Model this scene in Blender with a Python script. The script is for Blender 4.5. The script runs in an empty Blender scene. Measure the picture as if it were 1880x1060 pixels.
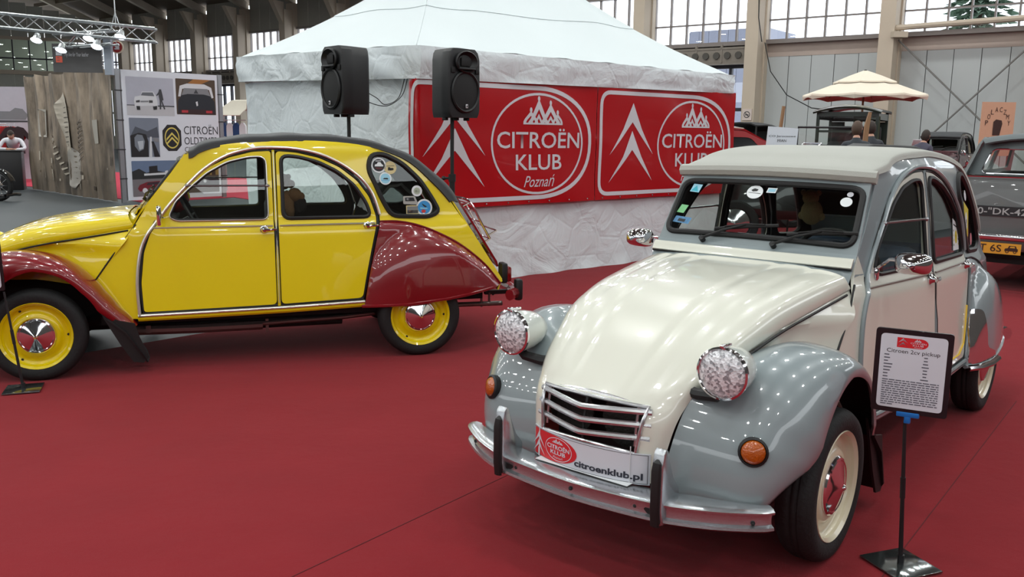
import bpy, bmesh, math, random
from mathutils import Vector, Matrix, noise
from mathutils.geometry import delaunay_2d_cdt
random.seed(7)
SC = bpy.context.scene
COL = SC.collection
PI = math.pi

# ---------------------------------------------------------------- camera, world, lights, exposure
cam_d = bpy.data.cameras.new('camera'); cam = bpy.data.objects.new('camera', cam_d); COL.objects.link(cam)
CP, CR = math.radians(10.04), math.radians(-0.74)
_r0 = Vector((1, 0, 0)); _u0 = Vector((0, math.sin(CP), math.cos(CP))); _f0 = Vector((0, math.cos(CP), -math.sin(CP)))
_r = _r0 * math.cos(CR) - _u0 * math.sin(CR); _u = _r0 * math.sin(CR) + _u0 * math.cos(CR)
cam.matrix_world = Matrix(((_r.x, _u.x, -_f0.x, 0), (_r.y, _u.y, -_f0.y, 0), (_r.z, _u.z, -_f0.z, 1.558), (0, 0, 0, 1)))
cam_d.sensor_width = 36; cam_d.lens = 36 * 1623 / 1880; cam_d.clip_end = 400; cam_d.clip_start = 0.05
SC.camera = cam
SC.view_settings.view_transform = 'Standard'; SC.view_settings.look = 'None'
SC.view_settings.gamma = 1; SC.view_settings.use_curve_mapping = False
SC.view_settings.exposure = 0.12
SC.cycles.use_light_tree = True
SC.cycles.max_bounces = 8; SC.cycles.transparent_max_bounces = 16
SC.cycles.diffuse_bounces = 3; SC.cycles.glossy_bounces = 4; SC.cycles.caustics_reflective = False; SC.cycles.caustics_refractive = False
SC.cycles.sample_clamp_indirect = 6

wd = bpy.data.worlds.new('overcast'); SC.world = wd; wd.use_nodes = True
bgn = wd.node_tree.nodes['Background']; bgn.inputs[0].default_value = (0.93, 0.97, 1.0, 1); bgn.inputs[1].default_value = 2.6

# rows of round lamps under the hall roof (above the frame); axes follow the hall
HU = Vector((0.7915, -0.6112, 0)); HN = Vector((-0.6112, -0.7915, 0)); W0 = Vector((6.4, 38.7, 0))
def HP(s, t, z=0.0):
    p = W0 + HU * s + HN * t; return Vector((p.x, p.y, z))
lamp_data = bpy.data.lights.new('hall_lamp', 'AREA'); lamp_data.shape = 'DISK'; lamp_data.size = 0.42
lamp_data.energy = 62; lamp_data.color = (0.97, 1.0, 0.985)
def add_lamps():
    for i in range(15):
        for j in range(13):
            p = HP(-28 + i * 3.7, 3.2 + j * 3.8)
            if p.y > 42: continue
            l = bpy.data.objects.new('hall_lamp', lamp_data); COL.objects.link(l)
            l.location = (p.x, p.y, 8.6)
add_lamps()

# ---------------------------------------------------------------- materials
def lin(c):
    return tuple(((x / 255) / 12.92 if x / 255 <= 0.04045 else ((x / 255 + 0.055) / 1.055) ** 2.4) for x in c)
MATS = {}
def mat(name, rgb, rough=0.5, metal=0.0, coat=0.0, var=0.06, scale=8.0, bump=0.0, bscale=60.0, spec=0.5, sheen=0.0, emit=0.0, stretch=None):
    if name in MATS: return MATS[name]
    m = bpy.data.materials.new(name); m.use_nodes = True; nt = m.node_tree; N = nt.nodes; L = nt.links
    b = N['Principled BSDF']; c = lin(rgb)
    b.inputs['Roughness'].default_value = rough; b.inputs['Metallic'].default_value = metal
    b.inputs['Coat Weight'].default_value = coat; b.inputs['Coat Roughness'].default_value = 0.03
    b.inputs['Specular IOR Level'].default_value = spec
    tc = N.new('ShaderNodeTexCoord')
    src = tc.outputs['Object']
    if stretch:
        mp = N.new('ShaderNodeMapping'); mp.inputs['Scale'].default_value = stretch; L.new(src, mp.inputs[0]); src = mp.outputs[0]
    no = N.new('ShaderNodeTexNoise'); no.inputs['Scale'].default_value = scale; no.inputs['Detail'].default_value = 4; L.new(src, no.inputs[0])
    mx = N.new('ShaderNodeMix'); mx.data_type = 'RGBA'
    mx.inputs[6].default_value = (*[x * (1 - var) for x in c], 1); mx.inputs[7].default_value = (*[min(1, x * (1 + var)) for x in c], 1)
    L.new(no.outputs[0], mx.inputs[0]); L.new(mx.outputs[2], b.inputs['Base Color'])
    if bump:
        n2 = N.new('ShaderNodeTexNoise'); n2.inputs['Scale'].default_value = bscale; n2.inputs['Detail'].default_value = 3; L.new(src, n2.inputs[0])
        bp = N.new('ShaderNodeBump'); bp.inputs['Strength'].default_value = bump; bp.inputs['Distance'].default_value = 0.01
        L.new(n2.outputs[0], bp.inputs['Height']); L.new(bp.outputs[0], b.inputs['Normal'])
    if sheen: b.inputs['Sheen Weight'].default_value = sheen
    if emit:
        b.inputs['Emission Color'].default_value = (*c, 1); b.inputs['Emission Strength'].default_value = emit
    MATS[name] = m; return m
def glass(name, tint=(255, 255, 255), refl=1.0, rough=0.0):
    if name in MATS: return MATS[name]
    m = bpy.data.materials.new(name); m.use_nodes = True; nt = m.node_tree; N = nt.nodes; L = nt.links
    N.remove(N['Principled BSDF']); out = [n for n in N if n.type == 'OUTPUT_MATERIAL'][0]
    t = N.new('ShaderNodeBsdfTransparent'); t.inputs[0].default_value = (*lin(tint), 1)
    g = N.new('ShaderNodeBsdfGlossy'); g.inputs[0].default_value = (refl, refl, refl, 1); g.inputs['Roughness'].default_value = rough
    ge = N.new('ShaderNodeNewGeometry'); dt = N.new('ShaderNodeVectorMath'); dt.operation = 'DOT_PRODUCT'; L.new(ge.outputs['Incoming'], dt.inputs[0]); L.new(ge.outputs['Normal'], dt.inputs[1])
    def mth(op, a, b=None):
        q = N.new('ShaderNodeMath'); q.operation = op
        for i, v in enumerate((a, b)):
            if v is None: continue
            if isinstance(v, (int, float)): q.inputs[i].default_value = v
            else: L.new(v, q.inputs[i])
        return q.outputs[0]
    fr = mth('ADD', mth('MULTIPLY', mth('POWER', mth('SUBTRACT', 1.0, mth('ABSOLUTE', dt.outputs['Value'])), 5.0), .94), .04)
    mx = N.new('ShaderNodeMixShader'); L.new(fr, mx.inputs[0]); L.new(t.outputs[0], mx.inputs[1]); L.new(g.outputs[0], mx.inputs[2])
    L.new(mx.outputs[0], out.inputs[0]); MATS[name] = m; return m

# ---------------------------------------------------------------- mesh helpers
class MB:
    def __init__(s): s.v = []; s.f = []; s.m = []
    def add(s, vs, fs, mi=0, T=None):
        o = len(s.v)
        for p in vs:
            p = Vector(p)
            if T is not None: p = T @ p
            s.v.append(p)
        for f in fs: s.f.append([i + o for i in f]); s.m.append(mi)
        return s
    def box(s, c, d, mi=0, T=None, bev=0.0):
        x, y, z = d[0] / 2, d[1] / 2, d[2] / 2; C = Vector(c)
        if bev <= 0:
            vs = [C + Vector((a * x, b * y, e * z)) for a in (-1, 1) for b in (-1, 1) for e in (-1, 1)]
            fs = [(0, 1, 3, 2), (4, 6, 7, 5), (0, 4, 5, 1), (2, 3, 7, 6), (0, 2, 6, 4), (1, 5, 7, 3)]
            return s.add(vs, fs, mi, T)
        bm = bmesh.new(); bmesh.ops.create_cube(bm, size=1)
        for v in bm.verts: v.co = Vector((v.co.x * d[0], v.co.y * d[1], v.co.z * d[2])) + C
        bmesh.ops.bevel(bm, geom=bm.edges[:] + bm.verts[:], offset=min(bev, 0.49 * min(d)), segments=2, profile=0.5, affect='EDGES')
        s.add([v.co.copy() for v in bm.verts], [[v.index for v in f.verts] for f in bm.faces], mi, T); bm.free(); return s
    def rings(s, R, mi=0, closed=True, cap=(False, False), T=None):
        n = len(R[0]); vs = [p for r in R for p in r]; fs = []
        for i in range(len(R) - 1):
            for j in range(n if closed else n - 1):
                k = (j + 1) % n
                fs.append((i * n + j, i * n + k, (i + 1) * n + k, (i + 1) * n + j))
        if cap[0]: fs.append(tuple(reversed(range(n))))
        if cap[1]: fs.append(tuple(range((len(R) - 1) * n, len(R) * n)))
        return s.add(vs, fs, mi, T)
    def tube(s, path, r, seg=8, mi=0, T=None, closed=False, flat=1.0, up=None, cap=True):
        P = [Vector(p) for p in path]; n = len(P); R = []
        nrm = None
        for i in range(n):
            if closed: t = (P[(i + 1) % n] - P[i - 1])
            else: t = P[min(i + 1, n - 1)] - P[max(i - 1, 0)]
            if t.length < 1e-9: t = Vector((0, 0, 1))
            t.normalize()
            if up is not None: nn = Vector(up) - Vector(up).dot(t) * t
            elif nrm is None:
                a = Vector((0, 0, 1)) if abs(t.z) < 0.9 else Vector((1, 0, 0)); nn = a - a.dot(t) * t
            else: nn = nrm - nrm.dot(t) * t
            if nn.length < 1e-6: nn = t.orthogonal()
            nn.normalize(); nrm = nn; b = t.cross(nn)
            rr = r[i] if isinstance(r, (list, tuple)) else r
            R.append([P[i] + (nn * math.cos(2 * PI * k / seg) * rr * flat + b * math.sin(2 * PI * k / seg) * rr) for k in range(seg)])
        if closed: R.append(R[0]); return s.rings(R, mi, True, (False, False), T)
        return s.rings(R, mi, True, (cap, cap), T)
    def lathe(s, prof, seg=24, mi=0, T=None, axis='z', closed=False):
        R = []
        for (r, h) in prof:
            ring = []
            for k in range(seg):
                a = 2 * PI * k / seg
                if axis == 'z': ring.append((r * math.cos(a), r * math.sin(a), h))
                elif axis == 'y': ring.append((r * math.sin(a), h, r * math.cos(a)))
                else: ring.append((h, r * math.cos(a), r * math.sin(a)))
            R.append(ring)
        if closed: R.append(R[0])
        return s.rings(R, mi, True, (False, False) if closed else (prof[0][0] > 1e-6, prof[-1][0] > 1e-6), T)
    def cyl(s, a, b, r, seg=12, mi=0, T=None, r2=None):
        return s.tube([a, b], [r, r if r2 is None else r2], seg, mi, T)
    def sphere(s, c, r, seg=14, mi=0, T=None, sc=(1, 1, 1)):
        n = seg // 2; R = []
        for i in range(n + 1):
            a = PI * i / n; q = max(math.sin(a), 1e-4)
            R.append([(c[0] + r * sc[0] * q * math.cos(2 * PI * k / seg), c[1] + r * sc[1] * q * math.sin(2 * PI * k / seg), c[2] - r * sc[2] * math.cos(a)) for k in range(seg)])
        return s.rings(R, mi, True, (False, False), T)
    def prism(s, poly, th, mi=0, T=None):
        # poly: 2D points in local XZ plane, thickness along -Y.. centre 0
        n = len(poly); vs = [(p[0], -th / 2, p[1]) for p in poly] + [(p[0], th / 2, p[1]) for p in poly]
        fs = [tuple(range(n)), tuple(reversed(range(n, 2 * n)))] + [(i, i + n, (i + 1) % n + n, (i + 1) % n) for i in range(n)]
        return s.add(vs, fs, mi, T)

def link(name, mb, mats, parent=None, smooth=True, angle=35, flip=True):
    me = bpy.data.meshes.new(name)
    me.from_pydata([tuple(v) for v in mb.v], [], mb.f)
    if not isinstance(mats, (list, tuple)): mats = [mats]
    for m in mats: me.materials.append(m)
    for p, mi in zip(me.polygons, mb.m): p.material_index = mi
    bm = bmesh.new(); bm.from_mesh(me)
    bmesh.ops.remove_doubles(bm, verts=bm.verts, dist=1e-5)
    if flip: bmesh.ops.recalc_face_normals(bm, faces=bm.faces)
    if smooth:
        ca = math.radians(angle)
        for f in bm.faces: f.smooth = True
        for e in bm.edges:
            if len(e.link_faces) == 2:
                try: a = e.calc_face_angle()
                except ValueError: a = 0
                e.smooth = a < ca
    bm.to_mesh(me); bm.free()
    o = bpy.data.objects.new(name, me); COL.objects.link(o)
    if parent: o.parent = parent
    return o
def empty(name, loc=(0, 0, 0), rz=0):
    o = bpy.data.objects.new(name, None); COL.objects.link(o); o.location = loc; o.rotation_euler = (0, 0, rz); o.empty_display_size = 0.2; return o
def tag(o, label=None, cat=None, group=None, kind=None):
    if label: o['label'] = label
    if cat: o['category'] = cat
    if group: o['group'] = group
    if kind: o['kind'] = kind
    return o
def thing(name, label, cat, loc=(0, 0, 0), rz=0, group=None):
    return tag(empty(name, loc, rz), label, cat, group)
def copy_tree(o, parent=None):
    c = o.copy(); COL.objects.link(c)
    if parent is not None: c.parent = parent
    for ch in o.children: copy_tree(ch, c)
    return c
def lerp(a, b, t): return a + (b - a) * t
def interp(x, xs, ys):
    if x <= xs[0]: return ys[0]
    for i in range(1, len(xs)):
        if x <= xs[i]: return lerp(ys[i - 1], ys[i], (x - xs[i - 1]) / (xs[i] - xs[i - 1]))
    return ys[-1]
def cr(P, n=6, closed=False):
    out = []; m = len(P); d = len(P[0])
    for i in range(m if closed else m - 1):
        p = [P[(i + k) % m] if closed else P[max(0, min(m - 1, i + k))] for k in (-1, 0, 1, 2)]
        for j in range(n):
            t = j / n
            out.append(tuple(0.5 * (2 * p[1][k] + (p[2][k] - p[0][k]) * t + (2 * p[0][k] - 5 * p[1][k] + 4 * p[2][k] - p[3][k]) * t * t + (3 * p[1][k] - p[0][k] - 3 * p[2][k] + p[3][k]) * t ** 3) for k in range(d)))
    if not closed: out.append(tuple(P[-1]))
    return out
def rnd(poly, r, n=4):
    out = []; m = len(poly)
    for i in range(m):
        p, a, b = Vector(poly[i]), Vector(poly[i - 1]), Vector(poly[(i + 1) % m])
        rr = r[i] if isinstance(r, (list, tuple)) else r
        da, db = (a - p), (b - p); q = min(rr, da.length * 0.48, db.length * 0.48)
        if q < 1e-4: out.append(tuple(p)); continue
        A = p + da.normalized() * q; B = p + db.normalized() * q
        for j in range(n + 1):
            t = j / n; out.append(tuple(A * (1 - t) ** 2 + p * 2 * t * (1 - t) + B * t * t))
    return out
def inside(p, poly):
    x, y = p; c = False; n = len(poly); j = n - 1
    for i in range(n):
        xi, yi = poly[i]; xj, yj = poly[j]
        if (yi > y) != (yj > y) and x < (xj - xi) * (y - yi) / (yj - yi) + xi: c = not c
        j = i
    return c
def seg_dist(p, a, b):
    p, a, b = Vector(p), Vector(a), Vector(b); d = b - a; L = d.length_squared
    t = 0 if L < 1e-12 else max(0, min(1, (p - a).dot(d) / L)); return (p - (a + d * t)).length
def offset_poly(poly, d):
    n = len(poly); A = sum(poly[i][0] * poly[(i + 1) % n][1] - poly[(i + 1) % n][0] * poly[i][1] for i in range(n))
    sg = 1 if A > 0 else -1; out = []
    for i in range(n):
        a, p, b = Vector(poly[i - 1]), Vector(poly[i]), Vector(poly[(i + 1) % n])
        t = (b - a); t = t.normalized() if t.length > 1e-9 else Vector((1, 0)); out.append((p.x - sg * t.y * -d, p.y + sg * t.x * -d))
    return out
def resample(poly, step, closed=True):
    out = []; n = len(poly)
    for i in range(n if closed else n - 1):
        a, b = Vector(poly[i]), Vector(poly[(i + 1) % n]); L = (b - a).length; k = max(1, int(math.ceil(L / step)))
        for j in range(k): out.append(tuple(a.lerp(b, j / k)))
    if not closed: out.append(tuple(poly[-1]))
    return out
def tri_region(outer, holes=(), step=0.05):
    """triangulated region: list of 2D points, faces and directed boundary edges"""
    loops = [resample(outer, step)] + [resample(h, step) for h in holes]
    pts = []; edges = []
    for lp in loops:
        o = len(pts); pts += lp; edges += [(o + i, o + (i + 1) % len(lp)) for i in range(len(lp))]
    xs = [p[0] for p in outer]; ys = [p[1] for p in outer]
    nx = int((max(xs) - min(xs)) / step); ny = int((max(ys) - min(ys)) / step)
    bnd = list(pts)
    for i in range(1, nx + 1):
        for j in range(1, ny + 1):
            p = (min(xs) + i * step + (j % 2) * step * 0.5, min(ys) + j * step)
            if inside(p, outer) and not any(inside(p, h) for h in holes):
                if min((p[0] - q[0]) ** 2 + (p[1] - q[1]) ** 2 for q in bnd) > (0.45 * step) ** 2: pts.append(p)
    r = delaunay_2d_cdt([Vector(p) for p in pts], edges, [], 0, 1e-6)
    V = [tuple(v) for v in r[0]]; F = []
    for f in r[2]:
        c = (sum(V[i][0] for i in f) / len(f), sum(V[i][1] for i in f) / len(f))
        if inside(c, loops[0]) and not any(inside(c, h) for h in loops[1:]): F.append(tuple(f))
    cnt = {}
    for f in F:
        for i in range(len(f)):
            a, b = f[i], f[(i + 1) % len(f)]; cnt[(a, b)] = 1
    B = [(a, b) for (a, b) in cnt if (b, a) not in cnt]
    return V, F, B
def sheet(mb, outer, holes, fn, th=0.012, step=0.05, side=1, mi=0, mi_in=None, off=0.0):
    """curved sheet-metal panel: (x,z) region pushed out to y=fn(x,z), with thickness inwards"""
    V, F, B = tri_region(outer, holes, step)
    n = len(V); vs = [(x, side * (fn(x, z) + off), z) for x, z in V] + [(x, side * (fn(x, z) + off - th), z) for x, z in V]
    mb.add(vs, [f for f in F], mi)
    o = len(mb.v) - 2 * n
    for f in F: mb.f.append([i + n + o for i in reversed(f)]); mb.m.append(mi if mi_in is None else mi_in)
    for a, b in B: mb.f.append([a + o, a + n + o, b + n + o, b + o]); mb.m.append(mi)
    return mb
def grid_surface(mb, P, mi=0, th=None, mi_in=None, drop=None):
    """P[i][j] points; optional thickness along averaged normals"""
    ni, nj = len(P), len(P[0]); V = [Vector(p) for r in P for p in r]; F = []
    for i in range(ni - 1):
        for j in range(nj - 1):
            if drop and drop(i, j): continue
            F.append((i * nj + j, i * nj + j + 1, (i + 1) * nj + j + 1, (i + 1) * nj + j))
    o = len(mb.v); mb.v += V
    for f in F: mb.f.append([k + o for k in f]); mb.m.append(mi)
    if th:
        N = [Vector((0, 0, 0)) for _ in V]
        for f in F:
            nn = (V[f[2]] - V[f[0]]).cross(V[f[3]] - V[f[1]])
            for k in f: N[k] += nn
        o2 = len(mb.v); mb.v += [v + (n.normalized() * th if n.length > 0 else n) for v, n in zip(V, N)]
        for f in F: mb.f.append([k + o2 for k in reversed(f)]); mb.m.append(mi if mi_in is None else mi_in)
        cnt = {}
        for f in F:
            for k in range(4): cnt[(f[k], f[(k + 1) % 4])] = 1
        for (a, b) in cnt:
            if (b, a) not in cnt: mb.f.append([b + o, a + o, a + o2, b + o2]); mb.m.append(mi)
    return mb
def text_obj(name, body, size, m, parent=None, M4=None, align='CENTER', ext=0.0006, width=None, shear=0.0, bold=0.0, space=1.0, height=None):
    cu = bpy.data.curves.new(name, 'FONT'); cu.body = body; cu.size = size; cu.align_x = align; cu.align_y = 'CENTER'; cu.extrude = ext; cu.offset = bold
    cu.shear = shear; cu.space_character = space; cu.resolution_u = 3
    o = bpy.data.objects.new(name, cu); COL.objects.link(o)
    dg = bpy.context.evaluated_depsgraph_get()
    me = bpy.data.meshes.new_from_object(o.evaluated_get(dg)); COL.objects.unlink(o); bpy.data.objects.remove(o)
    xs = [v.co.x for v in me.vertices]; ys = [v.co.y for v in me.vertices]
    if xs and (width or height):
        k = width / (max(xs) - min(xs)) if width else 1; k2 = height / (max(ys) - min(ys)) if height else k
        if not width: k = k2
        for v in me.vertices: v.co.x *= k; v.co.y *= k2
    me.materials.clear(); me.materials.append(m)
    o = bpy.data.objects.new(name, me); COL.objects.link(o)
    if M4 is not None: o.matrix_local = M4
    if parent: o.parent = parent
    return o
def frame4(origin, right, up):
    """matrix whose local X is right, Y is up, Z the outward normal"""
    r = Vector(right).normalized(); u = Vector(up); u = (u - u.dot(r) * r).normalized(); n = r.cross(u); o = Vector(origin)
    return Matrix(((r.x, u.x, n.x, o.x), (r.y, u.y, n.y, o.y), (r.z, u.z, n.z, o.z), (0, 0, 0, 1)))
CHROME = mat('chrome', (235, 235, 238), 0.08, 1.0, var=0.01)
RUBBER = mat('black_rubber', (16, 16, 17), 0.55, var=0.15)
TYRE = mat('tyre_rubber', (19, 19, 20), 0.75, var=0.2, scale=30, bump=0.25, bscale=90)
# ---------------------------------------------------------------- the exhibition hall
def struct(name, mb, m, parent=None, smooth=False):
    o = link(name, mb, m, parent, smooth)
    if parent is None: o['kind'] = 'structure'
    return o
def ragged_carpet():
    m = mat('red_carpet', (126, 24, 32), 1.0, var=.10, scale=2.2, spec=.15)
    nt = m.node_tree; N = nt.nodes; L = nt.links; b = N['Principled BSDF']
    tc = N.new('ShaderNodeTexCoord'); n1 = N.new('ShaderNodeTexNoise'); n1.inputs['Scale'].default_value = 420; n1.inputs['Detail'].default_value = 2; L.new(tc.outputs['Object'], n1.inputs[0])
    n2 = N.new('ShaderNodeTexNoise'); n2.inputs['Scale'].default_value = 1.3; n2.inputs['Detail'].default_value = 5; n2.inputs['Roughness'].default_value = .65; L.new(tc.outputs['Object'], n2.inputs[0])
    ad = N.new('ShaderNodeMath'); ad.operation = 'MULTIPLY_ADD'; ad.inputs[1].default_value = .12; L.new(n1.outputs[0], ad.inputs[0]); L.new(n2.outputs[0], ad.inputs[2])
    bp = N.new('ShaderNodeBump'); bp.inputs['Strength'].default_value = .5; bp.inputs['Distance'].default_value = .03; L.new(ad.outputs[0], bp.inputs['Height']); L.new(bp.outputs[0], b.inputs['Normal'])
    b.inputs['Sheen Weight'].default_value = .06; b.inputs['Sheen Roughness'].default_value = .5
    return m
CARPET = ragged_carpet()
FLOORM = mat('grey_floor', (52, 59, 62), .55, var=.10, scale=.6)
mb = MB(); mb.add([tuple(HP(-64, 0)), tuple(HP(30, 0)), tuple(HP(30, 62)), tuple(HP(-64, 62))], [(0, 1, 2, 3)]); struct('floor', mb, FLOORM)
# red carpet: its left edge runs under the yellow car
ce = [(-9.0, -.9), (-4.6, 4.1), (-2.95, 6.0), (-2.22, 6.79), (-1.6, 7.5), (-1.1, 9.0), (-3.9, 12.3), (2, 17), (9, 31), (22, 16), (8, -5), (-9, -12)]
mb = MB(); n = len(ce); mb.add([(x, y, .006) for x, y in ce] + [(x, y, .0) for x, y in ce], [tuple(range(n))] + [(i, (i + 1) % n, (i + 1) % n + n, i + n) for i in range(n)])
carpet = tag(link('carpet', mb, CARPET, None, False), 'red exhibition carpet laid under both vintage cars', 'carpet')
# seams between the carpet lengths
mb = MB()
for k in range(3):
    a = Vector((-.2 + k * 2.0, 2.2, .0065)); mb.box((0, 0, 0), (3.2, .004, .001), 0, Matrix.Translation((.15 + k * 1.9, 4.05 - k * .2, .007)) @ Matrix.Rotation(math.radians(52), 4, 'Z'))
link('carpet_seam', mb, mat('carpet_seam', (84, 18, 24), 1.0), carpet, False)

WALLG = mat('wall_panel_grey', (182, 186, 186), .6, var=.05, scale=1.5, stretch=(1, 1, .3))
WALLB = mat('wall_band_pinkish', (176, 160, 150), .65, var=.08, scale=2)
STEEL = mat('mullion_steel', (128, 120, 116), .5, .2)
STEELD = mat('dark_window_frame', (28, 27, 38), .5)
CONC = mat('painted_concrete', (192, 178, 160), .75, var=.07, scale=1.2)
ROOFM = mat('roof_boarding', (92, 80, 68), .85, var=.12, scale=1.0, stretch=(1, 6, 1))
PANE = glass('hall_glass', (250, 252, 255)); PANED = glass('hall_glass_smoked', (236, 240, 236))
colS = [-46.9, -42.4, -38.0, -33.4, -28.9, -24.4, -19.9, -15.3, -10.6, -5.75, -.83, 4.2, 9.2, 14.2, 19.2, 24.2, 29.2]
ZL, ZT, ZM, ZE = 5.18, 7.35, 6.0, 8.35
def wbox(mb, s0, s1, t0, t1, z0, z1, mi=0):
    vs = [HP(s, t, z) for s in (s0, s1) for t in (t0, t1) for z in (z0, z1)]
    return mb.add(vs, [(0, 1, 3, 2), (4, 6, 7, 5), (0, 4, 5, 1), (2, 3, 7, 6), (0, 2, 6, 4), (1, 5, 7, 3)], mi)
wall = empty('wall_back'); wall['kind'] = 'structure'
winr = empty('window_1'); winr['kind'] = 'structure'
shared = {}
def local_box(name, key, s, t, z, ds, dt, dz, m, parent):
    """box piece of the long wall, mesh shared between pieces of one size"""
    if key not in shared:
        mb = MB(); mb.add([HU * a * ds / 2 + HN * b * dt / 2 + Vector((0, 0, c * dz / 2)) for a in (-1, 1) for b in (-1, 1) for c in (-1, 1)], [(0, 1, 3, 2), (4, 6, 7, 5), (0, 4, 5, 1), (2, 3, 7, 6), (0, 2, 6, 4), (1, 5, 7, 3)])
        o = link(name, mb, m, parent, False); shared[key] = o.data
    else:
        o = bpy.data.objects.new(name, shared[key]); COL.objects.link(o); o.parent = parent
    p = HP(s, t, z); o.location = p; return o
for i, s in enumerate(colS):
    mb = MB(); wbox(mb, s - .26, s + .26, -.1, .95, 0, ZE); wbox(mb, s - .32, s + .32, -.1, .35, 0, ZE + .4)
    mb.add([HP(s - .18, .9, ZE - .9), HP(s + .18, .9, ZE - .9), HP(s + .18, 1.7, ZE + .45), HP(s - .18, 1.7, ZE + .45), HP(s - .18, .9, ZE + .4), HP(s + .18, .9, ZE + .4)], [(0, 1, 2, 3), (0, 3, 4), (1, 5, 2), (4, 3, 2, 5)])
    link('column', mb, CONC, wall, False)
    # roof beam rising inwards
    mb = MB(); mb.add([HP(s + a, t, ZE + .35 + .38 * t + h) for t in (0, 42) for a in (-.16, .16) for h in (0, .45)], [(0, 1, 3, 2), (4, 6, 7, 5), (0, 4, 5, 1), (2, 3, 7, 6), (0, 2, 6, 4), (1, 5, 7, 3)])
    link('roof_beam', mb, mat('pale_beam', (190, 180, 165), .7, var=.05), wall, False)
    if i + 1 >= len(colS): break
    a, b = s + .3, colS[i + 1] - .3; n = 6; w = (b - a) / n
    for k in range(n):
        for z0, z1, nm in ((ZL + .06, ZM, 'low'), (ZM, ZT, 'high')):
            local_box('pane', ('pane', nm, round(w, 2)), a + (k + .5) * w, 0, (z0 + z1) / 2, w - .05, .012, z1 - z0 - .05, PANE, winr)
    mb = MB()
    for k in range(n + 1): wbox(mb, a + k * w - .03, a + k * w + .03, -.06, .08, ZL, ZT)
    wbox(mb, a, b, -.05, .06, ZM - .03, ZM + .03); wbox(mb, a, b, -.1, .16, ZT - .05, ZT + .08); wbox(mb, a, b, -.1, .3, ZL - .1, ZL + .06)
    link('window_frame', mb, STEEL, winr, False)
    for k in range(4):
        ww = (b - a) / 4; local_box('upper_panel', ('up', round(ww, 2)), a + (k + .5) * ww, 0, (ZT + ZE + .9) / 2 + .05, ww - .03, .1, ZE - ZT + .95, mat('upper_wall_panel', (150, 146, 136), .7, var=.06), wall)
    if 10 < i:   # bays closed with tall grey panels
        nn = 5; ww = (b - a) / nn
        for k in range(nn): local_box('wall_panel', ('wp', round(ww, 2)), a + (k + .5) * ww, -.02 - .01 * (k % 2), 2.3, ww - .025, .1, 4.6, WALLG, wall)
        mb = MB(); wbox(mb, a, b, -.1, -.03, 0, 4.7); wbox(mb, a, b, -.05, .04, 4.6, ZL - .1, 1); link('wall_band', mb, [mat('panel_gap', (70, 70, 70), .8), WALLB], wall, False)
    else:        # glazed lower bays with a service duct above
        nn = 5; ww = (b - a) / nn
        for k in range(nn):
            for z0, z1, nm in ((.9, 2.55, 'a'), (2.6, 4.25, 'b')):
                local_box('lower_pane', ('lp', nm, round(ww, 2)), a + (k + .5) * ww, 0, (z0 + z1) / 2, ww - .08, .012, z1 - z0, PANE, winr)
        mb = MB()
        for k in range(nn + 1): wbox(mb, a + k * ww - .06, a + k * ww + .06, -.06, .1, 0, 4.3)
        wbox(mb, a, b, -.05, .08, 2.5, 2.64); wbox(mb, a, b, -.05, .1, 4.2, 4.36); wbox(mb, a, b, -.05, .1, 0, .9)
        link('window_frame', mb, STEELD, winr, False)
        mb = MB(); wbox(mb, a, b, -.1, .05, 4.3, ZL); wbox(mb, a, b, .05, .55, 4.34, 4.42); wbox(mb, a, b, .5, .56, 4.42, 4.95)
        for q in range(5): wbox(mb, a + q * (b - a) / 4 - .04, a + q * (b - a) / 4 + .04, .5, .58, 4.4, 5.1)
        wbox(mb, a, b, .48, .58, 4.92, 5.0); link('service_gallery', mb, mat('gallery_paint', (128, 120, 110), .7, var=.1), wall, False)
        mb = MB()
        for q in range(9): mb.lathe([(.0001, 0), (.14, 0), (.14, .05)], 10, 0, Matrix.Translation(HP(a + (q + .7) * (b - a) / 9.5, .57, 4.68)) @ Matrix(((HN.x, HU.x, 0, 0), (HN.y, HU.y, 0, 0), (0, 0, 1, 0), (0, 0, 0, 1))), 'x')
        link('duct_outlet', mb, mat('duct_outlet', (70, 66, 60), .6), wall, False)['kind'] = 'stuff'
# X braces and strut in the third bay from the right, rail across the windows
RODM = mat('brace_rod', (120, 118, 115), .5, .3)
mb = MB(); mb.cyl(HP(9.5, .5, 4.95), HP(14.0, .5, .6), .03, 6); mb.cyl(HP(14.0, .5, 4.95), HP(9.5, .5, .2), .03, 6); link('brace_rod', mb, RODM, wall)
mb = MB(); mb.cyl(HP(9.4, .75, 5.35), HP(19, .75, 5.55), .10, 8); mb.box(tuple(HP(9.55, .8, 5.1)), (.5, .5, .2)); link('brace_strut', mb, CONC, wall)
mb = MB(); mb.tube([HP(4.6, .6, 5.1), HP(4.9, .6, 4.0), HP(5.6, .6, 3.1), HP(6.6, .6, 2.6), HP(7.5, .6, 2.5)], .02, 6); mb.tube([HP(4.35, .98, 8.3), HP(4.45, .98, 6.0), HP(4.6, .9, 5.1)], .02, 6); tag(link('wall_cable', mb, RUBBER), 'black cable hanging from the pale column beside the grey wall panels', 'cable')
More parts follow.
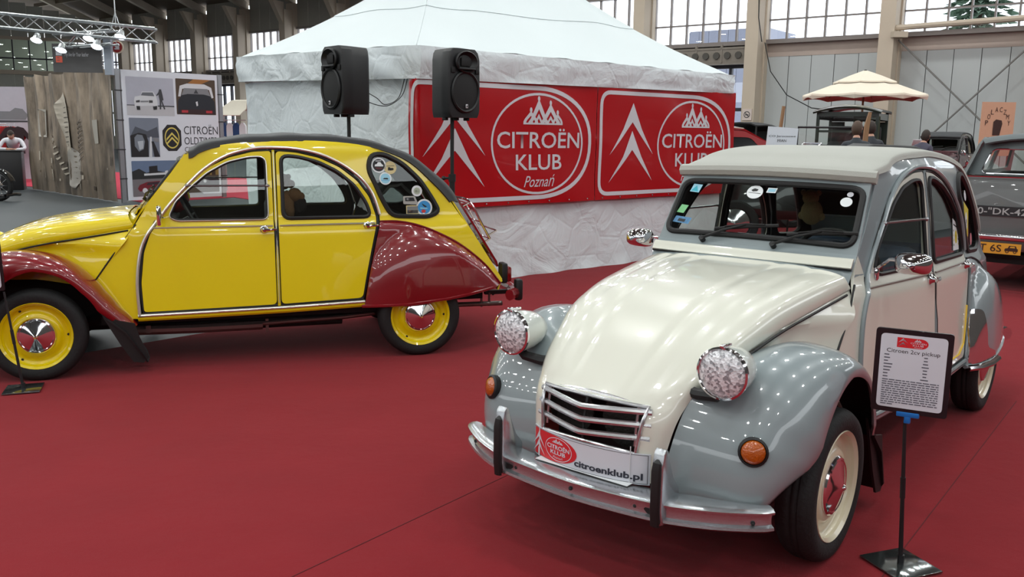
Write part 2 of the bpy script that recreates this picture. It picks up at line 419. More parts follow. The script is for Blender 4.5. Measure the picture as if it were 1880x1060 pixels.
# end wall of the hall on the left
K = HP(-42.8, 0); EL = Vector((-.905, -.425, 0)).normalized(); EN = Vector((-EL.y, EL.x, 0)) * 1.0
if EN.y > 0: EN = -EN
def EP(s, t, z): p = K + EL * s + EN * t; return Vector((p.x, p.y, z))
def ebox(mb, s0, s1, t0, t1, z0, z1, mi=0):
    vs = [EP(s, t, z) for s in (s0, s1) for t in (t0, t1) for z in (z0, z1)]
    return mb.add(vs, [(0, 1, 3, 2), (4, 6, 7, 5), (0, 4, 5, 1), (2, 3, 7, 6), (0, 2, 6, 4), (1, 5, 7, 3)], mi)
ew = empty('wall_left'); ew['kind'] = 'structure'; we = empty('window_2'); we['kind'] = 'structure'
wp_ = mat('end_wall_panel', (178, 178, 168), .7, var=.06); mb = MB()
for k in range(26):
    s0, s1 = k * 1.0 + .3, k * 1.0 + 1.28; zt = 8.5 + .19 * (k + .5) * 1.0
    mb = MB(); ebox(mb, s0, s1, -.05, .05, 7.45, zt); link('end_panel', mb, wp_, ew, False)
    mb = MB(); ebox(mb, s0, s1, -.05, .05, 0, 5.0); link('end_panel', mb, wp_, ew, False)
    for z0, z1 in ((5.3, 6.05), (6.1, 7.3)):
        mb = MB(); ebox(mb, s0 + .02, s1 - .02, -.01, .01, z0, z1); link('pane', mb, PANED if k > 3 else PANE, we, False)
mb = MB()
for k in range(27): ebox(mb, k + .24, k + .32, -.06, .1, 5.0, 7.5)
ebox(mb, 0, 26.4, -.05, .1, 6.03, 6.12); link('window_frame', mb, STEELD, we, False)
mb = MB(); ebox(mb, 0, 26.4, -.1, .3, 5.0, 5.28); ebox(mb, 0, 26.4, -.1, .3, 7.3, 7.5); link('window_ledge', mb, CONC, ew, False)
mb = MB(); ebox(mb, 0, 26.4, -.1, -.3, 4.2, 7.5, 0); 
# dim annex behind the smoked end windows
mb = MB(); ebox(mb, 3.5, 26.4, -7, -7.2, 0, 8.0); link('annex_wall', mb, mat('annex_wall', (205, 212, 202), .8, var=.2, scale=.7), ew, False)
# roof
mb = MB(); mb.add([HP(-64, -.6, ZE + .75), HP(30, -.6, ZE + .75), HP(30, 30, ZE + .9 + .38 * 30), HP(-64, 30, ZE + .9 + .38 * 30), HP(30, 62, ZE + .8), HP(-64, 62, ZE + .8)], [(0, 1, 2, 3), (3, 2, 4, 5)])
ceil_ = struct('ceiling', mb, ROOFM)
mb = MB()
for t in (3, 7, 11, 15, 19, 23): mb.add([HP(s, t + a, ZE + .62 + .38 * t + h) for s in (-50, 29) for a in (-.07, .07) for h in (-.05, .2)], [(0, 1, 3, 2), (4, 6, 7, 5), (0, 4, 5, 1), (2, 3, 7, 6), (0, 2, 6, 4), (1, 5, 7, 3)])
link('purlin', mb, mat('purlin', (120, 108, 94), .8), ceil_, False)
WALLD = mat('dark_far_wall', (84, 80, 76), .7, var=.15, scale=.5)
# the rest of the hall, behind and beside the camera: plain walls with window bands like the far ones
mb = MB(); wbox(mb, 29.6, 29.8, -.5, 62, 0, 5.2); wbox(mb, 29.6, 29.8, -.5, 62, 7.4, 20); struct('wall_right', mb, WALLD)
mb = MB(); wbox(mb, -64, 30, 61.8, 62, 0, 5.2); wbox(mb, -64, 30, 61.8, 62, 7.4, 9.2); struct('wall_front', mb, WALLD)
mb = MB(); wbox(mb, -64, -63.8, -.5, 62, 0, 5.2); wbox(mb, -64, -63.8, -.5, 62, 7.4, 20); struct('wall_end', mb, WALLD)
# outside, seen through the windows: a low building and a spruce
def out_p(s, t, z): return HP(s, -t, z)
bl = MB(); 
for a in range(8): wbox(bl, -6.0 + a * .6, -5.42 + a * .6, -14.0, -14.1, 0, 7.45)
wbox(bl, -6.1, -1.2, -14.1, -18, 0, 7.4); tag(link('shed', bl, mat('shed_cladding', (120, 124, 138), .6, var=.1), None, False), 'grey clad building outside behind the tall windows above the tent', 'building')

tr = thing('spruce', 'dark green spruce outside behind the windows at top right', 'tree', tuple(HP(9.3, -13.8)))
mb = MB(); mb.cyl((0, 0, 0), (0, 0, 12), .22, 8, r2=.03); link('trunk', mb, mat('bark', (70, 56, 46), .9), tr)
rs = random.Random(5); mb = MB()
for lv in range(26):
    z = 2.0 + lv * .40; R_ = 2.9 * (1 - lv / 28) + .15
    for k in range(13):
        a = rs.uniform(0, 2 * PI); L_ = R_ * rs.uniform(.75, 1.05); d = Vector((math.cos(a), math.sin(a), 0)); sd = Vector((-d.y, d.x, 0))
        for q in range(6):
            c = d * (L_ * (q + .5) / 6) + Vector((0, 0, z - .35 * L_ * ((q + 1) / 6) ** 1.5 + rs.uniform(-.08, .08))); w = .34 * (1 - q / 8)
            mb.add([c - d * .25, c + sd * w, c + d * .42 + Vector((0, 0, -.12)), c - sd * w, c + Vector((0, 0, -.16))], [(0, 1, 2), (0, 2, 3), (0, 4, 1), (4, 2, 1), (4, 3, 2), (0, 3, 4)])
o = link('foliage', mb, mat('spruce_green', (74, 96, 78), .8, var=.3), tr, False); o['kind'] = 'stuff'
# ---------------------------------------------------------------- the small rounded economy cars
def hw(x, z):
    b = interp(-x, [.3, .55, .81, 1.45, 2.1, 2.6, 2.95], [.44, .478, .504, .56, .56, .53, .50])
    return b + interp(z, [.35, .90, .95, .98, 1.2, 1.44, 1.56], [.085, .035, .01, 0, -.025, -.07, -.16])
def hwg(x, z): return hw(x, z) if z > 1.0 else hw(x, 1.0) + (1.0 - z) * .11
DARK = mat('dark_underbody', (14, 13, 13), 0.8, var=0.2)
GLASS = glass('car_glass', (250, 253, 251))
TRIMC = mat('bright_trim', (225, 222, 214), .28, .85, var=.02)
GLASS2 = glass('car_glass_rear', (215, 220, 218))
LENS = None
def lens_mat():
    m = bpy.data.materials.new('ribbed_lens'); m.use_nodes = True; nt = m.node_tree; N = nt.nodes; L = nt.links
    b = N['Principled BSDF']; b.inputs['Metallic'].default_value = .12; b.inputs['Roughness'].default_value = .25
    tc = N.new('ShaderNodeTexCoord'); vo = N.new('ShaderNodeTexVoronoi'); vo.inputs['Scale'].default_value = 110; L.new(tc.outputs['Object'], vo.inputs[0])
    r = N.new('ShaderNodeValToRGB'); r.color_ramp.elements[0].position = .15; r.color_ramp.elements[0].color = (.30, .31, .33, 1); r.color_ramp.elements[1].position = .7; r.color_ramp.elements[1].color = (.85, .87, .9, 1)
    se = N.new('ShaderNodeSeparateColor'); L.new(vo.outputs['Color'], se.inputs[0]); L.new(se.outputs[0], r.inputs[0]); L.new(r.outputs[0], b.inputs['Base Color'])
    bp = N.new('ShaderNodeBump'); bp.inputs['Strength'].default_value = .6; bp.inputs['Distance'].default_value = .003; L.new(vo.outputs['Distance'], bp.inputs['Height']); L.new(bp.outputs[0], b.inputs['Normal'])
    b.inputs['Coat Weight'].default_value = 1; return m
LENS = lens_mat()
AMBER = mat('amber_lens', (176, 82, 4), 0.15, coat=1.0, var=0.25, scale=120, bump=0.4, bscale=150)
REDLENS = mat('red_lens', (120, 6, 10), 0.15, coat=1.0, var=0.2, scale=120)

RC = ([-8, 0, 23, 45, 58, 75, 90, 105, 120, 135, 150, 165, 178], [.50, .535, .55, .56, .555, .53, .507, .493, .475, .46, .46, .49, .57])
RL = ([-3, 5, 13, 21, 31, 56, 77, 91, 115, 135, 159, 174, 178], [.485, .455, .415, .365, .33, .36, .395, .415, .405, .385, .39, .45, .54])
HOOD = [((-.53, 1.012), (-.575, .487, .93)), ((-.30, .995), (-.31, .46, .885)), ((0, .95), (-.03, .435, .84)), ((.2, .885), (.17, .41, .79)),
        ((.36, .80), (.30, .375, .735)), ((.50, .70), (.42, .34, .68)), ((.60, .625), (.49, .315, .61)), ((.645, .57), (.535, .30, .545)),
        ((.655, .50), (.56, .285, .46)), ((.662, .42), (.572, .275, .40)), ((.665, .345), (.58, .27, .34))]
HC = cr([h[0] for h in HOOD], 10); HE = cr([h[1] for h in HOOD], 10)
def hood_p(i, t, off=0.0):
    v = i / 10; c, e = HC[i], HE[i]; k = interp(v, [0, 3, 6, 10], [3.6, 3.0, 1.9, 1.75]); a = abs(t)
    g = max(0.0, 1 - a ** k) ** (1 / k)
    x = e[0] + (c[0] - e[0]) * g; z = e[2] + (c[1] - e[2]) * g; y = e[1] * t
    rib = 0.0
    if v < 6.2:
        w = min(1, (6.2 - v) / 1.5)
        for q in (.36, .66): rib += .008 * w * (1 / (1 + math.exp(-(a - q) / .012)) - 1 / (1 + math.exp(-(a - q - .05) / .02)))
        z -= rib
    return Vector((x, y, z)) + Vector((off * .9, 0, off * .5))

def car_2cv(name, label, loc, yaw, P, tilt=(0, 0)):
    root = thing(name, label, 'car', loc, yaw)
    body, doorm, hoodm, fend, roofm, trim = P['body'], P['door'], P['hood'], P['fender'], P['roof'], P['trim']
    def T(p): return Vector((p[0], p[1], p[2] + tilt[0] + tilt[1] * p[0]))
    def part(n, mb, mats, parent=root, angle=35, lbl=None, flip=True):
        mb.v = [T(v) for v in mb.v]
        o = link(n, mb, mats, parent, True, angle, flip)
        if lbl: o['label'] = lbl
        return o
    hx = P.get('header_x', -.90)
    # ---- wheels: tyre > rim, hubcap
    def wheel(x, s):
        cz = .288; mb = MB(); y0 = s * .625
        prof = [(.198, -.055), (.215, -.066), (.245, -.071), (.268, -.066), (.281, -.05), (.2875, -.03), (.2875, -.012), (.283, -.008), (.283, -.004), (.2875, 0), (.2875, .012), (.283, .016), (.283, .02), (.2875, .024), (.2865, .036), (.281, .05), (.268, .066), (.245, .071), (.215, .066), (.198, .055)]
        Tm = Matrix.Translation((x, y0, cz)) @ Matrix.Diagonal((1, s, 1, 1))
        mb.lathe(prof, 56, 0, Tm, 'y', closed=True); ty = link('tyre', mb, TYRE, root, True, 50)
        mb = MB(); prof = [(.188, .02), (.193, .055), (.207, .066), (.2095, .062), (.205, .055), (.196, .050), (.192, .045), (.186, .030), (.175, .024), (.160, .020), (.148, .024), (.140, .036), (.130, .044), (.112, .046), (.02, .046), (.02, -.03), (.185, -.03), (.188, .02)]
        mb.lathe([(r, h) for r, h in prof[:-1]], 48, 0, Tm, 'y', closed=True)
        link('rim', mb, P['rim'], ty, True, 40)
        if True:
            mb = MB()
            for k in range(3):
                a = k * 2 * PI / 3 + .5
                mb.cyl((math.sin(a) * .175, .022, math.cos(a) * .175), (math.sin(a) * .175, .027, math.cos(a) * .175), .008, 8, 0, Tm)
            link('rim_slot', mb, RUBBER, ty, False)
        mb = MB(); prof = [(.112, .044), (.112, .050), (.106, .057), (.098, .060), (.094, .058), (.088, .060), (.06, .068), (.03, .077), (.012, .083), (.010, .087), (.006, .091), (.0001, .092)]
        mb.lathe(prof, 40, 0, Tm, 'y'); link('hubcap', mb, CHROME, ty, True, 18)
        return ty
    for x in (0, -2.4):
        for s in (1, -1): wheel(x, s)
    # ---- floor pan and underbody
    mb = MB(); mb.box((-1.45, 0, .325), (2.2, 1.02, .05), 0); mb.box((-.05, 0, .43), (.9, .46, .34), 0, bev=.04); mb.box((-2.55, 0, .48), (.75, .86, .28), 0)
    mb.box((-1.2, 0, .25), (3.0, .34, .1), 0)
    for s in (1, -1):
        mb.cyl((0, 0, .28), (0, s * .60, .285), .03, 10); mb.cyl((-2.4, 0, .28), (-2.4, s * .60, .285), .035, 10)
        mb.tube([(-.3, s * .27, .30), (-.1, s * .42, .27), (0, s * .52, .285)], .035, 8); mb.tube([(-1.9, s * .27, .30), (-2.2, s * .42, .27), (-2.4, s * .52, .285)], .035, 8)
        mb.cyl((-.5, s * .33, .24), (-1.9, s * .33, .24), .055, 12)
    part('floor_pan', mb, DARK)
    # inner wheel housings
    for s in (1, -1):
        for c_, d_ in (((-.04, s * .27, .46), (.80, .02, .42)), ((-.40, s * .40, .52), (.02, .22, .34)), ((-2.40, s * .46, .55), (.70, .02, .38)), ((-2.0, s * .5, .62), (.02, .14, .42))):
            mb = MB(); mb.box(c_, d_); part('wheel_housing', mb, DARK)
    # exhaust
    mb = MB(); mb.tube([(-.45, .40, .235), (-.9, .40, .225), (-1.35, .40, .225)], .035, 10); mb.tube([(-1.35, .40, .235), (-1.9, .40, .25), (-2.45, .40, .29), (-2.75, .42, .30), (-3.08, .42, .295)], .018, 10)
    mb.box((-1.38, .40, .22), (.02, .02, .09)); mb.box((-2.98, .42, .33), (.012, .02, .1)); mb.box((-2.92, .42, .33), (.012, .02, .11)); mb.box((-.62, .42, .24), (.03, .03, .05))
    part('exhaust_pipe', mb, mat('exhaust_metal', (120, 112, 108), .35, .8))
    # ---- body sides (upper frame + tail) and cowl sides
    aper = [(-.585, .345), (-.58, .57), (-.605, .76), (-.65, .875), (-.72, .97), (-.80, 1.075), (-.90, 1.185), (-1.02, 1.30), (-1.16, 1.385), (-1.32, 1.43), (-1.45, 1.438),
            (-1.60, 1.43), (-1.76, 1.395), (-1.90, 1.33), (-2.02, 1.24), (-2.10, 1.13), (-2.145, .99), (-2.145, .93), (-2.10, .75), (-2.06, .57), (-2.03, .385)]
    quarter = rnd([(-2.075, 1.30), (-2.10, 1.395), (-2.19, 1.40), (-2.32, 1.335), (-2.44, 1.22), (-2.52, 1.10), (-2.575, 1.0), (-2.50, .965), (-2.23, .975), (-2.17, 1.08)], .05)
    top = [(-.66, 1.065), (-.885, 1.37), (-.95, 1.415), (-1.10, 1.46), (-1.25, 1.482), (-1.50, 1.495), (-1.73, 1.50), (-2.04, 1.475), (-2.24, 1.42), (-2.39, 1.34), (-2.55, 1.19), (-2.65, 1.08), (-2.85, .79), (-3.035, .49), (-2.97, .44), (-2.10, .44), (-2.05, .36), (-2.03, .36)]
    up = [(-.66, 1.065)] + top[1:]
    # outer outline: A pillar up, along rail, down tail, back along the door aperture
    outl = [(-.60, .955)] + up + [a for a in reversed(aper)][:-4]
    outl = [p for p in outl]
    for s in (1, -1):
        mb = MB(); sheet(mb, outl, [quarter], hw, .014, .045, s, 0, 1); o = part('body_side', mb, [body, trim])
        # roll the tail tip inwards slightly is ignored; sill
        cow = [(-.59, .34), (-.515, .345), (-.43, .45), (-.33, .60), (-.585, .945), (-.655, 1.06), (-.705, .98), (-.645, .87), (-.597, .755), (-.57, .57), (-.575, .36)]
        mb = MB(); sheet(mb, cow, [], lambda x, z: hw(x, z) + .001, .012, .04, s, 0, 1); part('cowl_side', mb, [P['cowl'], trim])
        qp = MB(); sheet(qp, offset_poly(quarter, .012), [], lambda x, z: hwg(x, z) - .007, .003, .06, s); part('quarter_window', qp, P.get('qglass', GLASS))
        qr = MB(); qr.tube([(x, s * (hw(x, z) + .001), z) for x, z in quarter], .017, 6, closed=True); part('quarter_window_seal', qr, RUBBER)
        # sill
        sb = MB(); sb.tube([(x, s * (hw(x, .36) - .018), .345 + (-x - .58) * .028) for x in (-.575, -1.0, -1.5, -2.02)], .026, 10); so = part('sill', sb, body)
        sb = MB(); sb.tube([(x, s * (hw(x, .36) + .006), .362 + (-x - .58) * .028) for x in (-.575, -1.0, -1.5, -2.02)], .011, 8); part('sill_trim', sb, TRIMC if P['chrome'] else body, so)
        # door aperture trim
        path = [(-.585, .36)] + aper[1:17]
        tb = MB(); tb.tube([(x, s * (hw(x, z) + .008), z) for x, z in cr(path, 4)], .011, 8); part('aperture_trim', tb, TRIMC if P['chrome'] else body)
        # doors
        fd = [(-.612, .385), (-.605, .57), (-.63, .77), (-.672, .885), (-.745, .985), (-.83, 1.10), (-.925, 1.205), (-1.04, 1.305), (-1.17, 1.37), (-1.32, 1.408), (-1.437, 1.415), (-1.437, .41)]
        rd = [(-1.468, .411), (-1.468, 1.414), (-1.60, 1.405), (-1.75, 1.37), (-1.88, 1.31), (-1.995, 1.22), (-2.075, 1.11), (-2.118, .98), (-2.117, .93), (-2.075, .75), (-2.035, .57), (-2.008, .428)]
        fwin = rnd([(-.79, .99), (-.835, 1.085), (-.925, 1.175), (-1.035, 1.27), (-1.16, 1.34), (-1.29, 1.372), (-1.40, 1.378), (-1.402, .972), (-.84, .968)], [.03, .02, .03, .03, .03, .03, .05, .04, .05])
        rwin = rnd([(-1.50, .972), (-1.50, 1.385), (-1.60, 1.38), (-1.74, 1.345), (-1.87, 1.28), (-1.98, 1.185), (-2.055, 1.07), (-2.085, .975)], [.05, .06, .04, .04, .04, .04, .04, .05])
        bar = [(-.61, .36)] + fd + [(-.612, .385)]
        sl = MB(); sl.tube([(x, s * (hw(x, z) - .004), z) for x, z in resample(offset_poly(fd, .008), .05)], .011, 6, closed=True); sl.tube([(x, s * (hw(x, z) - .004), z) for x, z in resample(offset_poly(rd, .008), .05)], .011, 6, closed=True)
        part('door_seal', sl, RUBBER)
        for nm, pl, wn in (('front_door', fd, fwin), ('rear_door', rd, rwin)):
            mb = MB(); pr = rnd(pl, .03) if nm == 'rear_door' else rnd(pl, [.02] * 10 + [.02, .03])
            sheet(mb, pr, [wn], lambda x, z: hw(x, z) + .007, .02, .04, s, 0, 1); d = part(nm, mb, [doorm, trim])
            g = MB(); sheet(g, offset_poly(wn, .008), [], lambda x, z: hwg(x, z) - .003, .003, .07, s); part('door_window', g, GLASS if nm == 'front_door' else P.get('rglass', GLASS), d)
            g = MB(); g.tube([(x, s * (hw(x, z) + .007), z) for x, z in wn], .010 if nm == 'front_door' else .014, 6, closed=True); part('window_seal', g, RUBBER, d)
            if P['chrome'] and nm == 'front_door':
                g = MB(); g.tube([(x, s * (hw(x, z) + .013), z) for x, z in offset_poly(wn, .004)], .005, 6, closed=True); part('window_trim', g, TRIMC, d)
            bm_ = MB(); xs = (-.675, -1.05, -1.43) if nm == 'front_door' else (-1.475, -1.8, -2.11)
            bm_.tube([(x, s * (hw(x, .925) + .009), .922 + .012 * (-x - .7) / 1.4) for x in xs], .006, 6, flat=.9); part('belt_moulding', bm_, TRIMC if P['chrome'] else P.get('belt', body), d)
            # handle
            hxp = -1.375 if nm == 'front_door' else -2.055; hz = .905 if nm == 'front_door' else .918
            hb = MB(); y = hw(hxp, hz) + .006
            hb.lathe([(.001, 0), (.027, 0), (.027, .006), (.018, .014), (.012, .03), (.014, .036), (.001, .038)], 16, 0, Matrix.Translation((hxp, s * y, hz)) @ Matrix.Diagonal((1, s, 1, 1)), 'y')
            hb.tube([(hxp + .012, s * (y + .034), hz), (hxp - .03, s * (y + .036), hz + .001), (hxp - .075, s * (y + .028), hz + .003)], [.009, .010, .006], 8); part('door_handle', hb, CHROME, d)
            if nm == 'front_door':
                fb = MB(); zb = 1.19; fb.tube([(-.895, s * (hw(-.9, zb) + .012), zb), (-1.12, s * (hw(-1.1, zb) + .012), zb), (-1.42, s * (hw(-1.42, zb) + .012), zb)], .0055, 6)
                for xx in (-.905, -1.405): fb.sphere((xx, s * (hw(xx, zb) + .012), zb), .012, 8)
                part('window_hinge_bar', fb, mat('dull_steel', (150, 150, 152), .3, .9), d)
        pb = MB(); pb.tube([(-1.4525, s * (hw(-1.45, z) + .004), z) for z in (.40, .7, .95, 1.1, 1.25, 1.42)], .010, 6); part('centre_pillar', pb, body)
        pb = MB(); pb.tube([(-1.4525, s * (hw(-1.45, z) + .012), z) for z in (.42, .7, .95, 1.1, 1.25, 1.41)], .004, 6); part('pillar_trim', pb, TRIMC if P['chrome'] else RUBBER)
        # front fender
        G = []; G_l = []
        for ia in range(0, 63):
            a = -2.5 + ia * 2.912; ar = math.radians(a); rc = interp(a, *RC); rl = interp(a, *RL)
            yi = interp(a, [0, 40, 70, 120, 150, 178], [.27, .32, .40, .44, .47, .50]); yc = interp(a, [0, 60, 120, 178], [.485, .50, .515, .55]); yo = interp(a, [-3, 6, 14, 24, 38, 120, 160, 178], [.585, .625, .66, .695, .715, .715, .695, .655])
            row = []
            for j in range(5):
                q = j / 5; y = lerp(yi, yc, q); row.append((y, rc + interp(a, [0, 35, 62], [.035, .03, -.035]) * (1 - q) ** 1.5))
            for j in range(9):
                f = j / 8 * PI / 2; row.append((yc + (yo - yc) * math.sin(f), rl + (rc - rl) * math.cos(f) ** .9 if math.cos(f) > 1e-6 else rl))
            row.append((yo - .004, rl - .010))
            G.append([(math.cos(ar) * r, s * y, .288 + math.sin(ar) * r) for y, r in row])
        mb = MB(); grid_surface(mb, G, 0, -.010 * s, 1); fo = part('front_fender', mb, [fend, DARK], angle=60)
        # mud flap
        mf = MB(); mf.add([(-.40, s * .50, .36), (-.40, s * .685, .37), (-.50, s * .50, .30), (-.50, s * .69, .28), (-.60, s * .51, .12), (-.60, s * .68, .11), (-.615, s * .53, .075), (-.615, s * .66, .075)], [(0, 1, 3, 2), (2, 3, 5, 4), (4, 5, 7, 6)])
        base = list(mf.v); mf.add([v + Vector((-.012, 0, 0)) for v in base], [(2, 3, 1, 0), (4, 5, 3, 2), (6, 7, 5, 4)]); mf.add([base[i] for i in (0, 2, 4, 6)] + [base[i] + Vector((-.012, 0, 0)) for i in (0, 2, 4, 6)], [(0, 1, 5, 4), (1, 2, 6, 5), (2, 3, 7, 6)]); mf.add([base[i] for i in (1, 3, 5, 7)] + [base[i] + Vector((-.012, 0, 0)) for i in (1, 3, 5, 7)], [(0, 1, 5, 4), (1, 2, 6, 5), (2, 3, 7, 6)])
        fp = [(-.345, .455), (-.40, .395), (-.47, .355), (-.56, .335), (-.585, .24), (-.635, .11), (-.60, .075), (-.54, .085), (-.47, .20), (-.41, .32)]
        mf.prism(fp, .010, 0, Matrix.Translation((0, s * .665, 0))); part('mud_flap', mf, RUBBER, fo)
        # side nose panel between hood and fender
        npoly = [(-.595, .935), (-.31, .885), (-.03, .845), (.17, .79), (.30, .735), (.20, .60), (.02, .60), (-.30, .55), (-.33, .592)]
        def fnose(x, z):
            y = interp(-x, [-.3, -.2, 0, .3, .58], [.365, .392, .42, .452, .476]) + .05 * max(0, .85 - z)
            dd = min(1, seg_dist((x, z), (-.33, .592), (-.595, .935)) / .30); ww = (1 - dd) ** 1.5 * min(1, max(0, (.95 - z) / .12)); y = lerp(y, hw(x, z) + .014, ww)
            cz_ = interp(-x, [-.2, .03, .31, .58], [.79, .845, .885, .935]); d = cz_ - z; w = interp(-x, [-.2, .1, .45], [0, .02, .085])
            return y - .012  + (.020 if w > 0 else 0) * math.exp(-((d - w) / (w * .55 + .01)) ** 2) * (1 if x < .15 else 0)
        mb = MB(); sheet(mb, npoly, [], fnose, .01, .025, s); part('nose_side_panel', mb, P['nose'])
        sm = MB(); sm.tube([(x, s * (hw(x, z) + .003), z) for x, z in ((-.335, .60), (-.42, .72), (-.50, .83), (-.588, .945))], .005, 6); part('panel_seam', sm, RUBBER)
        # rear fender
        tc = [(-2.145, .945), (-2.26, .943), (-2.38, .922), (-2.49, .885), (-2.59, .84), (-2.70, .78), (-2.81, .70), (-2.92, .60), (-3.02, .475)]
        tc = [tuple(p) for p in cr(tc, 4)]
        fr = [(-2.145, .945), (-2.12, .85), (-2.085, .70), (-2.055, .57), (-2.02, .385)]
        rp = fr + [(-2.0, .362), (-2.30, .372), (-2.60, .397), (-2.96, .445)] + list(reversed(tc))[:-1]
        def frf(x, z):
            d1 = min(seg_dist((x, z), tc[i], tc[i + 1]) for i in range(len(tc) - 1)); d2 = min(seg_dist((x, z), fr[i], fr[i + 1]) for i in range(len(fr) - 1))
            tgt = interp(-x, [2.0, 2.3, 2.75, 3.0], [.715, .725, .700, .63]); b = hw(x, z) + .006
            rx = .385 if x > -2.42 else .60; e_ = abs((x + 2.42) / rx) ** 2.1 + abs(max(0, z - .40) / .475) ** 2.1; q3 = min(1, min(d1 / .05, 1))
            dome = max(0.0, 1 - e_) ** .60 * q3
            return b + max(0, tgt - b) * dome + .012 * min(1, d1 / .04)
        mb = MB(); sheet(mb, rp, [], frf, .012, .024, s, 0, 1); rf = part('rear_fender', mb, [fend, DARK], angle=60)
        lip = [(-2.0, .37), (-2.30, .38), (-2.60, .405), (-2.95, .452)]
        lb = MB(); lb.tube([(x, s * (frf(x, z + .01) - .002), z) for x, z in resample(lip, .08, False)], .012, 6); part('fender_lip', lb, fend, rf)
        lb = MB(); lb.tube([(x, s * (frf(x, z - .002) + .002), z) for x, z in tc], .005, 6); part('fender_seam', lb, RUBBER if not P['chrome'] else fend, rf)
        if P.get('guard'):
            gpoly = rnd([(-2.03, .37), (-2.055, .60), (-2.09, .68), (-2.17, .67), (-2.19, .58), (-2.20, .46), (-2.33, .42), (-2.35, .375)], .03)
            mb = MB(); sheet(mb, gpoly, [], lambda x, z: frf(x, z) + .006, .008, .025, s)
            mb.tube([(-2.01, s * (frf(-2.02, .39) + .01), .362), (-2.1, s * (frf(-2.1, .39) + .018), .362), (-2.22, s * (frf(-2.22, .39) + .018), .366), (-2.36, s * (frf(-2.36, .40) + .012), .375)], .022, 8, flat=.8)
            part('stone_guard', mb, CHROME, rf)
        # headlight: bowl > lens, rim
        hc = Vector((.50, s * .452, .755)); mb = MB()
        Th = Matrix.Translation(hc) @ Matrix.Rotation(s * .04, 4, 'Z')
        mb.lathe([(.0001, -.17), (.03, -.165), (.055, -.14), (.072, -.10), (.082, -.05), (.086, 0), (.086, .012), (.07, .012)], 32, 0, Th, 'x'); hl = part('headlight', mb, P.get('lampm', fend))
        mb = MB(); mb.lathe([(.086, .008), (.091, .012), (.091, .022), (.084, .026), (.080, .022)], 32, 0, Th, 'x'); mb.box((.02, 0, .094), (.03, .016, .012), 0, Th, .004); mb.box((-.01, 0, .092), (.05, .014, .01), 0, Th, .003); part('headlight_ring', mb, CHROME, hl)
        mb = MB(); mb.lathe([(.082, .02), (.075, .027), (.05, .036), (.02, .041), (.0001, .042)], 32, 0, Th, 'x'); part('headlight_lens', mb, LENS, hl)
        mb = MB(); mb.tube([(.44, s * .27, .655), (.465, s * .34, .652), (.475, s * .415, .66), (.475, s * .445, .685)], [.021, .021, .02, .018], 8); mb.box((.44, s * .30, .655), (.06, .03, .06), 0, None, .01); part('headlight_bracket', mb, RUBBER, hl)
        # indicator
        ang = math.radians(23); ic = Vector((.495, s * .567, .505)); nrm = Vector((.88, s * .42, .18)).normalized()
        R = nrm.to_track_quat('X', 'Z').to_matrix().to_4x4(); Ti = Matrix.Translation(ic) @ R
        mb = MB(); mb.lathe([(.0001, -.05), (.048, -.05), (.050, .006), (.043, .012), (.040, .006)], 24, 0, Ti, 'x'); idc = part('indicator', mb, RUBBER, fo)
        mb = MB(); mb.lathe([(.041, .004), (.039, .012), (.03, .020), (.012, .024), (.0001, .025)], 24, 0, Ti, 'x'); part('indicator_lens', mb, AMBER, fo)
        # mirror
        if P['mirror'] == 'round':
            mc = Vector((-.735, s * .60, 1.02)); mb = MB(); mb.tube([(-.76, s * .515, .985), (-.72, s * .56, .99), tuple(mc)], .007, 8)
            Tm = Matrix.Translation(mc); mb.box((0, 0, -.01), (.028, .10, .13), 0, Tm, .012); part('door_mirror', mb, CHROME)
        else:
            my = s * (hw(-.80, 1.0))
            mb = MB(); mb.box((-.80, my + s * .012, .975), (.035, .03, .06), 0, None, .01); mb.tube([(-.80, my + s * .02, 1.0), (-.79, my + s * .07, 1.045), (-.775, my + s * .19, 1.05)], .008, 8)
            Rm = Matrix.Translation((-.80, my + s * .165, 1.035)) @ Matrix.Rotation(s * .15, 4, 'Z')
            prof = [(-.0, .04)]
            ringR = []
            for q, sc in ((.0, 1.0), (.02, 1.0), (.05, .86), (.075, .6), (.088, .25)):
                ringR.append([(q, sc * .074 * c_, sc * .046 * s_) for k_, c_, s_ in [(k, math.copysign(abs(math.cos(2 * PI * k / 20)) ** .6, math.cos(2 * PI * k / 20)), math.copysign(abs(math.sin(2 * PI * k / 20)) ** .6, math.sin(2 * PI * k / 20))) for k in range(20)]])
            mb.rings(ringR, 0, True, (True, True), Rm); part('door_mirror', mb, CHROME)
    # ---- hood with real grille opening
    NT = 50; ts = [-1 + 2 * j / NT for j in range(NT + 1)]
    def tj(j):
        t = ts[j]; return t
    g0, g1 = 63, 86
    Pm = [[hood_p(i, tj(j)) for j in range(NT + 1)] for i in range(101)]
    ja, jb = 7, NT - 7
    for i in range(101): # skirt
        e = Pm[i][0]; Pm[i].insert(0, e + Vector((0, .012, -.02))); e = Pm[i][-1]; Pm[i].append(e + Vector((0, -.012, -.02)))
    mb = MB(); grid_surface(mb, Pm, 0, .006, 1, drop=lambda i, j: g0 <= i < g1 and ja + 1 <= j < jb + 1)
    hd = part('hood', mb, [hoodm, DARK], angle=50)
    for s in (1, -1):
        mb = MB(); mb.tube([hood_p(i, s * 1.0) + Vector((0, s * .002, -.018)) for i in range(2, 60, 3)], .0055, 6); part('hood_seal', mb, RUBBER)
    mb = MB(); mb.box((.34, 0, .50), (.30, .46, .24)); part('hood_dark_fill', mb, DARK)  # dark box added inside the hood to block the view through the grille
    mb = MB()
    for y in (-.12, .12): mb.lathe([(.0001, .0), (.1, .0), (.1, .01), (.0001, .01)], 20, 0, Matrix.Translation((.555, y, .53)), 'x')
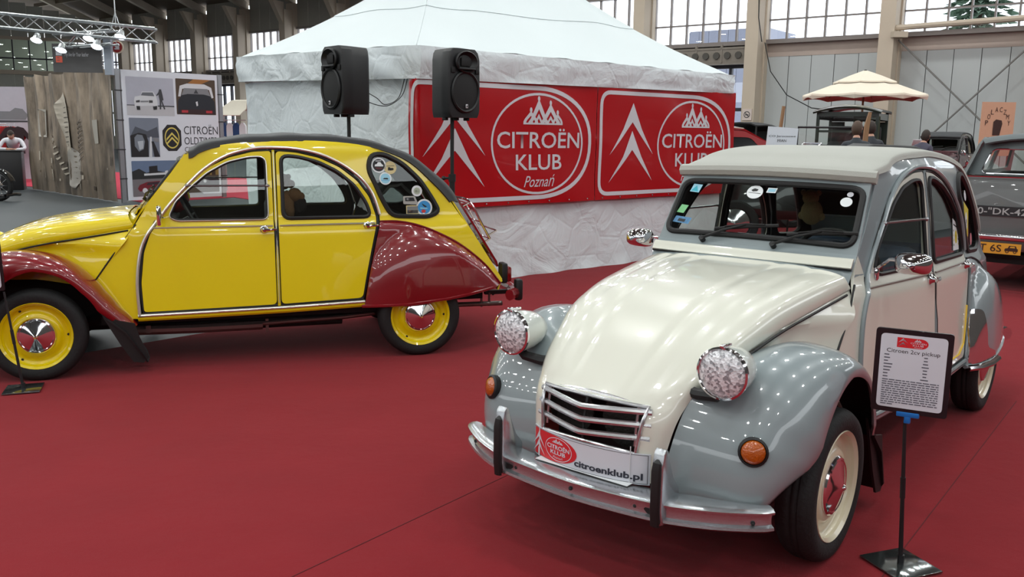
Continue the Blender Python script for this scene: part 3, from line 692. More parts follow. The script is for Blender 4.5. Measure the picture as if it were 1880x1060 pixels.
    part('grille_backing', mb, mat('grille_backing', (30, 27, 24), .7, var=.6, scale=40, bump=.6, bscale=80))
    if not P.get('grille_hidden'):
        gm = mat('brushed_aluminium', (205, 205, 208), .22, .9, var=.03)
        tl = (tj(ja), tj(jb))
        loopP = [hood_p(g0, tj(j), .004) for j in range(ja, jb + 1)] + [hood_p(i, tl[1], .004) for i in range(g0, g1 + 1)] + [hood_p(g1, tj(j), .004) for j in range(jb, ja - 1, -1)] + [hood_p(i, tl[0], .004) for i in range(g1, g0 - 1, -1)]
        mb = MB(); mb.tube(loopP[::2], .007, 8, closed=True); gr = part('grille', mb, gm)
        gb = 0
        for zz, yw, xo in ((.588, .235, .0), (.543, .238, .008), (.498, .238, .014)):
            pts = []
            for k in range(-10, 11):
                q = k / 10; y = yw * q; x = .585 + xo + .082 * (1 - abs(q) ** 1.2); pts.append((x, y, zz - .008 * (1 - abs(q))))
            mb = MB(); mb.tube(pts, .0105, 8, up=(0, 0, 1), flat=1.1); part('grille_bar', mb, gm, gr)
        mb = MB(); mb.tube([(.60 - .02 * abs(k / 8) ** 2, .19 * k / 8, .618 - .014 * (k / 8) ** 2) for k in range(-8, 9)], .008, 8); part('grille_bar', mb, gm, gr)
        for y in (-.19, .19): mb = MB(); mb.tube([(.60, y, .60), (.612, y, .53), (.618, y, .465)], .006, 6); part('grille_strut', mb, gm, gr)
        mb = MB(); mb.tube([(.635, 0, .61), (.655, 0, .53), (.66, 0, .46)], .005, 6); part('grille_strut', mb, RUBBER, gr)
    # cowl, vent flap
    mb = MB(); G = []
    for x, z, c in ((-.52, .975, .02), (-.545, .985, .015), (-.60, 1.0, .012), (-.635, 1.045, .0), (-.665, 1.075, 0)):
        G.append([(x - .03 * (abs(k) / 12) ** 2 * (1 if x > -.6 else .3), (hw(x, z) - .001) * k / 12, z + .01 * (1 - (k / 12) ** 2) - .045 * (1 if x > -.58 else 0) * (abs(k) / 12) ** 4) for k in range(-12, 13)])
    grid_surface(mb, G, 0, .01, 0); part('cowl_panel', mb, body)
    mb = MB(); q = []
    for k in range(-12, 13):
        y = .478 * k / 12; q.append((-.598 + .012 * (1 - (k / 12) ** 2), y))
    Gv = [[(x + .000, y, 1.008) for x, y in q], [(x - .007, y, 1.014) for x, y in q], [(x - .014, y, 1.030) for x, y in q], [(x - .024, y, 1.043) for x, y in q], [(x - .034, y, 1.045) for x, y in q]]
    Gv = [[(p[0] + .015, p[1], p[2] + .006) for p in r] for r in Gv]
    grid_surface(mb, Gv, 0, -.008, 0); part('vent_flap', mb, P['hood'])
    mb = MB(); mb.tube([(x + .006, y, 1.006) for x, y in q], .006, 6); part('vent_seal', mb, RUBBER)  # black tube stands in for the shadow gap under the vent flap
    # ---- windscreen frame, glass, seal, wipers
    wy0, wy1 = hw(-.66, 1.065), hw(-.885, 1.37)
    B0, B1 = Vector((-.645, 0, 1.055)), Vector((hx + .03, 0, 1.372))
    def WS(u, v, n=0):  # u lateral metres, v 0..1 up the screen
        bow = .018 * (1 - (u / .5) ** 2)
        p = B0.lerp(B1, v); d = (B1 - B0).normalized(); nn = Vector((d.z, 0, -d.x)); nn = nn if nn.x > 0 else -nn
        return Vector((p.x, u, p.z)) + nn * (n + bow)
    def ws_sheet(outer, holes, n, th, step=.05):
        mb = MB(); V, F, B = tri_region(outer, holes, step); k = len(V)
        mb.add([WS(u, v / .38, n) for u, v in V] + [WS(u, v / .38, n - th) for u, v in V], F); 
        for f in F: mb.f.append([i + k for i in reversed(f)]); mb.m.append(0)
        for a, b in B: mb.f.append([a, a + k, b + k, b]); mb.m.append(0)
        return mb
    fo_ = [(-wy0, 0), (wy0, 0), (wy1 + .0, .38), (-wy1 - .0, .38)]
    gl = rnd([(-wy0 + .028, .045), (wy0 - .028, .045), (wy1 - .018, .335), (-wy1 + .018, .335)], .055, 6)
    part('windscreen_frame', ws_sheet(fo_, [gl], 0, .015), body)
    wsn = part('windscreen', ws_sheet(offset_poly(gl, .01), [], -.006, .003, .12), GLASS)
    mb = MB(); mb.tube([WS(u, v / .38, .002) for u, v in resample(gl, .04)], .014, 8, closed=True); part('windscreen_seal', mb, RUBBER, wsn)
    for u0 in (-.235, .115):
        mb = MB(); a = WS(u0, .02, .022); mb.cyl(WS(u0, .015, -.01), WS(u0, .02, .028), .013, 10)
        tip = WS(u0 + .20, .25, .024); mb.tube([a, a.lerp(tip, .5) + Vector((.01, 0, .006)), tip], [.007, .006, .004], 6)
        mb.tube([WS(u0 + .05, .17, .016), WS(u0 + .20, .235, .014), WS(u0 + .35, .28, .016)], .005, 6, flat=1.7)
        mb.tube([WS(u0 + .10, .20, .024), WS(u0 + .20, .25, .028), WS(u0 + .29, .265, .024)], .004, 6); part('wiper', mb, RUBBER)
    # ---- roof canvas
    zc = ([-2.79, -2.62, -2.44, -2.22, -2.0, -1.57, -1.48, -1.2, -1.05, -.98], [1.06, 1.245, 1.385, 1.468, 1.513, 1.535, 1.53, 1.51, 1.482, 1.463])
    prof = [(hx, 1.425, hx, 1.392), (hx - .03, 1.437, hx - .03, 1.402), (-1.0, 1.463, -1.0, 1.432), (-1.1, 1.49, -1.1, 1.462), (-1.25, 1.512, -1.25, 1.484), (-1.5, 1.53, -1.5, 1.497), (-1.73, 1.53, -1.73, 1.502), (-2.0, 1.512, -2.02, 1.48), (-2.2, 1.468, -2.22, 1.428), (-2.42, 1.385, -2.38, 1.348), (-2.60, 1.25, -2.53, 1.212), (-2.70, 1.15, -2.61, 1.13), (-2.755, 1.06, -2.655, 1.075)]
    if P.get('visor'): prof = [(hx + .045, 1.392, hx + .025, 1.372), (hx + .03, 1.425, hx + .015, 1.408)] + prof[2:]
    rows = []
    for c0, c1, e0, e1 in cr(prof, 4):
        yr = hw(e0, e1) + (.012 if P.get('visor') else .009); row = []
        for k in range(-16, 17):
            t = k / 16; g = (1 - abs(t) ** 3.0) ** (1 / 1.6); row.append((e0 + (c0 - e0) * g, yr * math.sin(t * PI / 2) / 1.0, e1 + (c1 - e1) * g + .004 * math.sin(c0 * 23) * g * (0 if P.get('visor') else 1)))
        dz = .014 if P.get('visor') else interp(-c0, [1.0, 2.0, 2.5], [.028, .022, .010])
        row = [(row[0][0], row[0][1] - .006, row[0][2] - dz)] + row + [(row[-1][0], row[-1][1] + .006, row[-1][2] - dz)]
        rows.append(row)
    mb = MB(); grid_surface(mb, rows, 0, -.012, 1); rc_ = part('roof_canvas', mb, [roofm, trim], angle=60)
    if P.get('visor'):
        vb = MB(); vb.tube([(hx + .045 - .02 * (k / 10) ** 4, (wy1 + .02) * k / 10, 1.40 - .012 * (k / 10) ** 2) for k in range(-10, 11)], .030, 8, flat=1.0); part('roof_front_roll', vb, roofm, rc_)
    # header beam
    mb = MB(); mb.tube([(hx + .02, (wy1 - .004) * k / 8, 1.375) for k in range(-8, 9)], .016, 8); part('header_rail', mb, body)
    # ---- tail: boot lid, rear panel, lamps, bumper
    G = []
    for x, z, w in ((-2.665, 1.085, .47), (-2.72, 1.07, .465), (-2.80, .95, .46), (-2.93, .75, .45), (-3.02, .61, .44), (-3.03, .575, .44)):
        G.append([(x - .035 * (1 - (k / 8) ** 2), w * k / 8, z) for k in range(-8, 9)])
    mb = MB(); grid_surface(mb, G, 0, .015, 0); part('boot_lid', mb, P['lid'])
    G = []
    for x, z in ((-2.66, 1.09), (-2.84, .80), (-3.03, .50), (-3.0, .43)):
        G.append([(x + .005, (hw(x, z) - .005) * k / 8, z) for k in range(-8, 9)])
    mb = MB(); grid_surface(mb, G, 0, .01, 0); part('rear_panel', mb, body)
    for s in (1, -1):
        mb = MB(); mb.box((-3.06, s * .50, .54), (.05, .10, .15), 0, None, .015); tlb = part('tail_light', mb, RUBBER)
        mb = MB(); mb.box((-3.095, s * .50, .53), (.04, .09, .11), 0, None, .012); part('tail_light_lens', mb, REDLENS, tlb)
    mb = MB(); mb.tube([(-3.06, .66, .40), (-3.12, .60, .40), (-3.16, .40, .40), (-3.18, 0, .40), (-3.16, -.40, .40), (-3.12, -.60, .40), (-3.06, -.66, .40)], .035, 8, flat=1.2)
    for s in (1, -1): mb.box((-3.16, s * .56, .42), (.06, .07, .16), 1, None, .02); mb.box((-3.05, s * .40, .38), (.2, .04, .03), 1)
    part('rear_bumper', mb, [P.get('rbump', CHROME), RUBBER])
    # ---- front bumper > overrider
    al = mat('bumper_alloy', (190, 194, 198), .25, .85, var=.03)
    plan = cr([(.735, 0), (.728, .12), (.70, .34), (.64, .50), (.56, .625), (.52, .66)], 5); plan = [(x, -y) for x, y in reversed(plan)][:-1] + plan
    cs = [(-.10, .326), (-.05, .332), (-.002, .328), (.010, .320), (.008, .312), (-.008, .307), (-.010, .285), (-.008, .272), (.008, .267), (.010, .258), (0, .250), (-.02, .248), (-.02, .254), (-.10, .316)]
    R = []
    for i, (x, y) in enumerate(plan):
        a = Vector(plan[max(0, i - 1)]); b = Vector(plan[min(len(plan) - 1, i + 1)]); t = (b - a).normalized(); n = Vector((t.y, -t.x)); n = n if n.x > 0 else -n
        k = 1 - .55 * max(0, (abs(y) - .45) / .21)
        R.append([(x + n.x * d * (k if d < -.03 else 1), y + n.y * d * (k if d < -.03 else 1), z - (.0) + .012 * (abs(y) / .66) ** 2) for d, z in cs])
    mb = MB(); mb.rings(R, 0, True, (True, True)); fb = part('front_bumper', mb, al)
    for y in (-.58, -.27, 0, .25, .61):
        x = interp(abs(y), [0, .34, .5, .625], [.735, .70, .64, .56]); mb = MB(); mb.sphere((x - .008, y, .290), .008, 8); part('bumper_bolt', mb, RUBBER, fb)
    for y in (-.30, .30): mb = MB(); mb.box((.60, y, .285), (.2, .04, .02)); part('bumper_bracket', mb, RUBBER, fb)
    for s in (1, -1):
        prf = [(.712, .25), (.722, .30), (.722, .46), (.712, .50), (.698, .515), (.685, .508), (.668, .46), (.64, .40), (.60, .355), (.60, .25)]
        mb = MB(); mb.prism([(x, z) for x, z in prf], .042, 0, Matrix.Translation((0, s * .34, 0))); ov = link('overrider', mb, al, None, True, 30)
        bpy.data.objects.remove(ov)
        bm = bmesh.new(); vs0 = [bm.verts.new((x, s * .34 - .021, z)) for x, z in prf]; f = bm.faces.new(vs0); r = bmesh.ops.extrude_face_region(bm, geom=[f])
        for g in r['geom']:
            if isinstance(g, bmesh.types.BMVert): g.co.y += .042
        bmesh.ops.bevel(bm, geom=[e for e in bm.edges], offset=.007, segments=2, affect='EDGES', profile=.5)
        mb = MB(); mb.add([v.co.copy() for v in bm.verts], [[v.index for v in f.verts] for f in bm.faces]); bm.free(); ov = part('overrider', mb, al, fb)
        mb = MB(); mb.tube([(.722, s * .34, .25), (.728, s * .34, .30), (.728, s * .34, .44), (.722, s * .34, .468), (.714, s * .34, .478)], [.017, .018, .018, .016, .008], 8, flat=.55, up=(1, 0, 0)); part('overrider_rubber', mb, RUBBER, fb)
    # ---- cabin: dashboard, seats, wheel
    mb = MB(); mb.box((-.74, 0, .93), (.16, .94, .06), 0, None, .02); mb.box((-.66, 0, .72), (.06, .92, .5), 0); mb.cyl((-.70, .30, 1.0), (-.78, .30, 1.0), .045, 14)
    mb.cyl((-.72, .02, .84), (-.90, .02, .84), .012, 8); mb.sphere((-.92, .02, .84), .022, 10); part('dashboard', mb, mat('cabin_dark', (22, 22, 23), .6, var=.15))
    mb = MB(); C0 = Vector((-.93, .30, .975)); tiltm = Matrix.Translation(C0) @ Matrix.Rotation(math.radians(-62), 4, 'Y')
    mb.tube([(math.cos(2 * PI * k / 28) * .195, math.sin(2 * PI * k / 28) * .195, 0) for k in range(28)], .012, 8, 0, tiltm, closed=True); mb.tube([(0, .19, 0), (0, 0, -.03), (0, -.19, 0)], .01, 6, 0, tiltm); mb.cyl((0, 0, -.03), (0, 0, -.28), .018, 8, 0, tiltm); part('steering_wheel', mb, RUBBER)
    seatm = P['seat']
    for x0, zt in ((-1.28, .965), (-2.10, .955)):
        mb = MB()
        if x0 > -2:
            for yc in (-.27, .27):
                mb.box((x0 + .10, yc, .60), (.50, .46, .12), 0, None, .05); mb.box((x0 - .20, yc, .83), (.10, .46, .42), 0, Matrix.Translation((0, 0, 0)), .045)
        else:
            mb.box((x0 + .10, 0, .60), (.50, 1.02, .12), 0, None, .05); mb.box((x0 - .20, 0, .78), (.10, 1.02, .42), 0, None, .045)
        part('seat', mb, seatm)
    return root, hw, frf, T, WS, part
YEL = mat('yellow_paint', (230, 206, 0), .28, coat=1.0, var=.015, scale=3)
MAROON = mat('maroon_paint', (122, 10, 20), .25, coat=1.0, var=.02, scale=3)
CREAM = mat('cream_paint', (220, 220, 207), .28, coat=1.0, var=.012, scale=3)
GREY = mat('blue_grey_paint', (134, 145, 148), .28, coat=1.0, var=.015, scale=3)
BLACKC = mat('black_canvas', (44, 46, 48), .6, var=.12, scale=20, bump=.15, bscale=200)
BEIGEC = mat('beige_canvas', (170, 171, 164), .75, var=.05, scale=6, bump=.2, bscale=220)
TRIMD = mat('cabin_lining', (52, 46, 36), .7, var=.15)
TRIMG = mat('cabin_lining_grey', (36, 36, 38), .7, var=.15)
SEATY = mat('seat_slate', (26, 31, 37), .7, var=.15, scale=12)
SEATW = mat('seat_blue', (62, 78, 100), .5, var=.25, scale=14, stretch=(1, 8, 1))
yc, _, frfY, TY, WSY, partY = car_2cv('vintage_car', 'yellow and maroon vintage economy car with black roof, parked on the left', (-3.1286, 5.9230, 0), math.radians(198.52),
    dict(body=YEL, door=YEL, hood=YEL, cowl=YEL, nose=YEL, fender=MAROON, roof=BLACKC, trim=TRIMD, chrome=True, rim=YEL, mirror='round', lid=MAROON, lampm=YEL, seat=SEATY, grille_hidden=False, header_x=-.925, qglass=GLASS2, rbump=MAROON))
wc, _, frfW, TW, WSW, partW = car_2cv('vintage_car', 'cream and blue-grey vintage economy car with beige canvas roof, foreground right', (.6777, 3.5161, 0), math.radians(230.55),
    dict(body=GREY, door=CREAM, hood=CREAM, cowl=CREAM, nose=CREAM, fender=GREY, lampm=mat('lamp_bowl', (196, 202, 196), .25, coat=1.0, var=.01), roof=BEIGEC, trim=TRIMG, chrome=False, rim=mat('cream_rim', (214, 205, 178), .3, coat=.8, var=.02), mirror='wing', lid=GREY, seat=SEATW, visor=True, header_x=-.87, guard=True, belt=mat('belt_grey', (120, 112, 105), .4)), tilt=(.0133, .023))
# ---------------------------------------------------------------- flat print helpers
WHITEP = mat('white_print', (205, 205, 210), .45, var=.03)
REDP = mat('red_vinyl', (172, 10, 20), .25, var=.06, scale=2, coat=.4, bump=.5, bscale=4)
REDP2 = mat('red_print', (214, 40, 48), .4, var=.03)
INK = mat('black_ink', (22, 22, 26), .5, var=.05)
PAPER = mat('white_paper', (214, 218, 226), .5, var=.02)
def decal(name, outer, holes, mapf, off, m, parent, step=.08, kind=None):
    V, F, B = tri_region(outer, holes, step); mb = MB(); mb.add([mapf(u, v, off) for u, v in V], F)
    o = link(name, mb, m, parent, True, 60, False)
    return o
def text_map(name, body, u0, u1, v0, v1, mapf, off, m, parent, shear=0.0, bold=0.0, fill=True):
    cu = bpy.data.curves.new(name, 'FONT'); cu.body = body; cu.size = 1; cu.shear = shear; cu.resolution_u = 3; cu.offset = bold; cu.fill_mode = 'FRONT' if hasattr(cu, 'fill_mode') else cu.fill_mode
    o = bpy.data.objects.new(name, cu); COL.objects.link(o); dg = bpy.context.evaluated_depsgraph_get()
    me = bpy.data.meshes.new_from_object(o.evaluated_get(dg)); COL.objects.unlink(o); bpy.data.objects.remove(o)
    xs = [v.co.x for v in me.vertices]; ys = [v.co.y for v in me.vertices]
    x0, x1, y0, y1 = min(xs), max(xs), min(ys), max(ys)
    for v in me.vertices: v.co = mapf(u0 + (v.co.x - x0) / (x1 - x0) * (u1 - u0), v0 + (v.co.y - y0) / (y1 - y0) * (v1 - v0), off)
    me.materials.clear(); me.materials.append(m); o = bpy.data.objects.new(name, me); COL.objects.link(o); o.parent = parent
    return o
def ell(cu, cv, ru, rv, n=40, a0=0, a1=2 * PI): return [(cu + ru * math.cos(a0 + (a1 - a0) * k / n), cv + rv * math.sin(a0 + (a1 - a0) * k / n)) for k in range(n)]
def border_outline(g=0.0):
    top, bot, left = 2.04 - g, .845 + g, .04 + g; P = rnd([(1.70, bot), (left, bot), (left, top), (1.75, top)], [0, .16 - g, .16 - g, 0], 6)
    c = (1.72, (top + bot) / 2); P = P[1:-1]; 
    P += [(1.72 + (.80 - g) * math.cos(a), c[1] + (top - bot) / 2 * math.copysign(abs(math.sin(a)) ** .82, math.sin(a))) for a in [PI / 2 - PI * k / 28 for k in range(29)]]
    return P
CHEV = [([(.60, 1.91), (.44, 1.61), (.21, 1.31), (.40, 1.49), (.60, 1.69), (.80, 1.49), (.98, 1.315), (.77, 1.61)]),
        ([(.60, 1.59), (.44, 1.29), (.215, .99), (.40, 1.17), (.60, 1.37), (.79, 1.18), (.98, 1.0), (.77, 1.29)])]
def crown(mapf, off, m, par, S=lambda p: p, step=.08):
    for (cx, base, top, hwid) in ((1.60, 1.64, 1.79, .10), (1.71, 1.64, 1.91, .14), (1.88, 1.64, 1.87, .14), (1.985, 1.64, 1.77, .075)):
        h_ = top - base
        pl = [(cx - hwid, base), (cx - hwid, base + .03), (cx - hwid * .80, base + .06), (cx - .010, top - .02), (cx + .010, top - .02), (cx + hwid * .80, base + .06), (cx + hwid, base + .03), (cx + hwid, base)]
        hl = [(cx - hwid * .66, base + .018), (cx - hwid * .50, base + .045), (cx, base + h_ * .60), (cx + hwid * .50, base + .045), (cx + hwid * .66, base + .018)]
        decal('crown_zigzag', [S(p) for p in [(cx - hwid * .5, base), (cx, base + h_ * .42), (cx + hwid * .5, base), (cx + hwid * .28, base), (cx, base + h_ * .24), (cx - hwid * .28, base)]], [], mapf, off, m, par, step)
        sl1 = None
        decal('crown_spire', [S(p) for p in pl], [[S(p) for p in hl]], mapf, off, m, par, step); decal('crown_tip', [S(p) for p in ell(cx, top, .018, .028, 12)], [], mapf, off, m, par, step)
def logo(mapf, off, par, white, S=lambda p: p, big=True, txtm=None):
    st = .12 if big else .5
    if big: decal('print_border', border_outline(0), [border_outline(.045)], mapf, off, white, par, .09)
    for c in CHEV: decal('print_chevron', [S(p) for p in c], [], mapf, off, white, par, .08 if big else .5)
    if big:
        decal('print_ring', [S(p) for p in ell(1.72, 1.435, .665, .535, 56)], [[S(p) for p in ell(1.72, 1.435, .64, .51, 56)]], mapf, off, white, par, .09)
    crown(mapf, off, white, par, S, .08 if big else .5)
    def tm(b, u0, u1, v0, v1, **k):
        (a, c), (d, e) = S((u0, v0)), S((u1, v1)); text_map('print_lettering', b, a, d, c, e, mapf, off, white, par, **k)
    tm('CITROËN', 1.14, 2.33, 1.39, 1.60, bold=.010); tm('KLUB', 1.40, 2.06, 1.16, 1.325, bold=.010); tm('Poznań', 1.52, 1.96, .98, 1.11, shear=.4)

# ---------------------------------------------------------------- the white party tent
TC = Vector((-.93, 8.60, 0)); TD1 = Vector((.7575, .6528, 0)); TD2 = Vector((-.6528, .7575, 0)); TL1, TL2 = 4.94, 3.95
def tent_fabric():
    m = mat('tent_fabric', (218, 226, 229), .55, var=.02, scale=3, spec=.3)
    nt = m.node_tree; N = nt.nodes; L = nt.links; b = N['Principled BSDF']; tc = N.new('ShaderNodeTexCoord')
    n1 = N.new('ShaderNodeTexNoise'); n1.inputs['Scale'].default_value = 2.2; n1.inputs['Detail'].default_value = 5; n1.inputs['Distortion'].default_value = 1.5; L.new(tc.outputs['Object'], n1.inputs[0])
    v = N.new('ShaderNodeTexVoronoi'); v.feature = 'DISTANCE_TO_EDGE'; v.inputs['Scale'].default_value = 2.6; L.new(tc.outputs['Object'], v.inputs[0])
    vm = N.new('ShaderNodeMath'); vm.operation = 'MINIMUM'; vm.inputs[1].default_value = .06; L.new(v.outputs['Distance'], vm.inputs[0])
    ad = N.new('ShaderNodeMath'); ad.operation = 'MULTIPLY_ADD'; ad.inputs[1].default_value = 1.2; L.new(vm.outputs[0], ad.inputs[0]); L.new(n1.outputs[0], ad.inputs[2])
    bp = N.new('ShaderNodeBump'); bp.inputs['Strength'].default_value = .75; bp.inputs['Distance'].default_value = .06; L.new(ad.outputs[0], bp.inputs['Height']); L.new(bp.outputs[0], b.inputs['Normal'])
    return m
FAB = tent_fabric(); FABS = mat('tent_roof_fabric', (208, 217, 219), .55, var=.015, scale=2, spec=.3, bump=.12, bscale=2.5)
tent = thing('party_tent', 'white pop-up party tent with pitched roof behind the yellow car', 'tent', tuple(TC))
def tw(a, b, z): p = TD1 * a + TD2 * b; return Vector((p.x, p.y, z))
ez = lambda a, b: 2.35 + (-.03) * a / TL1 + .10 * b / TL2
def vb(a, b): return 2.045 + .045 * a / TL1 + .10 * b / TL2
per = []
NA, NB = 40, 32
for k in range(NA): per.append((TL1 * k / NA, 0))
for k in range(NB): per.append((TL1, TL2 * k / NB))
for k in range(NA): per.append((TL1 * (1 - k / NA), TL2))
for k in range(NB): per.append((0, TL2 * (1 - k / NB)))
R0, R1 = 1.62, TL1 - 1.62
def roof_p(a, b, v, off=0):
    ra = min(max(a, R0), R1); rb = TL2 / 2; rz = 3.60 + .10 * (ra - R0) / (R1 - R0)
    x = a + (ra - a) * v; y = b + (rb - b) * v; e = ez(a, b)
    sag = -.03 * math.sin(PI * v) * (.6 + .4 * math.sin(a * 3.1 + b * 2.3))
    z = e + (rz - e) * (.80 * v + .20 * v ** 2.4) + sag
    if v < .04:
        z -= .012 * math.sin(a * 9 + b * 7)
    return tw(x, y, z + off)
mb = MB(); grid_surface(mb, [[roof_p(a, b, v / 14) for a, b in per + per[:1]] for v in range(15)], 0, .006); link('canopy', mb, FABS, tent, True, 30)
mb = MB(); grid_surface(mb, [[roof_p(a, b, .50 + .5 * v / 8, .009) for a, b in per + per[:1]] for v in range(9)], 0, .006); link('canopy_cap', mb, FABS, tent, True, 30)
def skirt(ang_pts, name):
    rows = []
    for z in range(7):
        q = z / 6; r = []
        for i, (a, b) in enumerate(ang_pts):
            zz = ez(a, b) + (vb(a, b) - ez(a, b)) * q
            oa = .012 * math.sin(a * 7 + q * 4) * q + .01 * math.sin(b * 8 + q * 5) + .008 * math.sin(zz * 60 + a * 2.5)
            n = (0, -1) if b == 0 else ((0, 1) if b == TL2 else ((-1, 0) if a == 0 else (1, 0)))
            r.append(tw(a + n[0] * (.065 + oa), b + n[1] * (.065 + oa), zz))
        rows.append(r)
    mb = MB(); grid_surface(mb, rows, 0, .004); return link(name, mb, FAB, tent, True, 60)
for pts in ([(TL1 * k / 60, 0) for k in range(61)], [(TL1, TL2 * k / 40) for k in range(41)], [(TL1 * k / 60, TL2) for k in range(61)], [(0, TL2 * k / 60) for k in range(61)]): skirt(pts, 'valance')
def tent_wall(fn, L, name, amp):
    rows = []
    for i in range(41):
        z = 2.12 * i / 40; r = []
        for k in range(int(L * 20) + 1):
            s = k / 20; w = amp * (math.sin(s * 5 + z * 1.3) * .6 + noise.noise(Vector((s * 1.6, z * 1.6, L))) * 1.4) + (.018 * max(0, .12 - z) / .12 * (1 + math.sin(s * 11)))
            r.append(fn(s, w, z + .004))
        rows.append(r)
    mb = MB(); grid_surface(mb, rows, 0, .004); return link(name, mb, FAB, tent, True, 60)
tent_wall(lambda s, w, z: tw(s, .06 - w, z), TL1, 'side_wall', .018)
tent_wall(lambda s, w, z: tw(.06 - w, s, z), TL2, 'side_wall', .022)
POLE = mat('tent_pole', (190, 192, 195), .35, .7)
for a, b in ((.1, .1), (TL1 - .1, .1), (.1, TL2 - .1), (TL1 - .1, TL2 - .1)):
    mb = MB(); p = tw(a, b, 0); mb.box((p.x, p.y, 1.15), (.04, .04, 2.3)); link('tent_leg', mb, POLE, tent, False)
# banners
def banner_map(u_off):
    def f(u, v, off):
        s = u + u_off; w = .010 * math.sin(s * 6.3 + v * 2) + .007 * math.sin(v * 9 + s * 3); R_ = .03 + off + w * .5
        if s < 0:
            ph = min(-s / .05, PI / 2); d = max(0, -s - .05 * PI / 2)
            return TC + TD1 * .0 + TD2 * (d) - TD2 * math.cos(ph) * R_ - TD1 * math.sin(ph) * R_ + Vector((0, 0, v))
        return TC + TD1 * s - TD2 * (.03 + off + w * .5) + Vector((0, 0, v))
    return f
for i, (uo, lb) in enumerate(((-.17, 'red club banner with fully visible oval emblem, behind the loudspeaker'), (2.44, 'red club banner on the right, partly hidden by the cream car roof'))):
    bn = thing('club_banner', lb, 'banner', (0, 0, 0), 0, None); mf = banner_map(uo)
    V, F, B = tri_region([(0, .80), (2.60, .80), (2.60, 2.10), (0, 2.08)], [], .07); mb = MB()
    n = len(V); mb.add([mf(u, v, 0) for u, v in V] + [mf(u, v, -.003) for u, v in V], F + [tuple(k + n for k in reversed(f)) for f in F]); link('banner_cloth', mb, REDP, bn, True, 60, False)
    logo(mf, .004, bn, WHITEP)
    mb = MB()
    for k in range(9): p = mf(.12 + k * .295, .825, .006); mb.sphere(p, .011, 6)
    link('eyelets', mb, CHROME, bn)['kind'] = 'stuff'
# ---------------------------------------------------------------- loudspeakers on poles
SPK = mat('speaker_plastic', (12, 13, 15), .5, var=.1, scale=60, bump=.12, bscale=220); SPK2 = mat('speaker_grille', (10, 10, 11), .7)
def speaker(x, y, z0, ang, lb, lb2, pole_bottom=0.0):
    st = thing('speaker_stand', lb2, 'stand', (x, y, 0))
    mb = MB(); mb.cyl((0, 0, .55), (0, 0, z0 + .06), .0175, 12); link('pole', mb, SPK, st)
    mb = MB(); mb.cyl((0, 0, .35), (0, 0, 1.17), .026, 12); mb.cyl((0, 0, 1.10), (0, 0, 1.17), .034, 12); mb.cyl((0, .03, 1.13), (-.075, .03, 1.13), .012, 8); mb.sphere((-.08, .03, 1.13), .022, 8); link('clamp', mb, SPK, st)
    for k in range(3):
        a = k * 2 * PI / 3 + .4; mb = MB(); mb.tube([(0.02 * math.cos(a), 0.02 * math.sin(a), .95), (.42 * math.cos(a), .42 * math.sin(a), .015)], .013, 8); mb.tube([(0.02 * math.cos(a), 0.02 * math.sin(a), .40), (.24 * math.cos(a), .24 * math.sin(a), .41)], .009, 6); link('leg', mb, SPK, st)
    sp = thing('loudspeaker', lb, 'loudspeaker', (x, y, z0), ang)
    H = .60; prof = rnd([(-.19, .19), (-.19, .10), (-.10, -.16), (.10, -.16), (.19, .10), (.19, .19)], [.02, .04, .05, .05, .04, .02], 4)   # (x, -y) plan, front towards +y local
    rings = []
    for q, sc, dz in ((0, .86, .0), (.05, .95, .0), (.12, 1.0, 0), (.5, 1.0, 0), (.85, .98, 0), (.95, .88, 0), (1.0, .70, 0)):
        rings.append([(p[0] * sc, (p[1] - .02) * (.9 + .1 * sc), q * H) for p in prof])
    mb = MB(); mb.rings(rings, 0, True, (True, True)); link('cabinet', mb, SPK, sp, True, 30)
    Fy = Matrix.Rotation(-PI / 2, 4, 'X')
    def front(z): return Matrix.Translation((0, .165, z)) @ Matrix(((1, 0, 0, 0), (0, 0, 1, 0), (0, -1, 0, 0), (0, 0, 0, 1)))
    mb = MB(); T = front(.225) @ Matrix.Diagonal((1, 1.08, 1, 1)); mb.lathe([(.165, -.005), (.172, .018), (.160, .028), (.148, .018)], 36, 0, T, closed=True); link('woofer_ring', mb, SPK, sp)
    mb = MB(); mb.lathe([(.15, .014), (.10, .020), (.05, .024), (.0001, .025)], 32, 0, T); link('woofer_grille', mb, SPK2, sp)
    mb = MB(); T = front(.485) @ Matrix.Diagonal((1, .72, 1, 1)); mb.lathe([(.125, -.005), (.135, .03), (.122, .04), (.105, .02), (.05, -.02), (.0001, -.04)], 32, 0, T); mb.box((0, .195, .425), (.2, .03, .02), 0, None, .008); link('horn', mb, SPK, sp)
    mb = MB(); mb.box((0, .178, .485), (.11, .012, .075), 0, None, .005); link('horn_throat', mb, SPK2, sp)
    for sx in (-.145, .145): mb = MB(); mb.box((sx, .176, .41), (.045, .012, .05), 0, None, .006); link('bass_port', mb, SPK2, sp)
    mb = MB(); mb.box((.0, .195, .10), (.026, .006, .034), 0, None, .003); mb.box((0, .199, .10), (.012, .003, .016), 1); link('badge', mb, [WHITEP, INK], sp)
    for sx in (-1, 1): mb = MB(); mb.box((sx * .155, .02, .30), (.012, .05, .16), 0, Matrix.Translation((0, 0, 0)), .005); link('handle_recess', mb, SPK2, sp)
    for sx in (-.13, .0, .13): mb = MB(); mb.box((sx, .05, -.012), (.035, .05, .028), 0, None, .005); link('foot', mb, RUBBER, sp)
speaker(-1.53, 8.32, 1.70, math.radians(131), 'black loudspeaker on pole, left one, in front of the plain tent wall', 'black speaker pole behind yellow car roof, left of the red banner')
speaker(-.565, 8.20, 1.68, math.radians(226), 'black loudspeaker on pole, right one, in front of the red banner', 'black speaker pole with clamp in front of the red banner')
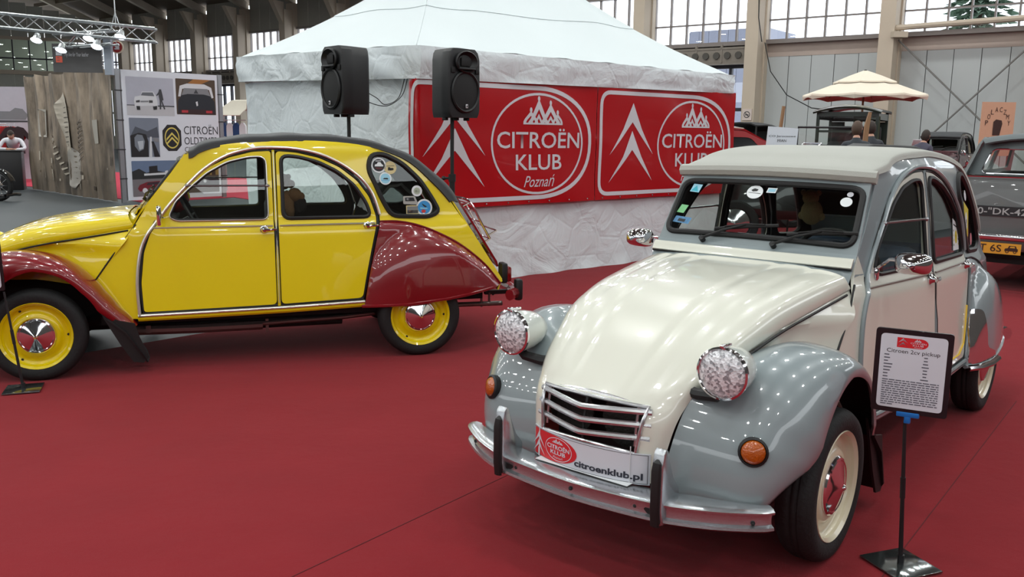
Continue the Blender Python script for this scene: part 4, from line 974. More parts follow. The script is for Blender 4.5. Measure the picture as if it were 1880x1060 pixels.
for o in list(bpy.data.objects):
    pass
cab = MB(); a = Vector((-1.42, 8.40, 1.90)); e = Vector((-1.42, 9.0, 2.06))
cab.tube(cr([tuple(a + Vector((0, 0, .03))), (-1.30, 8.5, 1.86), (-1.23, 8.6, 1.80), (-1.12, 8.72, 1.87), (-1.06, 8.72, 2.05)], 8), .004, 6)
cab.tube(cr([tuple(a + Vector((0, 0, -.06))), (-1.28, 8.5, 1.79), (-1.18, 8.6, 1.80), (-1.08, 8.72, 1.90), (-1.03, 8.72, 2.06)], 8), .004, 6)
tag(link('speaker_cable', cab, RUBBER), 'thin black cables looping from the left loudspeaker up to the tent', 'cable')
# ---------------------------------------------------------------- number board on the foreground car, car windows stickers
def plate_map(u, v, off):   # u -.25..+.25 seen from the front (left = car's right side), v height
    q = u / .25; x = .612 + .060 * max(0.0, 1 - q * q) ** .8 + off; z = v; return TW(Vector((x, u, z)))
def S_plate(p): return (-.245 + (p[0] / 2.6) * .235, .335 + (p[1] - .8) / 1.26 * .108)
V, F, B = tri_region([(-.25, .335), (.25, .335), (.25, .447), (-.25, .447)], [], .03); n = len(V)
mb = MB(); mb.add([plate_map(u, v, 0) for u, v in V] + [plate_map(u, v, -.004) for u, v in V], [f for f in F] + [tuple(k + n for k in reversed(f)) for f in F] + [(a, b, b + n, a + n) for a, b in B])
pl = link('number_plate', mb, PAPER, wc, True, 60)
decal('plate_red_field', [(-.243, .341), (-.13, .341)] + [(-.13 + .115 * math.cos(a), .391 + .050 * math.sin(a)) for a in [-PI / 2 + PI * k / 16 for k in range(1, 16)]] + [(-.13, .441), (-.243, .441)], [], plate_map, .001, REDP2, pl, .03)
decal('plate_border', [(-.246, .339), (.246, .339), (.246, .443), (-.246, .443)], [[(-.2445, .3405), (.2445, .3405), (.2445, .4415), (-.2445, .4415)]], plate_map, .0008, INK, pl, .03)
for c in CHEV: decal('plate_chevron', [(-.215 + (p[0] - .6) * .085 / .8, .343 + (p[1] - .98) / .93 * .088) for p in c], [], plate_map, .002, PAPER, pl, .03)
decal('plate_chevron', [(-.2185, .335), (-.2115, .335), (-.2115, .37), (-.2185, .37)], [], plate_map, .002, PAPER, pl, .03)
decal('plate_oval', ell(-.105, .391, .068, .044, 32), [ell(-.105, .391, .0655, .0415, 32)], plate_map, .0018, PAPER, pl, .03)
crown(plate_map, .002, PAPER, pl, lambda p: (-.105 + (p[0] - 1.8) * .095, .413 + (p[1] - 1.64) * .055), .03)
text_map('plate_lettering', 'CITROËN', -.162, -.048, .389, .409, plate_map, .002, PAPER, pl, bold=.02)
text_map('plate_lettering', 'KLUB', -.143, -.067, .370, .385, plate_map, .002, PAPER, pl, bold=.02)
text_map('plate_lettering', 'Poznań', -.13, -.08, .356, .365, plate_map, .002, PAPER, pl, shear=.3)
text_map('plate_lettering', 'citroenklub.pl', -.025, .232, .345, .377, plate_map, .002, mat('dark_slate_ink', (44, 50, 62), .5), pl, bold=.03)
mb = MB()
for u in (-.21, .19): mb.tube([plate_map(u, v, .003) for v in (.335, .39, .447, .47)], .002, 4)
link('plate_tie', mb, mat('clear_tie', (225, 228, 230), .3), pl)
mb = MB(); mb.box(tuple(TW(Vector((.63, .0, .338)))), (.09, .40, .003), 0, None, .001); link('plate_support', mb, mat('clear_tie', (225, 228, 230), .3), pl)
# windscreen stickers
def wsm(u, v, off): return TW(WSW(u, v / .38, -.0045 + off))
def sticker(mapf, parent, shape, m, art=(), name='window_sticker', lbl=None):
    o = decal(name, shape, [], mapf, .002, m, parent, .05)
    if lbl: o['label'] = lbl
    for k, (pl_, mm) in enumerate(art): decal('sticker_print', pl_, [], mapf, .003, mm, parent, .05)
    return o
wsc = [c for c in wc.children if c.name.startswith('windscreen') and 'frame' not in c.name][0]
TEAL = mat('teal_print', (40, 170, 190), .4); LBLUE = mat('pale_blue_print', (150, 205, 225), .4); HOLO = mat('hologram_sticker', (120, 170, 215), .15, .4, var=.5, scale=60); GREENP = mat('green_print', (120, 190, 130), .4)
STW = mat('sticker_white', (225, 230, 232), .4)
sticker(wsm, wsc, [(-.395, .275), (-.345, .27), (-.335, .315), (-.385, .32)], LBLUE, [([(-.39, .28), (-.35, .275), (-.365, .31)], TEAL)], lbl='pale blue square sticker with teal triangle')
sticker(wsm, wsc, [(-.435, .10), (-.345, .09), (-.335, .125), (-.425, .135)], HOLO, [([(-.41, .105), (-.37, .10), (-.365, .115), (-.405, .12)], INK)], lbl='shiny blue rectangular sticker')
sticker(wsm, wsc, [(-.43, .155), (-.39, .15), (-.375, .195), (-.415, .20)], GREENP, lbl='pale green sticker')
sticker(wsm, wsc, ell(-.055, .285, .040, .036, 24), STW, [([(-.075, .295), (-.06, .305), (-.04, .30), (-.045, .29), (-.065, .287)], INK), ([(-.085, .281), (-.025, .277), (-.025, .279), (-.085, .283)], INK)], lbl='round white sticker with a small dark emblem')
sticker(wsm, wsc, [(.0, .285), (.045, .285), (.05, .312), (.005, .312)], STW, [([(.006, .29), (.041, .29), (.045, .307), (.01, .307)], LBLUE)], lbl='small white rectangular sticker')
sticker(wsm, wsc, ell(.372, .265, .026, .024, 20), STW, lbl='round plain white sticker low at the screen edge')
sticker(wsm, wsc, ell(.380, .305, .014, .013, 16), mat('silver_sticker', (190, 190, 195), .3, .5))
# side window stickers of the cream car (left side seen)
def sidem(T, off0): return lambda x, z, off: T(Vector((x, hw(x, z) + off0 + off, z)))
sw = sidem(TW, -.002)
YEP = mat('yellow_print', (205, 190, 40), .4)
rdW = [c for c in wc.children if c.name.startswith('rear_door')][0]
sticker(sw, rdW, [(-1.93, 1.0), (-2.045, 1.0), (-2.045, 1.13), (-1.93, 1.17)], STW, [(ell(-1.99, 1.07, .022, .035, 16), YEP), (ell(-1.99, 1.07, .008, .012, 10), INK), ([(-1.945, 1.135), (-2.02, 1.115), (-2.02, 1.12), (-1.945, 1.142)], INK)] + [(ell(-1.945 - .09 * (k % 2), 1.03 + .025 * (k // 2), .006, .006, 8), YEP if k % 3 else INK) for k in range(8)], lbl='white leaflet with a small yellow car drawing')
sq = sidem(TW, -.0045); qwW = [c for c in wc.children if c.name.startswith('quarter_window') and 'seal' not in c.name][0]
sticker(sq, qwW, [(-2.20, 1.06), (-2.33, 1.05), (-2.36, 1.20), (-2.24, 1.25)], YEP, [(ell(-2.28, 1.14, .03, .05, 14), STW), (ell(-2.29, 1.13, .015, .02, 10), INK)], lbl='yellow sticker with white oval')
sticker(sq, qwW, ell(-2.30, 1.28, .03, .03, 16), STW); sticker(sq, qwW, ell(-2.42, 1.03, .03, .035, 16), mat('pinkish_sticker', (200, 120, 130), .4))
# yellow car quarter-window stickers
sy = sidem(TY, -.0045); qwY = [c for c in yc.children if c.name.startswith('quarter_window') and 'seal' not in c.name][0]
from_px = lambda a, b: None
BLUEP = mat('blue_print', (50, 140, 200), .4); CREAMP = mat('cream_print', (205, 190, 140), .4); REDS = mat('red_small_print', (190, 50, 50), .4); ORAN = mat('orange_print', (200, 120, 60), .4); GREYP = mat('grey_print', (120, 122, 120), .4)
def disc(x, z, r, m, inner=None, art=(), lbl=None):
    o = sticker(sy, qwY, ell(x, z, r, r, 26), m, lbl=lbl)
    if inner: decal('sticker_print', ell(x, z, r * .8, r * .8, 22), [], sy, .003, inner, qwY, .05)
    for pl_, mm in art: decal('sticker_print', [(x + a * r, z + b * r) for a, b in pl_], [], sy, .004, mm, qwY, .05)
carp = [(.55, -.15), (.5, .1), (.25, .15), (.1, .4), (-.25, .4), (-.45, .1), (-.6, .05), (-.6, -.15)]
disc(-2.152, 1.322, .052, STW, INK, [(carp, STW), ([(.5, -.25), (-.5, -.35), (-.4, -.5), (.3, -.5)], mat('dark_red_print', (90, 20, 28), .4)), ([(.4, .5), (-.35, .55), (-.35, .62), (.4, .6)], STW)], 'round black and white sticker with a car')
disc(-2.232, 1.305, .044, CREAMP, None, [([(.6, .22), (-.65, .28), (-.65, .34), (.6, .28)], INK), ([(.35, -.4), (.35, .05), (.1, .1), (-.1, -.1), (-.2, -.4)], INK), (ell(-.25, -.2, .3, .18, 10), INK)], 'round cream sticker')
disc(-2.195, 1.232, .043, STW, LBLUE, [([(.45, -.1), (.2, .1), (-.3, .1), (-.5, -.05), (-.4, -.15)], INK), ([(.7, -.3), (-.7, -.3), (-.7, -.35), (.7, -.35)], BLUEP)], 'round pale blue sticker')
disc(-2.415, 1.145, .038, STW, None, [(ell(0, 0, .62, .62, 16), mat('sage_print', (170, 180, 160), .4)), ([(.4, -.25), (.3, .2), (-.3, .2), (-.4, -.25)], GREYP)], 'round white sticker with a building')
disc(-2.465, 1.03, .058, STW, BLUEP, [(ell(.1, -.45, .28, .2, 14), REDS), ([(.3, .5), (-.35, .1), (-.1, .0), (.15, .2)], INK), ([(.5, .0), (-.4, -.1), (-.4, -.2), (.5, -.15)], LBLUE)], 'large round blue sticker')
sticker(sy, qwY, rnd([(-2.315, 1.055), (-2.315, 1.11), (-2.40, 1.11), (-2.42, 1.06), (-2.42, 1.05)], .01), mat('grey_car_sticker', (160, 160, 155), .4), [([(-2.33, 1.075), (-2.33, 1.10), (-2.39, 1.10), (-2.40, 1.075)], INK), ([(-2.34, 1.08), (-2.34, 1.095), (-2.36, 1.095), (-2.36, 1.08)], STW)], lbl='grey sticker shaped like a car')
sticker(sy, qwY, [(-2.335, .985), (-2.335, 1.045), (-2.425, 1.045), (-2.425, .985)], CREAMP, [([(-2.341, .991), (-2.341, 1.039), (-2.419, 1.039), (-2.419, .991)], GREYP), ([(-2.341, .991), (-2.341, 1.012), (-2.419, 1.012), (-2.419, .991)], mat('dark_brown_print', (60, 36, 28), .4)), (ell(-2.36, 1.008, .008, .005, 8), ORAN)], lbl='small framed postcard sticker')
# yellow stripe along the cream car's rear door and sill
mb = MB()
path = [(-.62, .425), (-1.2, .437), (-1.43, .442)]; mb.tube([TW(Vector((x, hw(x, z) + .0075, z))) for x, z in path], .006, 4, flat=.3)
path = [(-1.475, .445), (-1.9, .455), (-2.0, .50), (-2.04, .60), (-2.07, .70)]; mb.tube([TW(Vector((x + .012, hw(x, z) + .0075, z))) for x, z in path], .007, 4, flat=.3)
link('yellow_stripe', mb, mat('yellow_tape', (225, 185, 40), .4), wc)
# boot rack on the yellow car
mb = MB()
for y in (.36, -.36):
    mb.tube(cr([(-2.72, y, 1.085), (-2.80, y, 1.075), (-2.86, y, 1.03), (-2.93, y, .90), (-3.00, y, .775)], 5), .009, 8)
    mb.tube([(-3.00, y, .775), (-2.93, y, .735)], .007, 6); mb.tube([(-2.985, y, .80), (-3.05, y, .835)], .006, 6); mb.tube([(-2.84, y, 1.045), (-2.775, y, 1.01)], .007, 6)
for x, z in ((-2.80, 1.075), (-2.86, 1.03), (-3.00, .775), (-3.05, .835), (-2.93, .90), (-2.885, .98)): mb.tube([(x, .36, z), (x, -.36, z)], .007, 6)
for y in (.18, 0, -.18): mb.tube([(-2.86, y, 1.03), (-3.00, y, .775)], .006, 6)
link('luggage_rack', mb, CHROME, yc)
mb = MB(); mb.cyl((-2.69, .40, 1.10), (-2.69, .46, 1.10), .02, 10); mb.cyl((-2.69, -.40, 1.10), (-2.69, -.46, 1.10), .02, 10); link('boot_hinge', mb, CHROME, yc)

# ---------------------------------------------------------------- information stands
def info_stand(base, top, frame_c, R, U, w, h, lb, printed=True):
    st = thing('info_stand', lb, 'sign stand', (base[0], base[1], 0)); b = Vector((base[0], base[1], 0)); to = lambda p: Vector(p) - b
    mb = MB(); mb.box((.0, 0, .014), (.20, .20, .006), 0, Matrix.Rotation(math.radians(20), 4, 'Z'), .002); link('base_plate', mb, mat('stand_base_steel', (120, 126, 126), .12, .9, var=.03), st)
    t = to(top); mb = MB(); mb.tube([(0, 0, .012), tuple(t * .45), tuple(t)], [.0085, .0075, .006], 10); mb.tube([tuple(t * .48), tuple(t * .62)], .0095, 10); mb.cyl((0, 0, .01), (0, 0, .05), .012, 10); link('pole', mb, INK, st)
    M4 = frame4(to(frame_c), R, U); 
    mb = MB(); mb.prism(rnd([(-w / 2, -h / 2), (w / 2, -h / 2), (w / 2, h / 2), (-w / 2, h / 2)], .012), .010, 0, Matrix(((1, 0, 0, 0), (0, 0, 1, 0), (0, 1, 0, 0), (0, 0, 0, 1)))); fr = link('sign_frame', mb, mat('frame_plastic', (26, 24, 28), .35), st, True, 30); fr.matrix_local = M4
    iw, ih = w * .86, h * .885; mf = lambda u, v, off: Vector((u, v, .0055 + off))
    decal('sign_sheet', rnd([(-iw / 2, -ih / 2), (iw / 2, -ih / 2), (iw / 2, ih / 2), (-iw / 2, ih / 2)], .016), [], mf, 0, PAPER, fr, .2)
    mb = MB(); mb.box((0, -h / 2 - .004, 0), (.075, .018, .016), 0, None, .003); mb.box((0, -h / 2 - .022, 0), (.022, .03, .016), 0, None, .004); link('blue_clip', mb, mat('blue_plastic', (20, 110, 190), .35), fr)
    if not printed: return st
    def add(poly, m, holes=()): decal('sheet_print', poly, holes, mf, .0004, m, fr, .3)
    lx, ly, lw, lh = -.005, ih * .395, .098, .036
    add([(lx - lw / 2, ly - lh / 2), (lx + lw * .28, ly - lh / 2)] + [(lx + lw * .28 + lw * .24 * math.cos(a), ly + lh / 2 * math.sin(a)) for a in [-PI / 2 + PI * k / 10 for k in range(1, 10)]] + [(lx + lw * .28, ly + lh / 2), (lx - lw / 2, ly + lh / 2)], REDP2)
    for k, yy in enumerate((.004, -.010)):
        add([(lx - .030, ly + yy + .012), (lx - .046, ly + yy - .005), (lx - .030, ly + yy + .004), (lx - .014, ly + yy - .005)][:4], PAPER)
    mg = lambda u, v, off: mf(u, v, .0008)
    crown(mg, 0, PAPER, fr, lambda p: (lx + .018 + (p[0] - 1.8) * .04, ly + .006 + (p[1] - 1.64) * .035), .2)
    text_map('sheet_lettering', 'CITROËN', lx - .006, lx + .044, ly - .002, ly + .005, mf, .0008, PAPER, fr); text_map('sheet_lettering', 'KLUB', lx + .002, lx + .036, ly - .010, ly - .004, mf, .0008, PAPER, fr); text_map('sheet_lettering', 'Poznań', lx + .006, lx + .032, ly - .016, ly - .012, mf, .0008, PAPER, fr, shear=.3)
    text_map('sheet_lettering', 'Citroen 2cv pickup', -.085, .085, ih * .235, ih * .235 + .019, mf, .0005, INK, fr)
    GI = mat('grey_ink', (92, 96, 108), .5); rs = random.Random(4); mbt = MB()
    for k in range(8):
        y = ih * .21 - k * .0115; wl = rs.uniform(.012, .030); mbt.add([mf(-.092, y, .0006), mf(-.092 + wl, y, .0006), mf(-.092 + wl, y + .004, .0006), mf(-.092, y + .004, .0006)], [(0, 1, 2, 3)])
        wl = rs.uniform(.010, .026); mbt.add([mf(.042 - wl / 2, y, .0006), mf(.042 + wl / 2, y, .0006), mf(.042 + wl / 2, y + .004, .0006), mf(.042 - wl / 2, y + .004, .0006)], [(0, 1, 2, 3)])
    for k in range(12):
        y = -ih * .13 - k * .0082; x = -.093
        while x < .088:
            wl = rs.uniform(.006, .022); xe = min(.090, x + wl)
            if k == 11 and x > -.07: break
            mbt.add([mf(x, y, .0006), mf(xe, y, .0006), mf(xe, y + .0036, .0006), mf(x, y + .0036, .0006)], [(0, 1, 2, 3)]); x = xe + .003
    link('small_print', mbt, GI, fr, False)['kind'] = 'stuff'
    return st
info_stand((1.44, 3.025), (1.405, 3.02, .565), (1.405, 3.005, .745), (.222, -.115, 0), (0, -.02, .305), .248, .305, 'black framed information sheet on a pole beside the cream car')
info_stand((-2.905, 5.08), (-2.97, 5.08, .60), (-3.075, 5.06, .755), (.22, .05, 0), (0, -.02, .30), .22, .30, 'info stand with flat metal base in front of the yellow front wheel', False)
# ---------------------------------------------------------------- far left of the hall
PINK = mat('pink_red_carpet', (176, 36, 62), 1.0, var=.06)
mb = MB(); pk = [(-7.75, 18.55), (-6.4, 20.3), (-3.6, 17.0), (-2.0, 18.2), (-6.5, 27), (-14, 31), (-17, 26), (-11.9, 22.6)]; n = len(pk)
mb.add([(x, y, .012) for x, y in pk] + [(x, y, 0) for x, y in pk], [tuple(range(n))] + [(i, (i + 1) % n, (i + 1) % n + n, i + n) for i in range(n)]); tag(link('carpet', mb, PINK, None, False), 'pinkish red carpet around the photo wall and curtain on the left', 'carpet')
# photo wall
PA, PB_ = Vector((-8.08, 18.56, 0)), Vector((-6.66, 20.20, 0)); PU = (PB_ - PA).normalized(); PN = Vector((PU.y, -PU.x, 0)); PL = (PB_ - PA).length
pw = thing('photo_wall', 'white exhibition wall of car photographs with black and gold club emblem', 'display wall', tuple(PA))
def pm(u, v, off): return PU * (u * PL) + PN * (.035 + off) + Vector((0, 0, .05 + v * 2.66))
mb = MB(); mb.add([PU * (a * PL) + PN * b + Vector((0, 0, .04 + c * 2.68)) for a in (0, 1) for b in (-.03, .034) for c in (0, 1)], [(0, 1, 3, 2), (4, 6, 7, 5), (0, 4, 5, 1), (2, 3, 7, 6), (0, 2, 6, 4), (1, 5, 7, 3)]); link('wall_board', mb, mat('display_white', (206, 208, 216), .5, var=.02), pw, False)
FRM = mat('aluminium_frame', (150, 152, 156), .35, .7)
for u in (-.035, 1.035):
    mb = MB(); a = PU * (u * PL); mb.box((0, 0, 1.36), (.09, .07, 2.74), 0, Matrix.Translation(a) @ Matrix.Rotation(math.atan2(PU.y, PU.x), 4, 'Z')); link('frame_post', mb, FRM, pw, False)
    for z in (.5, 1.1, 1.7, 2.3):
        mb = MB(); mb.box((0, -.04, z), (.16, .012, .02), 0, Matrix.Translation(a) @ Matrix.Rotation(math.atan2(PU.y, PU.x), 4, 'Z')); link('clamp', mb, INK, pw, False)
def P(poly, m, off=.001, par=None, holes=()): return decal('photo_print', poly, holes, pm, off, m, par or pw, 1.0)
def rect(u0, v0, u1, v1): return [(u0, 1 - v1), (u1, 1 - v1), (u1, 1 - v0), (u0, 1 - v0)]
def photo(u0, v0, u1, v1, m, items, lbl):
    o = decal('photograph', rnd(rect(u0, v0, u1, v1), .008), [], pm, .001, m, pw, 1.0); o['label'] = lbl
    for k, (pts, mm) in enumerate(items): P([(u0 + a * (u1 - u0), 1 - v0 - b * (v1 - v0)) for a, b in pts], mm, .002 + .0006 * k, o)
pc = lambda n, c: mat('print_' + n, c, .45, var=.05)
SKYG, DKG, MDG, LTG, BLK, TAN_, WIN = pc('pale_grey', (168, 168, 180)), pc('dark_grey', (52, 52, 56)), pc('mid_grey', (120, 120, 124)), pc('light_grey', (200, 200, 204)), pc('black', (18, 18, 22)), pc('tan', (150, 130, 96)), pc('window_grey', (96, 98, 104))
photo(.04, .045, .52, .34, SKYG, [([(0, .75), (1, .75), (1, 1), (0, 1)], pc('sand_grey', (178, 176, 180))), ([(0, .73), (.25, .73), (.25, .75), (0, .75)], DKG), ([(.62, .73), (1, .73), (1, .76), (.62, .76)], DKG),
    ([(.15, .62), (.17, .52), (.30, .48), (.32, .38), (.56, .37), (.62, .50), (.64, .62), (.64, .78), (.56, .80), (.56, .74), (.28, .76), (.27, .86), (.20, .86), (.16, .76)], LTG), ([(.30, .48), (.33, .40), (.55, .39), (.58, .49)], WIN), ([(.19, .62), (.27, .60), (.27, .66), (.19, .67)], DKG), ([(.46, .60), (.54, .60), (.54, .66), (.46, .67)], DKG), ([(.19, .76), (.27, .76), (.27, .86), (.20, .86)], BLK), ([(.54, .76), (.63, .74), (.62, .84), (.55, .85)], BLK), ([(.28, .62), (.45, .61), (.45, .65), (.28, .66)], MDG),
    ([(.69, .30), (.73, .30), (.75, .42), (.77, .58), (.74, .60), (.80, .82), (.77, .83), (.72, .62), (.71, .83), (.68, .83), (.69, .60), (.67, .44), (.63, .48), (.62, .46), (.67, .38)], DKG)], 'grey photograph of a small pale saloon and a standing figure')
photo(.545, .04, .975, .325, pc('brown_backdrop', (70, 52, 36)), [([(.30, .12), (.45, 0), (.9, 0), (.6, .15)], pc('amber_glow', (150, 96, 40))), ([(.05, .50), (.10, .20), (.28, .13), (.72, .13), (.90, .22), (.95, .50), (.90, .52), (.84, .28), (.16, .28), (.11, .50)], LTG), ([(.12, .50), (.20, .26), (.80, .26), (.88, .48), (.70, .42), (.28, .42)], MDG), ([(.04, .62), (.14, .46), (.30, .42), (.70, .42), (.86, .46), (.97, .62), (.98, .98), (.03, .98)], pc('navy_black', (20, 24, 34))), ([(.08, .86), (.93, .85), (.96, .98), (.05, .98)], pc('tail_dark_red', (44, 14, 18))), ([(.12, .88), (.28, .88), (.28, .95), (.12, .95)], pc('tail_red', (170, 40, 50))), ([(.74, .88), (.90, .88), (.90, .95), (.74, .95)], pc('tail_red', (170, 40, 50))), ([(.48, .64), (.53, .62), (.54, .74), (.50, .76)], LTG), ([(.44, .40), (.50, .28), (.56, .40)], DKG)], 'photograph of a black car seen from behind')
photo(.05, .36, .345, .665, pc('overcast', (112, 118, 132)), [([(.2, .22), (.6, .34), (.95, .22), (1, .5), (0, .5)], pc('bonnet_grey', (70, 74, 84))), ([(.02, .45), (.3, .38), (.55, .42), (.62, .6), (.60, 1), (.02, 1)], BLK), ([(.15, .50), (.25, .42), (.42, .44), (.50, .60), (.44, .80), (.28, .86), (.15, .72)], pc('lamp_grey', (110, 116, 126))), ([(.25, .60), (.45, .58), (.43, .78), (.30, .82)], pc('lamp_light', (170, 174, 182))), ([(.68, .48), (.74, .48), (.72, 1), (.62, 1)], LTG), ([(.78, .50), (.98, .52), (.98, .62), (.80, .60)], MDG), ([(.72, .60), (.80, .60), (1, 1), (.80, 1)], BLK)], 'photograph of an old car headlamp')
photo(.05, .695, .53, .975, pc('dusk_blue', (96, 112, 140)), [([(0, .30), (.15, .22), (.3, .34), (.5, .28), (.8, .36), (1, .24), (1, .52), (0, .52)], pc('hedge', (26, 30, 32))), ([(.25, .36), (.72, .34), (.72, .40), (.25, .42)], LTG), ([(.70, .30), (.76, .28), (.78, .48), (.70, .48)], LTG), ([(.36, .16), (.54, .14), (.54, .34), (.36, .36)], BLK), ([(0, .52), (1, .50), (1, 1), (0, 1)], pc('road', (110, 104, 108))),
    ([(.10, .78), (.14, .68), (.30, .60), (.56, .58), (.72, .66), (.88, .70), (.90, .80), (.82, .84), (.14, .86)], pc('wine_red', (110, 18, 34))), ([(.32, .62), (.55, .60), (.64, .67), (.28, .69)], pc('wine_dark', (50, 30, 40))), (ell(.25, .84, .055, .075, 12), LTG), (ell(.76, .80, .05, .07, 12), BLK)], 'photograph of a red hatchback under a long canopy')
photo(.55, .69, .975, .965, pc('stone_arcade', (88, 74, 66)), [([(0, .0), (1, .0), (1, .22), (0, .24)], pc('arcade_dark', (40, 34, 36))), ([(0, .28), (1, .26), (1, .48), (0, .50)], pc('ochre', (150, 118, 62)))] + [([(.06 + .15 * k, .48), (.06 + .15 * k, .36), (.11 + .15 * k, .30), (.16 + .15 * k, .36), (.16 + .15 * k, .48)], pc('arch_dark', (62, 44, 30))) for k in range(6)] + [([(0, .66), (.2, .58), (.9, .56), (1, .62), (1, .80), (0, .84)], pc('plum_dark', (44, 34, 40))), (ell(.62, .66, .04, .05, 10), LTG), (ell(.2, .80, .07, .09, 12), BLK)], 'dark photograph of a car before a stone arcade')
oc = [(.48 + .10 * a, 1 - .515 - .105 * b) for a, b in ((-.45, -1), (.45, -1), (.98, -.55), (.98, .55), (.45, 1), (-.45, 1), (-.98, .55), (-.98, -.55))]
GOLD = pc('gold', (205, 185, 90)); P(oc, BLK, .001); P(ell(.48, .485, .078, .085, 28), GOLD, .0018, None, [ell(.48, .485, .068, .074, 28)])
for dy in (.0, -.035): P([(.42, .462 + dy), (.42, .480 + dy), (.48, .530 + dy), (.54, .480 + dy), (.54, .462 + dy), (.48, .512 + dy)], GOLD, .0022)
DKI = pc('slate_letters', (44, 44, 50))
text_map('wall_lettering', 'CITROËN', .61, .985, .515, .595, pm, .002, DKI, pw); text_map('wall_lettering', 'OLDTIMER', .61, .985, .432, .492, pm, .002, DKI, pw); text_map('wall_lettering', 'CLUB', .61, .76, .372, .412, pm, .002, DKI, pw)
# printed curtain
CA, CB = Vector((-11.9, 22.1, 0)), Vector((-8.2, 18.50, 0)); CUv = (CB - CA).normalized(); CNv = Vector((CUv.y, -CUv.x, 0)); CNv = CNv if CNv.y < 0 else -CNv; CL = (CB - CA).length
cu_t = thing('printed_curtain', 'draped silvery brown curtain printed with a pale dome and soft lights', 'curtain', tuple(CA))
def cm(u, v, off):
    s = u * CL; top = v / 2.75; w = .055 * math.sin(s * 7.5 + .8 * math.sin(s * 2.1)) * (.5 + .5 * top) + .05 * noise.noise(Vector((s * 1.1, v * .7, 3))) + .035 * math.sin(s * 17 + v * 1.5) * (.3 + .7 * abs(math.sin(s * 1.3)))
    return CUv * s + CNv * (.05 + w + off) + Vector((0, 0, .02 + v - .05 * abs(math.sin(s * 3.4)) * top))
def curtain_mat():
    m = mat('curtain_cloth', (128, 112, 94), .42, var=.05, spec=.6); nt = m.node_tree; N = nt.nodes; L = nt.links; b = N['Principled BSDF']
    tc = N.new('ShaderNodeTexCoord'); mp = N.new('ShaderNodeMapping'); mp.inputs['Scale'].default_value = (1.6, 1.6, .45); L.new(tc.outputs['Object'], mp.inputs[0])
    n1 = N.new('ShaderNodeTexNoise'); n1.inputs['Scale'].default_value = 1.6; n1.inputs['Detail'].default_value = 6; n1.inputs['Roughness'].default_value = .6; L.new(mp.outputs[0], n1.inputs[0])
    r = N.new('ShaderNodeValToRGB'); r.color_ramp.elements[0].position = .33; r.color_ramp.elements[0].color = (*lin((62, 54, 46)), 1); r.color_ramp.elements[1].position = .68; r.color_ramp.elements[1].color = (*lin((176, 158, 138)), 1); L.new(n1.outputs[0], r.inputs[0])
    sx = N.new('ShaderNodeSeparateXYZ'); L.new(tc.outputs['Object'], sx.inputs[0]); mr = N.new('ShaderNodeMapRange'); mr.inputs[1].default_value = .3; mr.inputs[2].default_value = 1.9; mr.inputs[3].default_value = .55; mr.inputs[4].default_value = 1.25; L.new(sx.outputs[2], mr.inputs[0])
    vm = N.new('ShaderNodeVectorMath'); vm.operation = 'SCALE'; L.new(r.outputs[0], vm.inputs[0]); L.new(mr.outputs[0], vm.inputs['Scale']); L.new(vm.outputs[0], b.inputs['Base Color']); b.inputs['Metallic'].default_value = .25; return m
rows = [[cm(k / 200, 2.74 * i / 40, 0) for k in range(201)] for i in range(41)]
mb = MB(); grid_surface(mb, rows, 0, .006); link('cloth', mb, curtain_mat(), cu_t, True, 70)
CPL, CPD = pc('pale_dome', (186, 176, 160)), pc('dome_shadow', (72, 62, 54))
def CPr(poly, m, off=.035): decal('cloth_print', poly, [], cm, off, m, cu_t, .06)
CPr([(.40, 2.02), (.47, 2.34), (.55, 2.02), (.56, 1.6), (.545, .95), (.49, .95), (.44, 1.5)], CPL)
for k in range(9): CPr([(.445 + .004 * k, 1.98 - .11 * k), (.565 - .004 * k, 1.98 - .11 * k), (.565 - .004 * k, 1.965 - .11 * k), (.445 + .004 * k, 1.965 - .11 * k)], CPD, .042)
CPr(ell(.555, .62, .07, .46, 24), pc('pale_oval', (160, 154, 146)))
for k in range(9): CPr([(.60 + .006 * k, 1.60 - .10 * k), (.68, 1.72 - .10 * k), (.68, 1.70 - .10 * k), (.60 + .006 * k, 1.57 - .10 * k)], CPD)
for k in range(8): CPr([(.30 + .02 * k, 1.25 - .11 * k), (.345 + .02 * k, 1.35 - .12 * k), (.345 + .02 * k, 1.32 - .12 * k), (.31 + .02 * k, 1.21 - .11 * k)], CPL)
for a, b, c, d in ((.16, 1.30, .24, 1.95), (.84, 1.2, .87, 1.7)): CPr([(a, b), (c, b), (c, d), (a, d)], pc('pale_window', (176, 170, 160)))
rs = random.Random(11)
for k in range(34):
    u, v = rs.uniform(.12, .95), rs.uniform(.1, .75); h = rs.uniform(.04, .22); CPr([(u, v), (u + .008, v), (u + .008, v + h), (u, v + h)], CPL if k % 3 else CPD)
# truss, spots and the hanging black sign
TRM = mat('truss_aluminium', (200, 204, 206), .3, .7)
def truss(a, b, lb):
    a, b = Vector(a), Vector(b); d = (b - a); L_ = d.length; d.normalize(); sd = Vector((-d.y, d.x, 0)); t = thing('lighting_truss', lb, 'truss', tuple(a)); h = .26
    cs_ = [sd * (x * h / 2) + Vector((0, 0, z * h / 2)) for x in (-1, 1) for z in (-1, 1)]
    for c in cs_: mb = MB(); mb.cyl(c, c + d * L_, .022, 8); link('chord', mb, TRM, t)
    n = int(L_ / .28); mb = MB()
    for k in range(n):
        for (i, j) in ((0, 1), (1, 3), (3, 2), (2, 0)):
            p, q = (i, j) if k % 2 else (j, i); mb.cyl(cs_[p] + d * (k * L_ / n), cs_[q] + d * ((k + 1) * L_ / n), .010, 5)
    o = link('bracing', mb, TRM, t); o['kind'] = 'stuff'; return t
